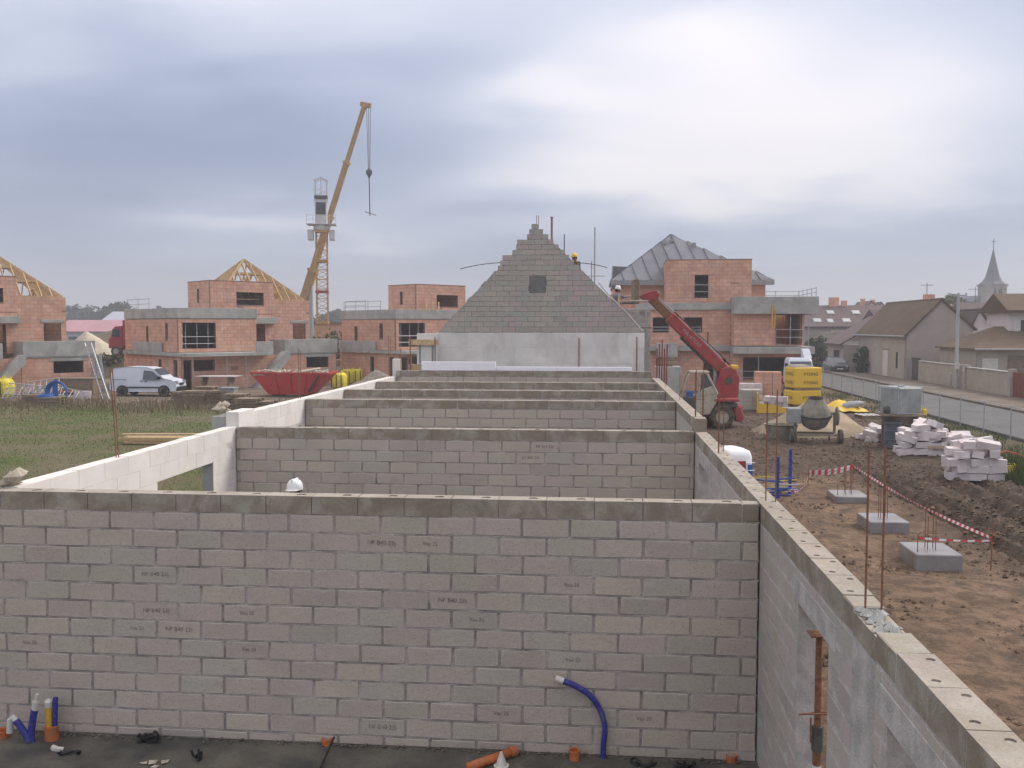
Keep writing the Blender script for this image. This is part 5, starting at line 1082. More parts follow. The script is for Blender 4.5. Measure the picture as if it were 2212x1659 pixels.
# crates near the left house
q = on_z(157, 852, 0); cr_ = thing('site_crate', 'dark wooden site crate with red tools on top beside the left house', 'crate', (q.x, q.y + .6, 0), .05); MB().box(-1.3, 1.3, -.6, .6, .0, .95).build('crate_body', MT['wood_old'], cr_, bevel=.02); MB().box(-1.35, 1.35, -.65, .65, .95, 1.02).build('crate_lid', MT['wood_old'], cr_)
tg = thing('red_tool_bundle', 'bundle of orange red tubes lying before the dark crate', 'tubes', (q.x + .2, q.y - .3, .05))
for k in range(5): MB().tube([(-.9, .09 * k, .1 + .05 * (k % 2)), (.9, .09 * k + .1, .1 + .05 * (k % 2))], .045, 6).build('tube', MT['orange_pipe'], tg)
q = on_z(183, 862, 0); wb = thing('white_block_pile', 'low pile of pale blocks near the foot of the ladder', 'block pile', (q.x, q.y, 0))
for k in range(6): MB().obox((-.5 + .33 * (k % 3), .1 * (k // 3), .12 + .24 * (k // 3)), (.31, .3, .22), (0, 0, .05 * k)).build('block', MT['white_pile'], wb)
# timber formwork pallets
pal_m = {}
def pallet(label, c_, rz, w=1.2, layers=7, group='weathered pallets in the weeds'):
    t_ = thing('pallet_stack', label, 'pallet', c_, rz, group)
    for l in range(layers):
        z_ = l * .15
        for k in range(5): MB().box(-w / 2 + k * w / 5, -w / 2 + (k + .8) * w / 5, -.5, .5, z_ + .11, z_ + .135).build('slat', MT['wood_old'], t_)
        for y_ in (-.43, 0, .43): MB().box(-w / 2, w / 2, y_ - .05, y_ + .05, z_ + .02, z_ + .108).build('bearer', MT['wood_old'], t_)
    return t_
for k, (px, py, n, lab) in enumerate(((400, 868, 4, 'short pallet stack just right of the van'), (425, 872, 5, 'pallet stack second right of the van'), (450, 868, 6, 'pallet stack in the middle below the pale planks'), (478, 872, 5, 'pallet stack left of the grey box'), (512, 880, 5, 'pallet stack right of the grey box'), (540, 884, 4, 'pallet stack below the red skip'), (566, 884, 3, 'low pallet stack nearest the white wall'), (115, 874, 3, 'low pallet stack behind the blue hose'), (80, 868, 3, 'low pallet stack below the ladders'))):
    q = on_z(px, py, 0); pallet(lab, (q.x, q.y, 0), .1 * math.sin(k * 2.1), 1.25, n)
q = on_z(495, 872, 0); gb_ = thing('grey_box', 'grey plastic box among the pallets', 'box', (q.x, q.y, 0)); MB().box(-.4, .4, -.3, .3, 0, .85).build('box_body', MT['grey_paint'], gb_, bevel=.03); MB().box(-.44, .44, -.34, .34, .85, .92).build('lid', MT['grey_paint'], gb_)
q = on_z(430, 852, 0); ps = thing('plank_stack', 'pale planks laid across trestles behind the pallets', 'planks', (q.x, q.y + 3, 0))
for k in range(6): MB().obox((.02 * k, -.5 + .2 * k, 1.0), (2.6, .18, .05), (0, 0, .01 * k)).build('plank', MT['white_pile'], ps)
for x_ in (-.9, .9): MB().box(x_ - .05, x_ + .05, -.5, .6, 0, .97).build('trestle', MT['wood_old'], ps)
q = on_z(468, 838, 0); dj = thing('tarp_bundle', 'dark bundled tarpaulin on the ground before the clay house', 'tarpaulin', (q.x, q.y, 0)); mb = MB(); rr = random.Random(4)
for _ in range(16): mb.rock((rr.uniform(-.7, .7), rr.uniform(-.4, .4), .3 + rr.uniform(-.1, .25)), rr.uniform(.25, .42), .8, rr)
mb.build('folds', MT['grey_paint'], dj, smooth=True); MB().tube([(-.7, -.3, .5), (.7, .2, .6)], .03, 5).build('rope', MT['wood_old'], dj)
# red truck far left
q = on_y(283, 755, 77); rt_ = thing('red_truck', 'red truck half hidden behind the clay house on the left', 'truck', (q.x, 77, 1.75)); MB().box(-.2, 3.6, -1, 1, .9, 2.7 + .4).build('cargo_box', MT['red'], rt_, bevel=.05)
tb = MB().prism([(-1.5, .7), (-.25, .7), (-.25, 2.6), (-.95, 2.55), (-1.35, 1.6), (-1.5, 1.5)], -.95, .95); tb.build('cab', MT['red'], rt_, bevel=.05); MB().box(-1.1, -.5, -.98, -.955, 1.65, 2.35).build('side_window', MT['glass'], rt_); MB().box(-1.56, -1.48, -.7, .7, .75, 1.1).build('bumper', MT['white_plastic'], rt_)
for x_ in (-.85, 2.4):
    for s_ in (-1, 1): wheel(rt_, x_, s_ * .85, .45, .25)
# rafters / planks lying in the grass
q = on_z(368, 958, 0); rr = random.Random(2)
for k in range(9):
    pk = tag(MB().obox((0, 0, .05), (2.9 - .2 * rr.random(), .14, .05), (0, 0, 0)).build('timber_plank', MT['wood'], loc=(q.x - .25 + rr.uniform(-.15, .15), q.y - .4 + .2 * (k % 4), .0 + .16 * (k // 4) + .02), rot=(0, 0, R(6) + rr.uniform(-.05, .05))), ['lowest timber plank at the camera side of the plank stack','lowest timber plank, second from the camera side','lowest timber plank, third from the camera side','lowest timber plank at the field side of the stack','middle layer timber plank at the camera side of the stack','middle layer timber plank, second from the camera side','middle layer timber plank, third from the camera side','middle layer timber plank at the field side of the stack','topmost timber plank of the stack lying on the grass'][k], 'plank', 'timber planks stacked on the grass')
# ================================================================== right side of the site
# ---- telehandler, facing left
def smooth_hose(p): return [p[0].lerp(p[1], k / 4) for k in range(4)] + [p[1].lerp(p[2], k / 4) for k in range(4)] + [p[2].lerp(p[3], k / 4) for k in range(5)]
q = on_z(1556, 925, 0); th = thing('telehandler', 'muddy red and beige telehandler with its boom raised to the left', 'telehandler', (q.x, q.y + .45, 0), R(4))
k_ = .0199
def TX(px): return (px - 1556) * k_
def TZ(py): return (925 - py) * k_
for s_, y_ in ((1, -.55), (1, 1.15)):
    for x_ in (0.0, -2.35):
        w_ = wheel(th, x_, y_, .50, .38, hub=.42, hubm='beige_paint')
        lug = MB()
        for i in range(16):
            a = 2 * math.pi * i / 16; lug.obox((.50 * math.cos(a), (.09 if i % 2 else -.09), .50 * math.sin(a)), (.05, .18, .09), (0, -a, 0))
        lug.build('tread_lugs', MT['rubber'], w_)
MB().box(-3.2, .95, -.25, .85, .45, .95).build('chassis', MT['red'], th, bevel=.05)
MB().prism([(TX(1500), TZ(896)), (TX(1530), TZ(896)), (TX(1545), TZ(868)), (TX(1545), TZ(850)), (TX(1500), TZ(855))], -.62, .2).build('cab_door', MT['beige_paint'], th, bevel=.03)
MB().box(TX(1470), TX(1500), -.6, .2, TZ(896), TZ(858)).build('cab_front_panel', MT['steel_dark'], th, bevel=.03)
cf = MB()
for y_ in (-.62, .2):
    cf.tube([(TX(1468), y_, TZ(880)), (TX(1472), y_, TZ(855)), (TX(1484), y_, TZ(812)), (TX(1492), y_, TZ(806))], .045, 6); cf.tube([(TX(1506), y_, TZ(858)), (TX(1507), y_, TZ(806))], .05, 6); cf.tube([(TX(1523), y_, TZ(808)), (TX(1546), y_, TZ(852))], .06, 6); cf.tube([(TX(1490), y_, TZ(806)), (TX(1526), y_, TZ(806))], .06, 6)
cf.build('cab_frame', MT['beige_paint'], th)
MB().box(TX(1488), TX(1528), -.66, .24, TZ(808), TZ(803)).build('cab_roof', MT['beige_paint'], th, bevel=.02)
for pts, nm in ((((TX(1511), TZ(810)), (TX(1523), TZ(810)), (TX(1534), TZ(835)), (TX(1510), TZ(848))), 'door_glass'),): MB().prism(pts, -.60, -.585).build(nm, MT['pane_sky'], th)
MB().prism([(TX(1512), TZ(842)), (TX(1535), TZ(834)), (TX(1546), TZ(852)), (TX(1508), TZ(856))], -.64, -.2).build('cab_shoulder', MT['beige_paint'], th, bevel=.03)
MB().box(TX(1484), TX(1496), -.45, -.1, TZ(872), TZ(846)).build('seat', MT['blue_hose'], th, bevel=.05)
# rear tower and boom
tw = [(TX(1545), TZ(866)), (TX(1548), TZ(845)), (TX(1562), TZ(800)), (TX(1580), TZ(795)), (TX(1595), TZ(803)), (TX(1602), TZ(822)), (TX(1600), TZ(850)), (TX(1594), TZ(878)), (TX(1586), TZ(885)), (TX(1560), TZ(876))]
MB().prism(tw, .28, .40).build('boom_tower', MT['red'], th, bevel=.03); MB().prism(tw, .92, 1.04).build('boom_tower', MT['red'], th, bevel=.03)
MB().prism([(TX(1582), TZ(885)), (TX(1597), TZ(878)), (TX(1604), TZ(900)), (TX(1600), TZ(912)), (TX(1586), TZ(910))], -.5, 1.1).build('counterweight', MT['red'], th, bevel=.05)
MB().box(TX(1538), TX(1592), -.62, .3, TZ(868), TZ(862)).build('fender', MT['red'], th, bevel=.02); MB().prism([(TX(1520), TZ(905)), (TX(1540), TZ(880)), (TX(1590), TZ(880)), (TX(1590), TZ(872)), (TX(1535), TZ(872)), (TX(1512), TZ(905))], -.5, .3).build('wheel_arch', MT['steel_dark'], th)
Bp, Bm, Bt = Vector((TX(1590), .66, TZ(822))), Vector((TX(1452), .66, TZ(688))), Vector((TX(1412), .66, TZ(648)))
bx1 = MB().bar(Bp, Bm, .42, .50).build('boom', MT['red'], th, bevel=.04); MB().bar(Bp.lerp(Bm, .8), Bt, .30, .36).build('inner_boom', MT['rust'], th, bevel=.03)
up2 = (Bm - Bp).normalized(); nrm = Vector((up2.z, 0, -up2.x)); nrm = nrm if nrm.z > 0 else -nrm
MB().tube([Bp.lerp(Bm, .25) + nrm * .29, Bm + nrm * .29, Bt + nrm * .22], .03, 6).build('hydraulic_line', MT['steel'], th)
MB().bar(Vector((TX(1552), .66, TZ(866))), Bp.lerp(Bm, .22) - nrm * .2, .12).build('lift_ram', MT['steel'], th)
MB().bar(Bp.lerp(Bm, .3) - nrm * .30, Bp.lerp(Bm, .75) - nrm * .30, .1).build('compensation_ram', MT['steel_dark'], th)
MB().prism([(TX(1383), TZ(645)), (TX(1398), TZ(637)), (TX(1420), TZ(630)), (TX(1430), TZ(632)), (TX(1428), TZ(648)), (TX(1412), TZ(656)), (TX(1395), TZ(650))], .48, .84).build('boom_head', MT['red'], th, bevel=.03)
MB().box(TX(1372), TX(1384), .1, 1.2, TZ(660), TZ(608)).build('fork_carriage', MT['wood_old'], th, bevel=.02)
for y_ in (.3, 1.0): MB().box(TX(1330), TX(1374), y_ - .06, y_ + .06, TZ(660), TZ(657)).build('fork', MT['steel_dark'], th)
MB().lathe([(.01, -.03), (.06, -.03), (.06, .03), (.01, .03)], 12, (TX(1427), .46, TZ(635)), 'y', True).build('pivot_pin', MT['steel'], th)
def text_mesh(s_, size, mat, name='lettering'):
    cu = bpy.data.curves.new('t', 'FONT'); cu.body = s_; cu.size = size; cu.align_x = 'CENTER'; cu.align_y = 'CENTER'; cu.resolution_u = 2
    o_ = bpy.data.objects.new('t', cu); col.objects.link(o_); dg = bpy.context.evaluated_depsgraph_get(); me = bpy.data.meshes.new_from_object(o_.evaluated_get(dg)); bpy.data.objects.remove(o_); bpy.data.curves.remove(cu)
    me.name = name; me.materials.clear(); me.materials.append(mat); return me
ang_b = math.atan2(Bm.z - Bp.z, Bm.x - Bp.x)
MB().tube(smooth_hose([Bp.lerp(Bm, .05) + nrm * .32, Bp.lerp(Bm, .3) + nrm * .36 + Vector((0, -.12, 0)), Bp.lerp(Bm, .6) + nrm * .31 + Vector((0, -.15, 0)), Bm + nrm * .30 + Vector((0, -.1, 0))]), .022, 6).build('hose', MT['black'], th)
for f_ in (.2, .45, .7, .95): MB().bar(Bp.lerp(Bm, f_ - .008), Bp.lerp(Bm, f_ + .008), .45, .53).build('boom_band', MT['rust'], th)
MB().lathe([(.0, -.03), (.16, -.03), (.16, .03), (.0, .03)], 14, (TX(1578), .27, TZ(826)), 'y', True).build('pivot_cover', MT['steel_dark'], th)
MB().box(TX(1585), TX(1600), .3, 1.0, TZ(800), TZ(793)).build('counter_lamp', MT['yellow_wrap'], th)
MT['decal'] = M('white_decal', (.50, .30, .29), .7, .2, 20, bump=0)
tm_ = link_mesh('lettering', text_mesh('MANITOU', .22, MT['decal']), th, tuple(Bp.lerp(Bm, .66) + Vector((0, -.216, 0))), (R(90), 0, 0)); tm_.rotation_euler = (Matrix.Rotation(-(ang_b + math.pi), 4, 'Y') @ Matrix.Rotation(R(90), 4, 'X')).to_euler()

# ---- grey formwork box and pallets behind the telehandler
q = on_z(1443, 862, 0); fb_ = thing('formwork_box', 'grey concrete formwork box with timbers on top, left of the telehandler', 'box', (q.x, q.y, 0)); MB().box(-.78, .70, -.6, .6, 0, 1.95).build('box_body', MT['concrete'], fb_, bevel=.03)
for k, (a, b_) in enumerate(((-.7, .2), (-.5, .5), (-.6, .35), (-.3, .4))): MB().box(a, b_, -.5 + .2 * k, -.32 + .2 * k, 1.96 + .09 * k, 2.12 + .12 * k).build('timber', MT['wood_old'], fb_)
rp = thing('red_post_bundle', 'bundle of upright red steel posts beside the gable corner', 'posts', (on_y(1424, 830, 43).x, 43, 0))
for k in range(5): MB().tube([(-.12 + .11 * k, .05 * (k % 2), 0), (-.12 + .11 * k + .02, .05 * (k % 2), 3.3 + .2 * (k % 3))], .032, 6).build('post', MT['red'], rp)
def block_pallet(label, c_, rz, nx_, ny_, nz_, size, mat, name='pallet_of_blocks', group=None):
    t_ = thing(name, label, 'pallet', c_, rz, group); rr = random.Random(int(c_[0] * 10)); me = block_mesh('block', size[0] - .015, size[1] - .012, size[2] - .012, mat, .006)
    for k in range(nz_):
        for j in range(ny_):
            for i in range(nx_):
                if 0 < j < ny_ - 1 and 0 < i < nx_ - 1 and k < nz_ - 1: continue
                link_mesh('block', me, t_, ((i - (nx_ - 1) / 2) * size[0] + rr.uniform(-.006, .006), (j - (ny_ - 1) / 2) * size[1] + rr.uniform(-.006, .006), .13 + (k + .5) * size[2]), (0, 0, rr.uniform(-.01, .01)))
    W_, D_ = nx_ * size[0], ny_ * size[1]
    for f_ in (-.42, 0, .42): MB().box(-W_ / 2, W_ / 2, f_ * D_ - .05, f_ * D_ + .05, 0, .10).build('pallet_bearer', MT['wood_old'], t_)
    for f_ in (-.4, -.13, .13, .4): MB().box(f_ * W_ - .06, f_ * W_ + .06, -D_ / 2, D_ / 2, .10, .125).build('pallet_slat', MT['wood_old'], t_)
    return t_
q = on_z(1624, 891, 0); block_pallet('pallet of grey concrete blocks right of the telehandler', (q.x, q.y + .5, 0), R(3), 2, 4, 5, (.5, .25, .2), MT['block_gable'])
q = on_y(1620, 838, 56); lp = block_pallet('pallet of pale wrapped blocks behind the grey block pallet', (q.x, 56, .35), R(2), 3, 3, 2, (.42, .3, .25), MT['white_pile'])
MB().box(-.6, .6, -.5, .5, -.35, -.005).build('packing_base', MT['wood_old'], lp)
q = on_z(1657, 862, 0); block_pallet('tall pallet of pink clay blocks before the clay house', (q.x, q.y, 0), R(-3), 3, 3, 6, (.5, .3, .25), MT['clay'])
q = on_z(1672, 893, 0); sc_ = thing('wrapped_pallet', 'half unwrapped yellow pack of pale blocks left of the tall yellow stack', 'pallet', (q.x, q.y + .4, 0), R(-8)); mb = MB(); rr = random.Random(31)
for k in range(22): MB().obox((-.55 + .28 * (k % 5), -.35 + .3 * ((k // 5) % 3), .2 + .26 * (k // 8)), (.26, .28, .24), (rr.uniform(-.1, .1), rr.uniform(-.1, .1), rr.uniform(-.3, .3))).build('block', MT['white_pile'], sc_)
MB().box(-.78, -.70, -.5, .5, .0, 1.0).build('wrap_side', MT['yellow_wrap'], sc_); MB().prism([(-.72, .02), (.9, .02), (.9, .2), (.1, .42), (-.72, .5)], -.53, -.50).build('wrap_front', MT['yellow_wrap'], sc_)
# ---- tall yellow stack with black lettering
MT['yellow_face'] = MT['yellow_wrap']
q = on_z(1733, 880, 0); rzY = R(38)
def ypack(label, z0, h, dxy, rows):
    t_ = thing('yellow_block_pack', label, 'pallet', (q.x + .15 + dxy[0], q.y + .8 + dxy[1], z0), R(16) , 'yellow wrapped block packs')
    mb = MB(); secs = []
    for z_, k in ((.12, .985), (.2, 1.0), (h * .5, 1.008), (h - .08, 1.0), (h, .975)): secs.append([(x_ * k, y_ * k, z_) for x_, y_ in ((-.78, -.6), (-.3, -.606), (.3, -.603), (.78, -.6), (.78, .6), (-.78, .6))])
    loft(mb, secs); mb.build('wrap', MT['yellow_wrap'], t_, bevel=.03)
    for y_ in (-.5, 0, .5): MB().box(-.75, .75, y_ - .05, y_ + .05, 0, .11).build('pallet_bearer', MT['wood_old'], t_)
    for z_ in rows:
        link_mesh('lettering', TXT_Y, t_, (.12, -.625, z_), (R(90), 0, 0)); link_mesh('lettering', TXT_Y, t_, (-.795, .0, z_), (R(90), 0, R(-90)))
    return t_
TXT_Y = text_mesh('YTONG', .24, MT['print'])
ypack('lower yellow wrapped block pack behind the concrete mixer', 0, .88, (0, 0), (.48,))
ypack('upper yellow wrapped block pack, topmost of its stack', .89, 1.22, (.03, .0), (.40, .86))
tp_ = thing('cardboard_sheets', 'pale sheets lying on the topmost yellow pack', 'sheets', (q.x + .05, q.y + .8, 2.11), R(16)); MB().box(-.6, .45, -.5, .5, .01, .05).build('sheet', MT['white_pile'], tp_); MB().box(-.5, .35, -.4, .5, .055, .12).build('sheet', MT['pale_sand'], tp_)
tarp = MB(); q = on_z(1818, 893, 0); n_ = 16
vs = []
for j in range(n_):
    for i in range(n_):
        x_, y_ = -1.2 + 2.6 * i / (n_ - 1), -.7 + 1.5 * j / (n_ - 1); e = math.exp(-((x_ - .1) / .9) ** 2 - ((y_ - .1) / .6) ** 2); vs.append((x_, y_, .62 * e + .12 * fbm(x_ * 2.2, y_ * 2.2, 8) + .02))
tarp.add(vs, [(j * n_ + i, j * n_ + i + 1, (j + 1) * n_ + i + 1, (j + 1) * n_ + i) for j in range(n_ - 1) for i in range(n_ - 1)])
ta = tag(tarp.build('yellow_tarpaulin', MT['yellow_wrap'], smooth=True, loc=(q.x, q.y + .6, 0)), 'crumpled yellow sheeting lying right of the yellow packs', 'sheeting'); ta.modifiers.new('solid', 'SOLIDIFY').thickness = .02
gp = on_z(1795, 890, 0); fbx = thing('grey_sack', 'grey rounded sack lying under the yellow sheeting', 'sack', (gp.x + .1, gp.y - .2, 0)); mb = MB(); loft(mb, [[(x0 + .6 * math.cos(a) * k, .35 * math.sin(a) * k, .3 + .3 * math.sin(a + 1.57) * k) for a in (2 * math.pi * i / 12 for i in range(12))] for x0, k in ((-.1, .5), (.2, .9), (.6, 1), (1.0, .8), (1.2, .4))]); mb.build('sack_body', MT['grey_paint'], fbx, smooth=True); MB().tube([(.6, -.36, .3), (.6, 0, .62), (.6, .36, .3)], .015, 5).build('tie', MT['steel_dark'], fbx)
# ---- sand heap, mixer, tub
q = on_z(1775, 945, 0); heap('sand_heap', 'large sand heap behind the concrete mixer', (q.x, q.y + 1.6, -.05), 2.55, 2.2, 1.55, MT['sand'], 1.4)
q = on_z(1762, 957, 0); mx_ = thing('concrete_mixer', 'cement crusted concrete mixer on two wheels before the sand heap', 'mixer', (q.x, q.y + .2, 0), R(-4))
MT['cement'] = M('cement_crust', (.27, .245, .20), .95, .25, 6, bump=.5, bscale=25, dirt=.4, dirtc=(.16, .13, .10))
MB().lathe([(.22, -.52), (.42, -.40), (.56, -.10), (.58, .05), (.52, .22), (.30, .58), (.27, .66)], 20).build('drum', MT['cement'], mx_, smooth=False, loc=(.0, 0, 1.02), rot=(R(12), R(0), 0))
MB().lathe([(.585, -.03), (.62, -.03), (.62, .05), (.585, .05)], 24).build('ring_gear', MT['steel_dark'], mx_, loc=(0, 0, 1.04), rot=(R(12), 0, 0))
MB().box(-1.0, -.50, -.28, .28, .72, 1.28).build('motor_box', MT['grey_paint'], mx_, bevel=.03)
fm = MB()
for s_ in (-1, 1):
    fm.bar((s_ * .70, 0, .3), (s_ * .70, 0, 1.12), .09); fm.bar((s_ * .70, -.5, .32), (s_ * .70, .5, .32), .08); fm.bar((s_ * .7, .0, 1.08), (s_ * .5, 0, 1.08), .08)
fm.bar((-.75, -.45, .32), (.75, -.45, .32), .08); fm.bar((-.75, .4, .32), (.75, .4, .32), .08); fm.build('frame', MT['cement'], mx_)
for s_ in (-1, 1): wheel(mx_, s_ * .86, -.35, .27, .14, axis='x')
MB().lathe([(.10, -.03), (.34, -.03), (.36, 0), (.34, .03), (.10, .03)], 18, (.78, -.05, 1.0), 'x', True).build('tilt_wheel', MT['cement'], mx_)
for s_ in (-.6, .6): MB().bar((s_, .4, .3), (s_, .5, 0), .06).build('stand_leg', MT['cement'], mx_)
q = on_z(1690, 950, 0); tub = thing('mortar_tub', 'round cement crusted tub left of the concrete mixer', 'tub', (q.x, q.y + .3, 0)); MB().lathe([(.50, 0), (.62, .55), (.66, .57), (.60, .5), (.48, .06), (.0, .05)], 22).build('tub_wall', MT['cement'], tub); MB().lathe([(.57, .40), (.0, .43)], 18).build('mortar', MT['gravel'], tub)
# ---- water tank on a steel barrel, blue drum
q = on_z(1948, 968, 0); bz_ = q.y + .5
sb2 = thing('steel_tank', 'rusty brown steel cylinder carrying the grey cube tank', 'tank', (q.x + .05, bz_, 0)); MB().lathe([(.60, 0), (.60, .3), (.62, .32), (.60, .34), (.60, .8), (.62, .82), (.60, .84), (.60, 1.12), (.0, 1.13)], 24).build('cylinder', M('brown_steel', (.085, .06, .05), .6, .3, 3, (.14, .10, .085)), sb2); MB().box(-.72, .72, -.6, .6, 1.13, 1.19).build('support_pallet', MT['wood_old'], sb2)
MT['tank'] = M('grey_plastic_tank', (.27, .29, .29), .4, .10, 2, (.36, .38, .37), bump=.1)
gt = thing('cube_tank', 'grey cube water tank standing on the steel cylinder', 'tank', (q.x + .08, bz_, 1.20), R(24)); MB().box(-.52, .52, -.48, .48, 0, .95).build('tank_body', MT['tank'], gt, bevel=.05); MB().lathe([(.12, .95), (.12, 1.0), (.0, 1.01)], 12).build('filler_cap', MT['tank'], gt)
cg_ = MB()
for z_ in (.02, .95):
    for a, b_ in (((-.54, -.5), (.54, -.5)), ((.54, -.5), (.54, .5)), ((.54, .5), (-.54, .5)), ((-.54, .5), (-.54, -.5))): cg_.tube([(*a, z_), (*b_, z_)], .014, 5)
for x_, y_ in ((-.54, -.5), (.54, -.5), (.54, .5), (-.54, .5)): cg_.tube([(x_, y_, 0), (x_, y_, .96)], .014, 5)
cg_.build('cage', MT['steel'], gt)
q2 = on_z(1928, 968, 0); bd = thing('blue_drum', 'faded dark blue plastic drum before the steel cylinder', 'drum', (q2.x, q2.y, 0)); MT['drum_blue'] = M('faded_blue_plastic', (.075, .095, .13), .5, .25, 3, (.14, .15, .17)); MB().lathe([(.27, 0), (.30, .04), (.30, .30), (.315, .32), (.30, .34), (.30, .62), (.315, .64), (.30, .66), (.29, .92), (.0, .93)], 20).build('drum_body', MT['drum_blue'], bd); MB().lathe([(.31, .86), (.32, .88), (.31, .90)], 20).build('drum_ring', MT['steel_dark'], bd)
pu = thing('pump', 'small dark pump sitting beside the cube tank foot', 'pump', (q2.x - .05, q2.y + .35, 1.20)); MB().lathe([(.10, -.18), (.12, -.1), (.12, .1), (.08, .18)], 12, (0, 0, .14), 'x', True).build('pump_body', MT['steel_dark'], pu); MB().box(-.2, .2, -.1, .1, 0, .03).build('pump_foot', MT['steel_dark'], pu); MB().tube([(0, 0, .2), (.05, 0, .32), (.2, 0, .3)], .03, 6).build('pump_outlet', MT['steel_dark'], pu)
q3 = on_y(1955, 905, bz_); jc = thing('jerry_can', 'yellow jerry can with a white cap on the block pile', 'can', (q.x + .78, bz_ - .1, 1.12)); MB().box(-.16, .16, -.1, .1, 0, .24).build('can_body', MT['yellow_wrap'], jc, bevel=.03); MB().lathe([(.06, .24), (.06, .38), (.02, .4)], 10, (-.06, 0, 0), caps=True).build('white_cap', MT['white_plastic'], jc); MB().box(-.02, .12, -.02, .02, .24, .29).build('grip', MT['yellow_wrap'], jc)
# ---- piles of white aerated blocks
def loose_pile(label, px0, px1, py, rows, seed, group='heaps of white aerated blocks'):
    a, b_ = on_z(px0, py, 0), on_z(px1, py, 0); t_ = thing('white_block_heap', label, 'block heap', ((a.x + b_.x) / 2, a.y, 0), 0, group); rr = random.Random(seed); W_ = b_.x - a.x
    mesh_l = [block_mesh('aerated_block', l_, .25, .2, MT['white_pile'], .004, v_) for l_ in (.6, .45, .3) for v_ in (0, 1)]
    for r_, (n, w, tilt) in enumerate(rows):
        for d_ in range(3):
            for i in range(n):
                me = rr.choice(mesh_l[:2] if rr.random() < .55 else mesh_l); x_ = -W_ / 2 * w + W_ * w * (i + .5) / n + rr.uniform(-.06, .06)
                link_mesh('aerated_block', me, t_, (x_ + .03 * d_, .15 + .34 * d_ + rr.uniform(-.05, .05), .11 + .21 * r_ + rr.uniform(-.008, .02) * tilt * 3), (rr.gauss(0, .13) * tilt, rr.gauss(0, .13) * tilt, rr.gauss(0, .3) * tilt + (math.pi / 2 if rr.random() < .18 * tilt else 0)))
    return t_
loose_pile('heap of white aerated blocks right of the blue drum', 1948, 2062, 985, [(4, 1.0, .8), (4, 1.0, 1), (4, .95, 1.3), (3, .8, 1.6), (2, .5, 2.0)], 1)
loose_pile('back heap of white aerated blocks near the fence', 2030, 2120, 985, [(3, 1.0, 1), (3, .9, 1), (2, .7, 1.6)], 2)
t_ = loose_pile('nearest neat heap of white aerated blocks beside the yellow hose', 2056, 2168, 1040, [(3, .96, .5), (3, 1.0, .7), (3, 1.04, .5), (3, 1.02, .9), (2, .72, 2.0)], 3)
loose_pile('scattered broken white blocks left of the blue drum', 1872, 1930, 955, [(4, 1.0, 1.8), (3, .7, 2.2)], 4)
q = on_z(2015, 985, 0); tbm = thing('timber_bearers', 'yellowish timber bearers in the gap between the block heaps', 'timbers', (q.x, q.y, 0))
for k in range(3): MB().obox((.0 + .2 * k, .1, .32), (.1, .7, .1), (0, 0, -.5)).build('bearer', MT['wood'], tbm)
MB().box(-.15, .6, .1, .35, 0, .26).build('support_block', MT['wood_old'], tbm)
# yellow hose ring & red stakes in the weeds
MT['yellow_hose'] = M('yellow_hose', (.50, .40, .03), .5, .15, 6)
q = on_z(2182, 1030, 0); yh = thing('hose_coil', 'flat coil of yellow hose among the weeds at the right edge', 'hose', (q.x, q.y + .3, .03)); mb = MB()
for k in range(5): mb.tube([((.5 - .05 * k) * math.cos(a), (.5 - .05 * k) * math.sin(a), .06 + .05 * k + .02 * math.sin(3 * a)) for a in (2 * math.pi * i / 24 for i in range(25))], .03, 6, False)
mb.build('coil', MT['yellow_hose'], yh); MB().tube([(.4, -.3, .08), (.8, -.5, .05), (1.4, -.4, .04)], .03, 6).build('loose_end', MT['yellow_hose'], yh)
q = on_z(2190, 1005, 0); rs = thing('orange_tube', 'orange flexible tube arching over the weeds at the right edge', 'tube', (q.x, q.y, 0)); MB().tube([(-.5, 0, .35), (-.2, .1, .42), (.2, .1, .32), (.6, 0, .1), (.9, -.1, 0)], .035, 6).build('tube_body', MT['orange_pipe'], rs); MB().tube([(.9, -.1, 0), (.95, -.12, .02)], .045, 6).build('tube_end', MT['orange_pipe'], rs)
q = on_z(1835, 905, 0); pg = thing('pallet_stack', 'single pale pallet lying in the weeds by the road fence', 'pallet', (q.x + 1.2, q.y + .6, 0), .2)
for k in range(6): MB().obox((-.6 + .24 * k, 0, .16), (.12, 1.0, .025), (0, 0, 0)).build('slat', MT['white_pile'], pg)
for y_ in (-.4, .4): MB().box(-.7, .7, y_ - .05, y_ + .05, 0, .14).build('bearer', MT['wood_old'], pg)
# cement sacks wrapped in white film against the right wall
q = on_z(1587, 1010, 0); cs_ = thing('wrapped_sack_pallet', 'white film wrapped pallet of sacks just behind the right wall', 'sacks', (3.45, 24.9, 0), R(20)); mb = MB(); secs = []
for z_, k in ((0, .9), (.1, 1.0), (.6, 1.03), (.95, 1.0), (1.08, .9), (1.14, .6)): secs.append([(math.copysign(abs(math.cos(a)) ** .4, math.cos(a)) * .40 * k, math.copysign(abs(math.sin(a)) ** .4, math.sin(a)) * .55 * k * (1 + .03 * math.sin(z_ * 22 + a * 3)), z_) for a in (2 * math.pi * i / 20 for i in range(20))])
loft(mb, secs); mb.build('film', MT['foam'], cs_, smooth=True)
MB().box(-.12, .12, -.60, -.56, .55, .85).build('red_label', MT['red'], cs_); MB().box(.2, .32, -.58, -.55, .3, .75).build('blue_label', MT['blue_hose'], cs_)
for k in range(4): MB().tube([(-.38, -.585, .2 + .2 * k), (.38, -.585, .2 + .2 * k)], .012, 5).build('film_fold', MT['foam'], cs_)
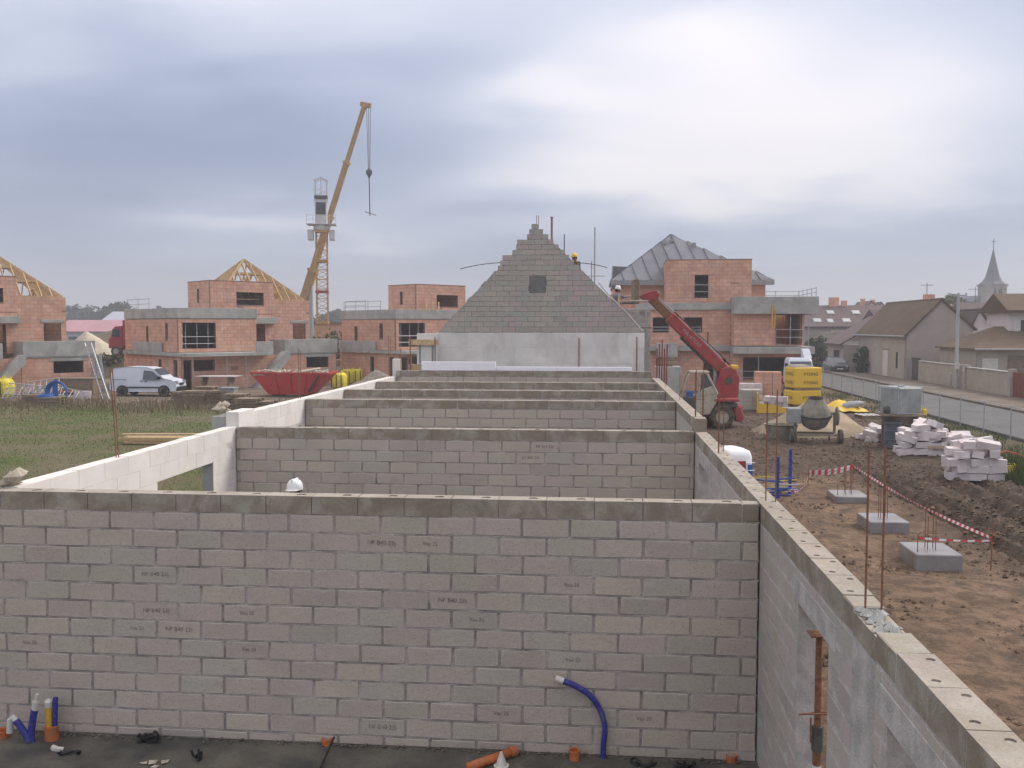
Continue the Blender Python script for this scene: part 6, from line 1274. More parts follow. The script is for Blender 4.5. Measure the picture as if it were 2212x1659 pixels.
# ---- concrete pads with starter bars
PL = ['nearest square concrete footing pad with upright starter bars', 'middle square concrete footing pad with upright starter bars', 'farthest square concrete footing pad near the blue frames']
for k, (x_, y_) in enumerate(PADS):
    t_ = thing('footing_pad', PL[k], 'concrete pad', (x_, y_, 0), R((0, 1, -1)[k]), 'concrete footing pads'); h_ = (.24, .19, .11)[k]; MB().box(-.405, .405, -.5, .5, -.2, h_).build('pad', MT['concrete_wet'], t_, bevel=.015)
    for i, (a, b_) in enumerate(((-.07, -.07), (.07, -.07), (.07, .07), (-.07, .07))): MB().tube([(a, b_, h_ - .02), (a, b_, h_ + (.62, .62, .5)[k] + .05 * i)], .009, 5).build('starter_bar', MT['rebar'], t_)
    MB().tube([(-.10, -.10, h_ + .3), (.10, -.10, h_ + .3), (.10, .10, h_ + .3), (-.10, .10, h_ + .3), (-.10, -.10, h_ + .3)], .006, 4).build('stirrup', MT['rebar'], t_)
    if k != 1: MB().tube([(-.32, -.3, h_ - .02), (-.32, -.3, h_ + .30), (-.28, -.3, h_ + .36), (-.2, -.3, h_ + .36), (-.17, -.3, h_ + .25)], .009, 5).build('hooked_bar', MT['rebar'], t_)
# ---- red and white tape on stakes
MT['tape'], t, b = _base('barrier_tape'); uvn = t.nodes.new('ShaderNodeAttribute'); uvn.attribute_name = 'run'; w = _math(t, 'FRACT', _math(t, 'MULTIPLY', uvn.outputs['Fac'], 4.2)); cc = _mix(t, _math(t, 'GREATER_THAN', w, .5), (.55, .05, .06), (.72, .68, .68)); t.links.new(cc, b.inputs['Base Color']); b.inputs['Roughness'].default_value = .6
def tape(name, label, pts, sag=.0, width=.06):
    pts = [Vector(p_) for p_ in pts]; fine = []
    for a, b_ in zip(pts, pts[1:]):
        n = max(3, int((b_ - a).length / .12)); fine += [a.lerp(b_, i / n) - Vector((0, 0, sag * (b_ - a).length * 4 * (i / n) * (1 - i / n))) for i in range(n)]
    fine.append(pts[-1]); vs, fs, run, s_ = [], [], [], 0.0
    for i, p_ in enumerate(fine):
        if i: s_ += (fine[i] - fine[i - 1]).length
        tw_ = s_ * 1.1; up3 = Vector((.5 * math.sin(tw_), .3 * math.cos(tw_), 1)).normalized() * width / 2; off = Vector((.001, .0015, 0))
        vs += [p_ - up3, p_ + up3]; run += [s_, s_]
        if i: fs.append((2 * i - 2, 2 * i, 2 * i + 1, 2 * i - 1))
    me = bpy.data.meshes.new(name); me.from_pydata(vs, [], fs); at = me.attributes.new('run', 'FLOAT', 'POINT'); at.data.foreach_set('value', run); me.materials.append(MT['tape']); o_ = link_mesh(name, me); return tag(o_, label, 'tape', 'red and white barrier tapes')
A0, A1, A2, A3 = on_z(2140, 1228, 0), on_z(1842, 1040, 0), on_z(1745, 1050, 0), on_z(1718, 1066, 0)
tape('barrier_tape', 'long red and white tape running across the mud beside the footing pads', [A0 + Vector((0, 0, .55)), A1 + Vector((0, 0, .45))], .012, .055)
tape('barrier_tape', 'doubled red and white tape between the two far stakes', [A1 + Vector((0, 0, .45)), A2 + Vector((0, 0, .40)), A2 + Vector((.0, 0, .1)), A3 + Vector((0, 0, .05)), on_z(1700, 1058, .12)], .03, .07)
tape('barrier_tape', 'short second strand of red and white tape near the far stakes', [A1 + Vector((.0, .05, .38)), A2 + Vector((.1, .1, .34)), A2 + Vector((.0, .05, .04))], .05, .07)
pq = Vector((PADS[0][0] - .32, PADS[0][1] - .3, .50)); tape('barrier_tape', 'red and white tape tied to the hooked bar of the nearest pad', [pq, A0 + Vector((0, 0, .50))], .02, .035)
for P_, h_, lab in ((A0, .8, 'rusty stake holding the near end of the tape'), (A1, .62, 'rusty stake holding the tape at its far corner'), (A2, .55, 'rusty stake below the doubled tape')): tag(MB().tube([(0, 0, -.05), (.02, 0, h_)], .011, 6).tube([(.02, 0, h_), (.05, 0, h_ + .03), (.07, 0, h_ - .02)], .009, 5).build('steel_stake', MT['rebar'], loc=tuple(P_)), lab, 'stake', 'rusty tape stakes')
# ---- blue shoring frames
MT['blue_steel'] = M('blue_paint', (.035, .07, .30), .5, .2, 10, bump=.1)
for px, py, h_, lab in ((1679, 1076, 1.05, 'upright blue steel prop left of its taller twin'), (1706, 1066, 1.15, 'upright blue steel prop beside the tape end')):
    q = on_z(px, py, 0); t_ = thing('blue_prop', lab, 'prop', tuple(q), 0, 'blue steel props'); MB().bar((0, 0, 0), (0, 0, h_), .07).build('upright', MT['blue_steel'], t_); MB().box(-.08, .08, -.08, .08, 0, .015).build('foot_plate', MT['blue_steel'], t_)
    for k in range(4): MB().box(-.05, .05, -.05, .05, .2 + .22 * k, .235 + .22 * k).build('collar', MT['blue_steel'], t_)
q = on_z(1672, 1072, 0); rr = random.Random(6)
tf = thing('tube_pile', 'tangled pile of blue and pale scaffold tubes behind the right wall', 'tubes', (q.x, q.y, 0))
for k in range(13): a = rr.uniform(-.5, .5); l_ = rr.uniform(.5, .9); c_ = (rr.uniform(-.35, .4), rr.uniform(-.2, .5), .06 + .035 * k); MB().tube([(c_[0] - l_ / 2, c_[1] - a * .4, c_[2]), (c_[0] + l_ / 2, c_[1] + a * .4, c_[2] + rr.uniform(-.05, .12))], .02, 6).build('tube', [MT['blue_steel'], MT['blue_hose'], MT['steel'], MT['yellow_hose']][k % 4], tf)
# ================================================================== starter bars and poles
def rebar(label, base, h, n=1, gap=.03, group='rusty starter bars', bend=0.0):
    t_ = thing('starter_bars', label, 'rebar', tuple(base), 0, group)
    for k in range(n):
        a = k * 1.57; dx_, dy_ = (gap * math.cos(a + .78), gap * math.sin(a + .78)) if n > 1 else (0, 0)
        MB().tube([(dx_, dy_, -.05), (dx_ + bend * .4, dy_, h * .5), (dx_ + bend, dy_, h + .04 * k)], .007, 6).build('bar', MT['rebar'], t_)
        if n > 2 and k == 0:
            for z_ in (.08, .3, .55): MB().tube([(gap, 0, z_), (0, gap, z_), (-gap, 0, z_), (0, -gap, z_), (gap, 0, z_)], .005, 4).build('stirrup', MT['rebar'], t_)
    return t_
rebar('tall rusty bar rising from the broken gap of the right wall', (XI + .06, 6.11, 2.42), 1.10); rebar('right hand rusty bar rising from the broken gap of the right wall', (XI + .17, 6.14, 2.42), 1.12)
rebar('rusty bar pair where the nearest cross wall meets the right wall, left one', (XI + .08, 9.85, 2.5), 1.02); rebar('rusty bar pair where the nearest cross wall meets the right wall, right one', (XI + .17, 9.8, 2.5), 1.15)
rebar('cluster of rusty bars standing on the right wall near the white sacks', (XI + .1, 13.6, 2.5), .85, 3, .05); rebar('four rusty bars in the raised post of the right wall', (XI + .1, 16.6, 2.72), .75, 4, .09)
rebar('single bar on the far right wall beside the telehandler', (XI + .12, 20.8, 2.7), .55); rebar('single bar on the far right wall near the fifth cross wall', (XI + .12, 25.4, 2.7), .5); rebar('far right bar pair near the foam boards', (XI + .1, 28.9, 2.7), .9, 2, .03)
rebar('thin bar pair standing on the near white wall', (XL - .1, 12.28, 2.48), 1.22, 2, .025, bend=-.06); rebar('thin bar pair standing on the far white wall before the skip', (XL - .1, 20.2, 2.68), 1.1, 2, .03)
rebar('bar pair at the far end of the white wall', (XL - .06, 29.0, 2.7), 1.3, 2, .04)
tpl = thing('marking_pole', 'tall orange brown pole standing on the site left of the mixer', 'pole', tuple(on_z(1565, 955, 0) + Vector((0, 6, 0))))
MB().tube([(0, 0, 0), (.02, 0, 4.0)], .035, 6).build('pole_body', MT['rust'], tpl); MB().tube([(.02, 0, 4.0), (.02, 0, 4.06)], .05, 6).build('pole_cap', MT['rust'], tpl)
ws_ = thing('white_corner_block', 'upright white block post at the far left end of the cross walls', 'block', (XL - .02, 29.9, 2.7)); MB().box(-.12, .12, -.12, .12, -.2, .55).build('post_body', MT['white_block'], ws_, bevel=.01); MB().tube([(.14, -.1, -.2), (.14, -.1, .9)], .012, 5).build('bar', MT['rebar'], ws_)

# formwork at the left corner of the gable
fw_ = thing('column_formwork', 'white column with brown timber clamps at the left corner of the gable', 'formwork', (-6.75, 36.2, 0))
MB().box(-.32, .42, -.1, .42, -.1, 4.02).build('column', MT['white_panel'], fw_, bevel=.01)
for z_ in (3.68, 2.72): MB().box(-.62, .55, -.22, -.11, z_ - .11, z_ + .11).build('timber_clamp', MT['wood'], fw_); MB().box(-.62, -.5, -.11, .5, z_ - .1, z_ + .1).build('timber_clamp', MT['wood'], fw_)
for x_ in (-.55, .42): MB().tube([(x_, -.25, 2.3), (x_, -.25, 3.9)], .02, 5).build('tie_rod', MT['rust'], fw_)
for s_ in (-.2, .3): MB().box(s_ - .04, s_ + .04, -.112, -.1, 2.85, 3.55).build('board_joint', MT['grey_paint'], fw_)

# scaffold behind the gable, poles above it, guide lines
def pole_thing(label, px, pyt, Y, z0, r_, mat, name='scaffold_pole', group='poles behind the gable'):
    q = on_y(px, pyt, Y); t_ = tag(MB().tube([(0, 0, z0), (0, 0, q.z)], r_, 7).tube([(0, 0, q.z), (0, 0, q.z + .03)], r_ * 1.3, 7).build(name, mat, loc=(q.x, Y, 0)), label, 'pole', group); return t_
pole_thing('thick timber topped pole just right of the gable peak', 1192, 470, 37.2, 0, .045, MT['wood_old']); pole_thing('thin pole midway down the right slope of the gable', 1219, 508, 37.4, 0, .02, MT['steel_dark']); pole_thing('tall grey scaffold pole right of the yellow helmet', 1285, 493, 38.2, 0, .03, MT['steel']); pole_thing('short pole right beside the tall scaffold pole', 1278, 565, 38.3, 0, .022, MT['steel'])
sf = thing('scaffold', 'scaffold deck and rails behind the right slope of the gable', 'scaffold', (0, 38.4, 0))
for x_ in (-1.6, -.2, .9, 1.9): MB().tube([(x_, .6, 0), (x_, .6, 6.1 if x_ < 0 else 5.4)], .025, 6).build('standard', MT['steel'], sf)
MB().box(-1.8, .35, -.3, .5, 5.40, 5.45).build('upper_deck', MT['wood_old'], sf); MB().box(.3, 2.1, -.3, .5, 4.22, 4.27).build('lower_deck', MT['wood_old'], sf)
for x_, z0_, z1_ in ((-.6, 6.0, 6.45),): MB().tube([(x_, -.2, 6.33), (.2, -.2, 6.33)], .02, 5).build('guard_rail', MT['steel'], sf)
for z_ in (5.0, 5.35): MB().tube([(.3, .6, z_), (2.0, .6, z_)], .022, 5).build('guard_rail', MT['steel'], sf)
for x_ in (.45, .75): MB().bar((x_, .3, 4.3), (x_ + .05, .3, 5.6), .06, .1).build('leaning_board', MT['wood'], sf)
def cable(label, a, b_, Y, sag): 
    p_, q_ = on_y(*a, Y), on_y(*b_, Y); return tag(MB().tube([p_.lerp(q_, i / 8) + Vector((0, 0, sag * 4 * (i / 8) * (1 - i / 8))) for i in range(9)], .016, 5).build('steel_rod', MT['steel_dark'], loc=(0, 0, 0)), label, 'rod', 'rods sticking out behind the gable')
cable('thin dark rod sticking out left of the gable', (994, 581), (1095, 567), 37.1, .06); cable('thin dark rod sticking out right behind the yellow helmet', (1240, 567), (1312, 578), 37.6, .04)

# steel prop in the doorway of the right wall
sp_ = thing('steel_prop', 'rusty adjustable steel prop standing in the doorway of the right wall', 'prop', (XI + .10, 7.50, -.2))
MB().tube([(0, 0, 0), (0, 0, 1.30)], .034, 10).build('outer_tube', MT['rust'], sp_); MB().tube([(0, 0, 1.28), (0, 0, 2.06)], .026, 10).build('inner_tube', MT['rust'], sp_)
MB().tube([(0, 0, 1.12), (0, 0, 1.32)], .045, 10).build('thread_nut', MT['steel_dark'], sp_)
MB().tube([(-.15, -.03, 1.42), (-.10, -.06, 1.44), (.1, -.05, 1.44), (.12, .0, 1.43), (.02, .03, 1.42), (-.13, .0, 1.41), (-.15, -.03, 1.42)], .008, 6).build('pin', MT['rebar'], sp_)
MB().tube([(-.06, -.03, 1.40), (-.06, -.04, 1.2)], .008, 5).build('pin_drop', MT['rebar'], sp_)
MB().tube([(0, 0, .70), (0, 0, 1.0)], .0355, 10).build('paint_splash', MT['white_plastic'], sp_)
MB().box(-.08, .08, -.08, .08, 0, .01).build('base_plate', MT['rust'], sp_); MB().box(-.08, .08, -.08, .08, 2.06, 2.07).build('head_plate', MT['rust'], sp_)

# ================================================================== services on the floor slab
FZ = -.20
def on_f(px, py): return on_z(px, py, FZ)
q = on_f(1303, 1637); ct = thing('blue_conduit', 'long blue conduit curving out of the slab against the nearest wall', 'conduit', tuple(q)); e0 = on_y(1209, 1481, 9.45) - q
pts = [Vector((0, 0, -.05)), Vector((.0, 0, .12)), Vector((.015, .0, .32)), Vector((-.03, -.0, .50)), Vector((-.14, .0, .66)), Vector((-.30, .0, .76)), Vector((e0.x, .0, e0.z))]
def smooth_path(p, n=5):
    out_ = []
    for i in range(len(p) - 1):
        a = p[max(i - 1, 0)]; b_ = p[i]; c_ = p[i + 1]; d = p[min(i + 2, len(p) - 1)]
        for k in range(n):
            u = k / n; out_.append(.5 * ((2 * b_) + (c_ - a) * u + (2 * a - 5 * b_ + 4 * c_ - d) * u * u + (3 * b_ - a - 3 * c_ + d) * u ** 3))
    return out_ + [p[-1]]
MB().tube(smooth_path(pts), .030, 10).build('conduit_body', MT['blue_pipe'], ct, smooth=True); MB().tube([Vector((e0.x + .03, 0, e0.z - .012)), Vector((e0.x - .05, 0, e0.z + .02))], .036, 10).build('white_end', MT['white_plastic'], ct)
def stub(label, px, py, r_, h, mat='orange_pipe', tilt=(0, 0), name='pipe_stub'):
    q = on_f(px, py); t_ = thing(name, label, 'pipe', tuple(q), 0, 'orange pipe stubs in the slab'); e = Vector((tilt[0], tilt[1], h))
    MB().tube([(0, 0, -.03), e], r_, 14, False).build('pipe_wall', MT[mat], t_); MB().lathe([(r_, 0), (r_ * 1.08, .0), (r_ * 1.08, .02), (r_ * .85, .02), (r_ * .85, -.03), (0, -.03)], 14, tuple(e)).build('pipe_rim', MT[mat], t_); return t_
stub('orange pipe stub beside the leaning black bar', 706, 1608, .055, .05); stub('orange pipe stub left of the blue conduit', 1241, 1640, .055, .08); stub('orange pipe stub at the right end of the nearest wall', 1580, 1645, .055, .05); stub('orange pipe stub at the left edge of the photo', 6, 1592, .07, .06)
q0, q1 = on_f(1112, 1632), on_f(1010, 1668); op = thing('orange_pipe', 'orange pipe lying on the slab at the bottom edge', 'pipe', tuple(q1)); MB().tube([(0, 0, .05), (q1 - q1).lerp(q0 - q1, 1) + Vector((0, 0, .05))], .045, 12).build('pipe_body', MT['orange_pipe'], op, smooth=True); MB().tube([(q0 - q1) * .9 + Vector((0, 0, .05)), (q0 - q1) * 1.02 + Vector((0, 0, .05))], .054, 12).build('socket', MT['orange_pipe'], op)
q = on_f(1083, 1655); cn = thing('white_funnel', 'small white plastic cone on the orange pipe', 'funnel', tuple(q)); MB().lathe([(.06, 0), (.045, .06), (.012, .15), (.0, .155)], 12).build('cone', MT['white_plastic'], cn); MB().lathe([(.08, 0), (.08, .012), (.05, .014)], 12).build('flange', MT['white_plastic'], cn)
q = on_f(692, 1662); bb = tag(MB().tube([(0, 0, .01), on_y(722, 1592, 9.5) - q], .012, 6).tube([(0, 0, .0), (.03, -.02, .01)], .016, 6).build('black_bar', MT['black'], loc=tuple(q)), 'thin black bar leaning beside an orange pipe stub', 'bar')
# blue Y of conduits at the left
q = on_f(68, 1602); yv = thing('blue_conduit_pair', 'blue forked conduit pair with pale ends at the left of the slab', 'conduit', tuple(q))
MB().tube(smooth_path([Vector((0, 0, -.05)), Vector((.0, 0, .10)), Vector((.03, 0, .28)), Vector((.05, 0, .36))]), .038, 10).build('upright_conduit', MT['blue_pipe'], yv, smooth=True); MB().tube([(.05, 0, .35), (.06, 0, .45)], .036, 10).build('pale_sleeve', MT['white_plastic'], yv); MB().tube([(.065, 0, .44), (.085, 0, .53)], .017, 8).build('pale_tip', MT['white_plastic'], yv)
MB().tube(smooth_path([Vector((-.01, -.02, .0)), Vector((-.07, -.02, .12)), Vector((-.16, -.02, .24))]), .036, 10).build('slanted_conduit', MT['blue_pipe'], yv, smooth=True); MB().tube([(-.15, -.02, .23), (-.19, -.02, .27), (-.22, -.02, .24), (-.235, -.02, .10)], .034, 10).build('bent_end', MT['white_plastic'], yv)
q = on_f(112, 1597); os_ = thing('orange_sleeve', 'orange sleeve holding a yellow and a blue conduit at the left', 'conduit', tuple(q)); MB().tube([(0, 0, -.02), (.0, 0, .15)], .072, 16).build('sleeve', MT['orange_pipe'], os_)
MB().tube([(-.025, 0, .1), (-.028, 0, .40)], .036, 10).build('yellow_conduit', MT['yellow_pipe'], os_); MB().lathe([(.042, .36), (.044, .42), (.02, .45), (0, .45)], 10, (-.028, 0, 0)).build('white_cap', MT['white_plastic'], os_); MB().tube([(.03, .01, .1), (.045, .02, .46)], .028, 10).build('blue_conduit', MT['blue_pipe'], os_)
# black cable tangle and hose ends
rr = random.Random(17)
for px, py, n, sp, h_, lab in ((318, 1602, 5, .13, .14, 'tangled black cables lying against the foot of the nearest wall'), (150, 1630, 2, .12, .05, 'short black cable lying on the slab near the orange sleeve'), (428, 1640, 2, .06, .10, 'small black cable end sticking up from the slab'), (1390, 1655, 3, .14, .07, 'black cable loop on the slab right of the blue conduit'), (1480, 1660, 3, .14, .06, 'black cable loop nearest the right wall foot')):
    q = on_f(px, py); t_ = thing('black_cable', lab, 'cable', tuple(q), 0, 'black cables on the slab')
    for k in range(n):
        p_ = [Vector((rr.uniform(-sp, sp), rr.uniform(-.06, .06), .015 + h_ * rr.random() * math.sin(math.pi * i / 5))) for i in range(6)]; p_.sort(key=lambda v: v.x); MB().tube(smooth_path(p_, 4), .013, 6).build('strand', MT['black'], t_)
q = on_f(333, 1650); pp = tag(MB().rock((0, 0, .02), .06, .3, rr).rock((.1, .03, .015), .05, .3, rr).rock((-.1, -.02, .015), .04, .3, rr).rock((.05, -.08, .015), .05, .3, rr).build('mortar_crumbs', MT['pale_rubble'], loc=tuple(q)), 'small spill of pale mortar crumbs on the dark slab', 'crumbs')
wp = on_f(125, 1622); tag(MB().obox((0, 0, .02), (.11, .05, .03), (.1, .2, .3)).obox((-.05, .01, .03), (.05, .05, .03), (0, .4, .1)).build('white_clip', MT['white_plastic'], loc=tuple(wp)), 'small white plastic clip on the slab by the orange sleeve', 'clip')
# soil fillet at the wall foot
ff = MB(); rr = random.Random(9); MT['clod_dark'] = M('damp_crumbs', (.13, .11, .095), .95, .3, 5)
for k in range(300): x_ = rr.uniform(XL + .1, XI - .1); ff.rock((x_, 9.64 - abs(rr.gauss(0, .035)), FZ + rr.uniform(0, .02)), rr.uniform(.008, .028), .7, rr)
tag(ff.build('mortar_droppings', MT['clod_dark']), 'fallen mortar crumbs along the foot of the nearest wall', 'crumbs', kind='stuff')

# ================================================================== stamps printed on the blocks of the nearest walls
ST = [text_mesh('NF B40 23)', .066, MT['stamp'], 'stamp'), text_mesh('Vau 25', .058, MT['stamp'], 'stamp')]
rrs = random.Random(6)
def stamp(px, py, k, Y=9.66, par=None):
    q = on_y(px, py, Y) - par.location
    bl_ = min((c_ for c_ in par.children if c_.name.startswith('concrete_block') and c_.data.vertices and c_.dimensions.x > .35), key=lambda c_: (c_.location - Vector((q.x, .1, q.z))).length)
    link_mesh('stamp', ST[k], bl_, (.02 if k else .0, -.1035, .01), (R(90), rrs.uniform(-.05, .05), 0))
for px, py, k in ((840, 1178, 0), (945, 1179, 1), (335, 1253, 0), (320, 1345, 0), (527, 1347, 1), (80, 1371, 1), (277, 1377, 1), (373, 1378, 0), (523, 1428, 1), (988, 1307, 0), (1262, 1271, 1), (1052, 1351, 1), (1260, 1442, 1), (1365, 1533, 1), (1090, 1563, 1), (845, 1599, 0)): stamp(px, py, k, 9.66, wall_one)
for px, py, k in ((1150, 985, 0), (1180, 962, 0)): stamp(px, py, k, 16.25, wall_two)

# ================================================================== people
MT['skin'] = M('skin', (.42, .22, .15), .6, .08, 8, bump=0); MT['hair'] = M('hair', (.03, .02, .015), .8, .2, 20, bump=0)
MT['helmet_w'] = M('white_helmet', (.78, .77, .78), .35, .04, 3, bump=0, spec=.5); MT['helmet_y'] = M('yellow_helmet', (.80, .52, .05), .35, .05, 3, bump=0, spec=.5)
MT['grey_top'] = M('grey_blue_jacket', (.20, .21, .26), .9, .15, 8, bump=.2); MT['camo'] = M('dark_green_jacket', (.07, .075, .045), .9, .5, 9, (.20, .15, .10), bump=.2); MT['trousers'] = M('work_trousers', (.06, .06, .075), .9, .2, 8, bump=.2)
def person(label, loc, rz, jacket, helmet, pose, scale=1.0):
    """one skinned body mesh; joints given per pose (x right, y forward, z up)"""
    P = dict(pelvis=(0, 0, .95), chest=(0, .02, 1.30), neck=(0, .02, 1.48), head=(0, .05, 1.60), crown=(0, .05, 1.70),
             shl=(-.19, .01, 1.42), ell=(-.25, .02, 1.14), wrl=(-.24, .14, .92), hal=(-.23, .19, .85), shr=(.19, .01, 1.42), elr=(.25, .02, 1.14), wrr=(.24, .14, .92), har=(.23, .19, .85),
             hil=(-.10, 0, .90), knl=(-.11, .03, .50), anl=(-.11, 0, .09), tol=(-.12, .17, .04), hir=(.10, 0, .90), knr=(.11, .03, .50), anr=(.11, 0, .09), tor=(.12, .17, .04)); P.update(pose)
    Rr = dict(pelvis=(.15, .11), chest=(.165, .115), neck=(.058, .058), head=(.078, .098), crown=(.06, .075), shl=(.075, .07), ell=(.052, .05), wrl=(.036, .032), hal=(.042, .025), hil=(.10, .095), knl=(.068, .068), anl=(.048, .05), tol=(.048, .035))
    E_ = [('pelvis', 'chest'), ('chest', 'neck'), ('neck', 'head'), ('head', 'crown'), ('chest', 'shl'), ('shl', 'ell'), ('ell', 'wrl'), ('wrl', 'hal'), ('chest', 'shr'), ('shr', 'elr'), ('elr', 'wrr'), ('wrr', 'har'), ('pelvis', 'hil'), ('hil', 'knl'), ('knl', 'anl'), ('anl', 'tol'), ('pelvis', 'hir'), ('hir', 'knr'), ('knr', 'anr'), ('anr', 'tor')]
    names = list(P); 
    for s_, w in (('l', -1), ('r', 1)):                       # five short finger chains from each palm
        h_ = Vector(P['ha' + s_]); d = (h_ - Vector(P['wr' + s_])).normalized(); side = d.cross(Vector((1, 0, 0))); side = side.normalized() if side.length > .1 else Vector((0, 1, 0))
        for k, (o_, ln) in enumerate(((-.03, .06), (-.011, .072), (.008, .068), (.027, .055))):
            a, b_ = f'f{s_}{k}a', f'f{s_}{k}b'; P[a] = tuple(h_ + side * o_ + d * ln * .55); P[b_] = tuple(h_ + side * o_ + d * ln + Vector((-w * .02, 0, 0))); E_ += [('ha' + s_, a), (a, b_)]
        a = f't{s_}a'; P[a] = tuple(h_ - side * .05 + Vector((-w * .02, 0, 0)) - d * .005); E_.append(('ha' + s_, a))
    names = list(P); me = bpy.data.meshes.new('body'); me.from_pydata([P[n] for n in names], [(names.index(a), names.index(b_)) for a, b_ in E_], [])
    o_ = bpy.data.objects.new('body', me); col.objects.link(o_); md = o_.modifiers.new('skin', 'SKIN'); md.use_smooth_shade = True
    for i, n in enumerate(names):
        r_ = Rr.get(n) or Rr.get(n[:-1] + 'l') or (.0095, .0095); sv_ = me.skin_vertices[0].data[i]; sv_.radius = r_; sv_.use_root = (n == 'pelvis')
    o_.modifiers.new('sub', 'SUBSURF').levels = 2; o_.modifiers['sub'].render_levels = 2
    dg = bpy.context.evaluated_depsgraph_get(); m2 = bpy.data.meshes.new_from_object(o_.evaluated_get(dg)); bpy.data.objects.remove(o_)
    m2.materials.clear()
    for m_ in (MT['skin'], jacket, MT['trousers'], MT['black']): m2.materials.append(m_)
    hp, wl, wr_ = Vector(P['neck']), Vector(P['wrl']), Vector(P['wrr']); pz = P['pelvis'][2]
    for p_ in m2.polygons:
        c_ = p_.center; p_.use_smooth = True
        if (c_ - Vector(P['head'])).length < .17 and c_.z > hp.z - .02: p_.material_index = 0
        elif (c_ - Vector(P['hal'])).length < .10 or (c_ - Vector(P['har'])).length < .10: p_.material_index = 0
        elif c_.z < .11 and pz > .5: p_.material_index = 3
        elif c_.z < pz + .02: p_.material_index = 2
        else: p_.material_index = 1
    t_ = thing('person', label, 'person', loc, rz); t_.scale = (scale,) * 3; link_mesh('body', m2, t_)
    hd = Vector(P['head']) + Vector((0, .01, .055))
    MB().lathe([(.118, .0), (.120, .035), (.112, .085), (.085, .130), (.045, .152), (.0, .158)], 20).build('helmet', helmet, t_, smooth=True, loc=tuple(hd)); MB().prism([(-.10, .06), (.10, .06), (.085, .15), (.0, .185), (-.085, .15)], .0, .012, 'z').build('helmet_peak', helmet, t_, loc=tuple(hd)); MB().box(-.012, .012, -.105, .105, .11, .163).build('helmet_ridge', helmet, t_, loc=tuple(hd), bevel=.005)
    f_ = Vector(P['head']); MB().lathe([(.018, -.03), (.022, -.012), (.010, .03)], 8, caps=True).build('nose', MT['skin'], t_, smooth=True, loc=tuple(f_ + Vector((0, .108, -.005))), rot=(R(12), 0, 0))
    for s_ in (-1, 1):
        MB().lathe([(.0, -.014), (.011, -.008), (.014, 0), (.011, .008), (0, .014)], 8).build('eye', MT['black'], t_, loc=tuple(f_ + Vector((s_ * .032, .092, .022)))); MB().obox((0, 0, 0), (.018, .04, .06)).build('ear', MT['skin'], t_, bevel=.008, loc=tuple(f_ + Vector((s_ * .085, .0, .0))))
    MB().obox((0, 0, 0), (.05, .012, .010)).build('mouth', MT['rust'], t_, loc=tuple(f_ + Vector((0, .098, -.052)))); MB().lathe([(.088, -.06), (.094, .0), (.10, .05)], 14).build('hair', MT['hair'], t_, smooth=True, loc=tuple(f_ + Vector((0, -.022, .02))))
    return t_
q = on_y(641, 1052, 14.9); person('worker in a white helmet, only head showing behind the nearest wall', (q.x, 14.9, FZ), R(172), MT['grey_top'], MT['helmet_w'], {}, 1.11)
q = on_y(1250, 562, 38.35); zf = q.z - 1.46
person('worker in a yellow helmet and dark green jacket leaning on the gable slope', (q.x, 38.55, zf), R(128), MT['camo'], MT['helmet_y'], dict(chest=(0, .10, 1.28), neck=(0, .17, 1.43), head=(0, .22, 1.54), crown=(0, .23, 1.64), shl=(-.19, .12, 1.38), shr=(.19, .12, 1.38), ell=(-.28, .32, 1.22), wrl=(-.18, .50, 1.16), hal=(-.14, .57, 1.14), elr=(.28, .30, 1.2), wrr=(.20, .5, 1.18), har=(.16, .57, 1.17)))
q = on_y(1328, 622, 38.9); zf = q.z - 1.69
person('worker in a white helmet and grey jacket reaching right beside the gable', (q.x, 38.9, zf), R(-60), MT['grey_top'], MT['helmet_w'], dict(chest=(0, .06, 1.30), neck=(0, .1, 1.47), head=(0, .14, 1.58), crown=(0, .14, 1.68), shl=(-.19, .08, 1.41), shr=(.19, .08, 1.41), elr=(.24, .34, 1.30), wrr=(.2, .56, 1.36), har=(.18, .63, 1.38), ell=(-.24, .3, 1.25), wrl=(-.12, .52, 1.3), hal=(-.1, .59, 1.31)))
wpf = thing('site_platform', 'small timber platform carrying the worker in grey beside the gable', 'platform', (q.x, 38.9, 0)); MB().box(-.6, .6, -.35, .45, zf - .06, zf).build('deck', MT['wood_old'], wpf)
for x_ in (-.5, .5): MB().tube([(x_, .35, 0), (x_, .35, zf - .06)], .025, 6).build('leg', MT['steel'], wpf)

# ================================================================== grass, weeds, clods
def blades(name, label, n, fn, mat, seed):
    rr = random.Random(seed); mb = MB(); k = 0; tries = 0
    while k < n and tries < n * 6:
        tries += 1; r_ = fn(rr)
        if r_ is None: continue
        x_, y_, h_, w = r_; z_ = gz(x_, y_); a = rr.uniform(0, 6.28); l_ = h_ * rr.uniform(-.5, .5); m_ = h_ * rr.uniform(-.5, .5)
        mb.v += [(x_ - w * math.cos(a), y_ - w * math.sin(a), z_ - .01), (x_ + w * math.cos(a), y_ + w * math.sin(a), z_ - .01), (x_ + l_, y_ + m_, z_ + h_)]; b0 = len(mb.v) - 3; mb.f.append((b0, b0 + 1, b0 + 2)); mb.mi.append(0); k += 1
    me = bpy.data.meshes.new(name); me.from_pydata(mb.v, [], mb.f); me.materials.append(mat); o_ = link_mesh(name, me); return tag(o_, label, 'grass', kind='stuff')
MT['grass_blade'] = M('grass_blade', (.09, .13, .034), .8, .35, .5, (.15, .165, .055), bump=0); MT['dry_weed'] = M('dry_weed', (.24, .18, .11), .9, .35, .7, (.17, .145, .075), bump=0); MT['weed_green'] = M('weed_green', (.06, .095, .03), .85, .35, 1.0, (.12, .14, .05), bump=0)
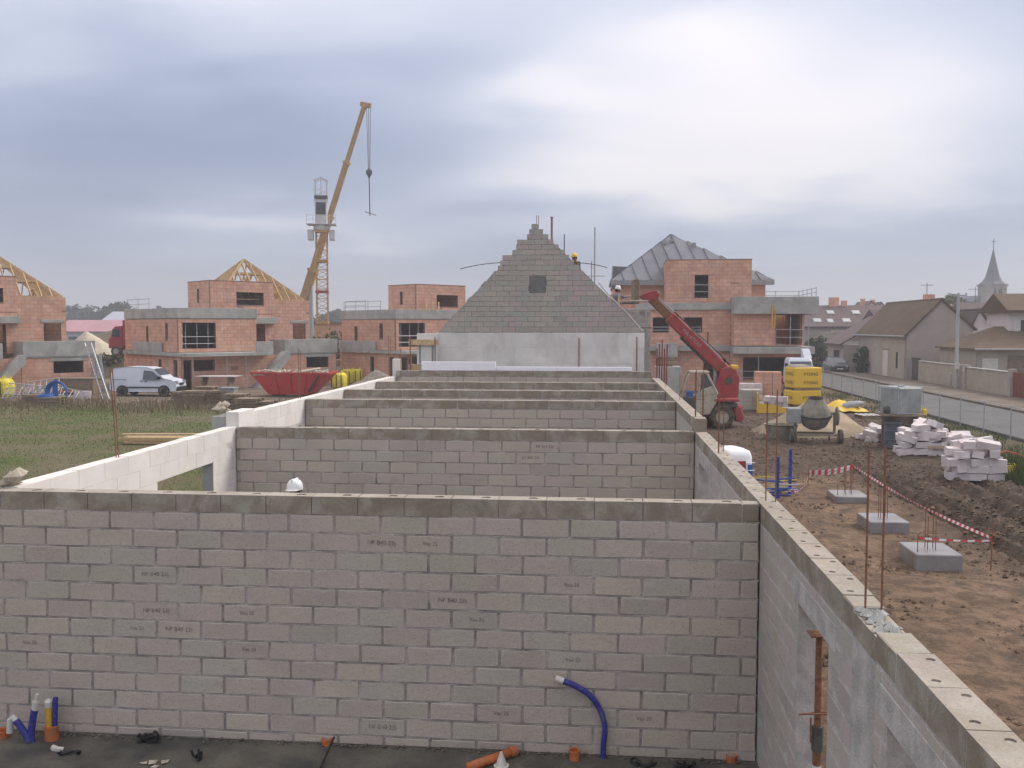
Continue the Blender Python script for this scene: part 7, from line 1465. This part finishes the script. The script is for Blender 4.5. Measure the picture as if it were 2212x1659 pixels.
def f_grass(rr):
    y_ = 9 + 39 * rr.random() ** .8; x_ = -7.6 - rr.random() * (6 + y_ * .45)
    if fbm(x_ * .22, y_ * .22, 4) < rr.uniform(-.9, .35): return None
    return x_, y_, rr.uniform(.02, .075), .006 + y_ * .0003
blades('meadow_grass', 'patchy green grass of the field left of the white walls', 36000, f_grass, MT['grass_blade'], 1)
def f_dry(rr):
    y_ = rr.gauss(48.5, 2.4); x_ = rr.uniform(-36, -9)
    if y_ < 43 or y_ > 53: return None
    return x_, y_, rr.uniform(.08, .34) * (1 + .9 * max(0, fbm(x_ * .3, y_ * .3, 8))) * (1.6 if abs(x_ + 22) < 1.2 else 1), rr.uniform(.01, .03)
blades('dry_weeds', 'tall dry brown weeds along the edge of the field before the van', 7000, f_dry, MT['dry_weed'], 2)
def f_verge(rr):
    y_ = rr.uniform(22, 62); x_ = rr.uniform(13.2, 15.7)
    if fbm(x_ * .8, y_ * .5, 6) < rr.uniform(-.3, .6): return None
    return x_, y_, rr.uniform(.06, .26), rr.uniform(.008, .02)
blades('verge_weeds', 'rough green weeds on the verge along the road fence', 3600, f_verge, MT['weed_green'], 3)
def f_corner(rr):
    x_ = 11.3 + abs(rr.gauss(0, 1.1)); y_ = rr.gauss(27.0, 2.2)
    if y_ < 22 or y_ > 33: return None
    return x_, y_, rr.uniform(.15, .55), rr.uniform(.012, .03)
blades('corner_weeds', 'lush green weeds at the right edge beside the block heap', 5200, f_corner, MT['weed_green'], 4)
MT['clod'] = M('soil_clod', (.13, .092, .066), .95, .4, 1.3, (.21, .14, .095), bump=.6, bscale=30)
cl = MB(); rr = random.Random(77); n = 0
while n < 15000:
    y_ = 9 + 38 * rr.random() ** 1.3; x_ = rr.uniform(2.1, 3 + y_ * .42)
    if x_ > 13.5 or any(abs(x_ - a) < .65 and abs(y_ - b_) < .65 for a, b_ in PADS): continue
    md = mudness(x_, y_)
    if fbm(x_ * .55, y_ * .55, 12) + .6 * md < rr.uniform(-.1, 1.0): continue
    r_ = .010 + .055 * rr.random() ** 4 + .02 * md * rr.random(); cl.rock((x_, y_, gz(x_, y_) + r_ * .2), r_, .7, rr); n += 1
tag(cl.build('soil_clods', MT['clod']), 'loose clods of soil scattered over the muddy ground on the right', 'soil', kind='stuff')

# ================================================================== thin haze
HZ = 0.0013
if HZ:
    m, t, b = _base('haze_air'); t.nodes.remove(b); pv = t.nodes.new('ShaderNodeVolumePrincipled'); pv.inputs['Color'].default_value = (.86, .88, .93, 1); pv.inputs['Density'].default_value = HZ; pv.inputs['Anisotropy'].default_value = .2
    t.links.new(pv.outputs[0], t.nodes['Material Output'].inputs['Volume'])
    hb_ = MB().box(-3100, 3100, -450, 4100, -1.5, 40).build('haze', m); tag(hb_, 'thin pale haze over the whole site', 'haze', kind='stuff')
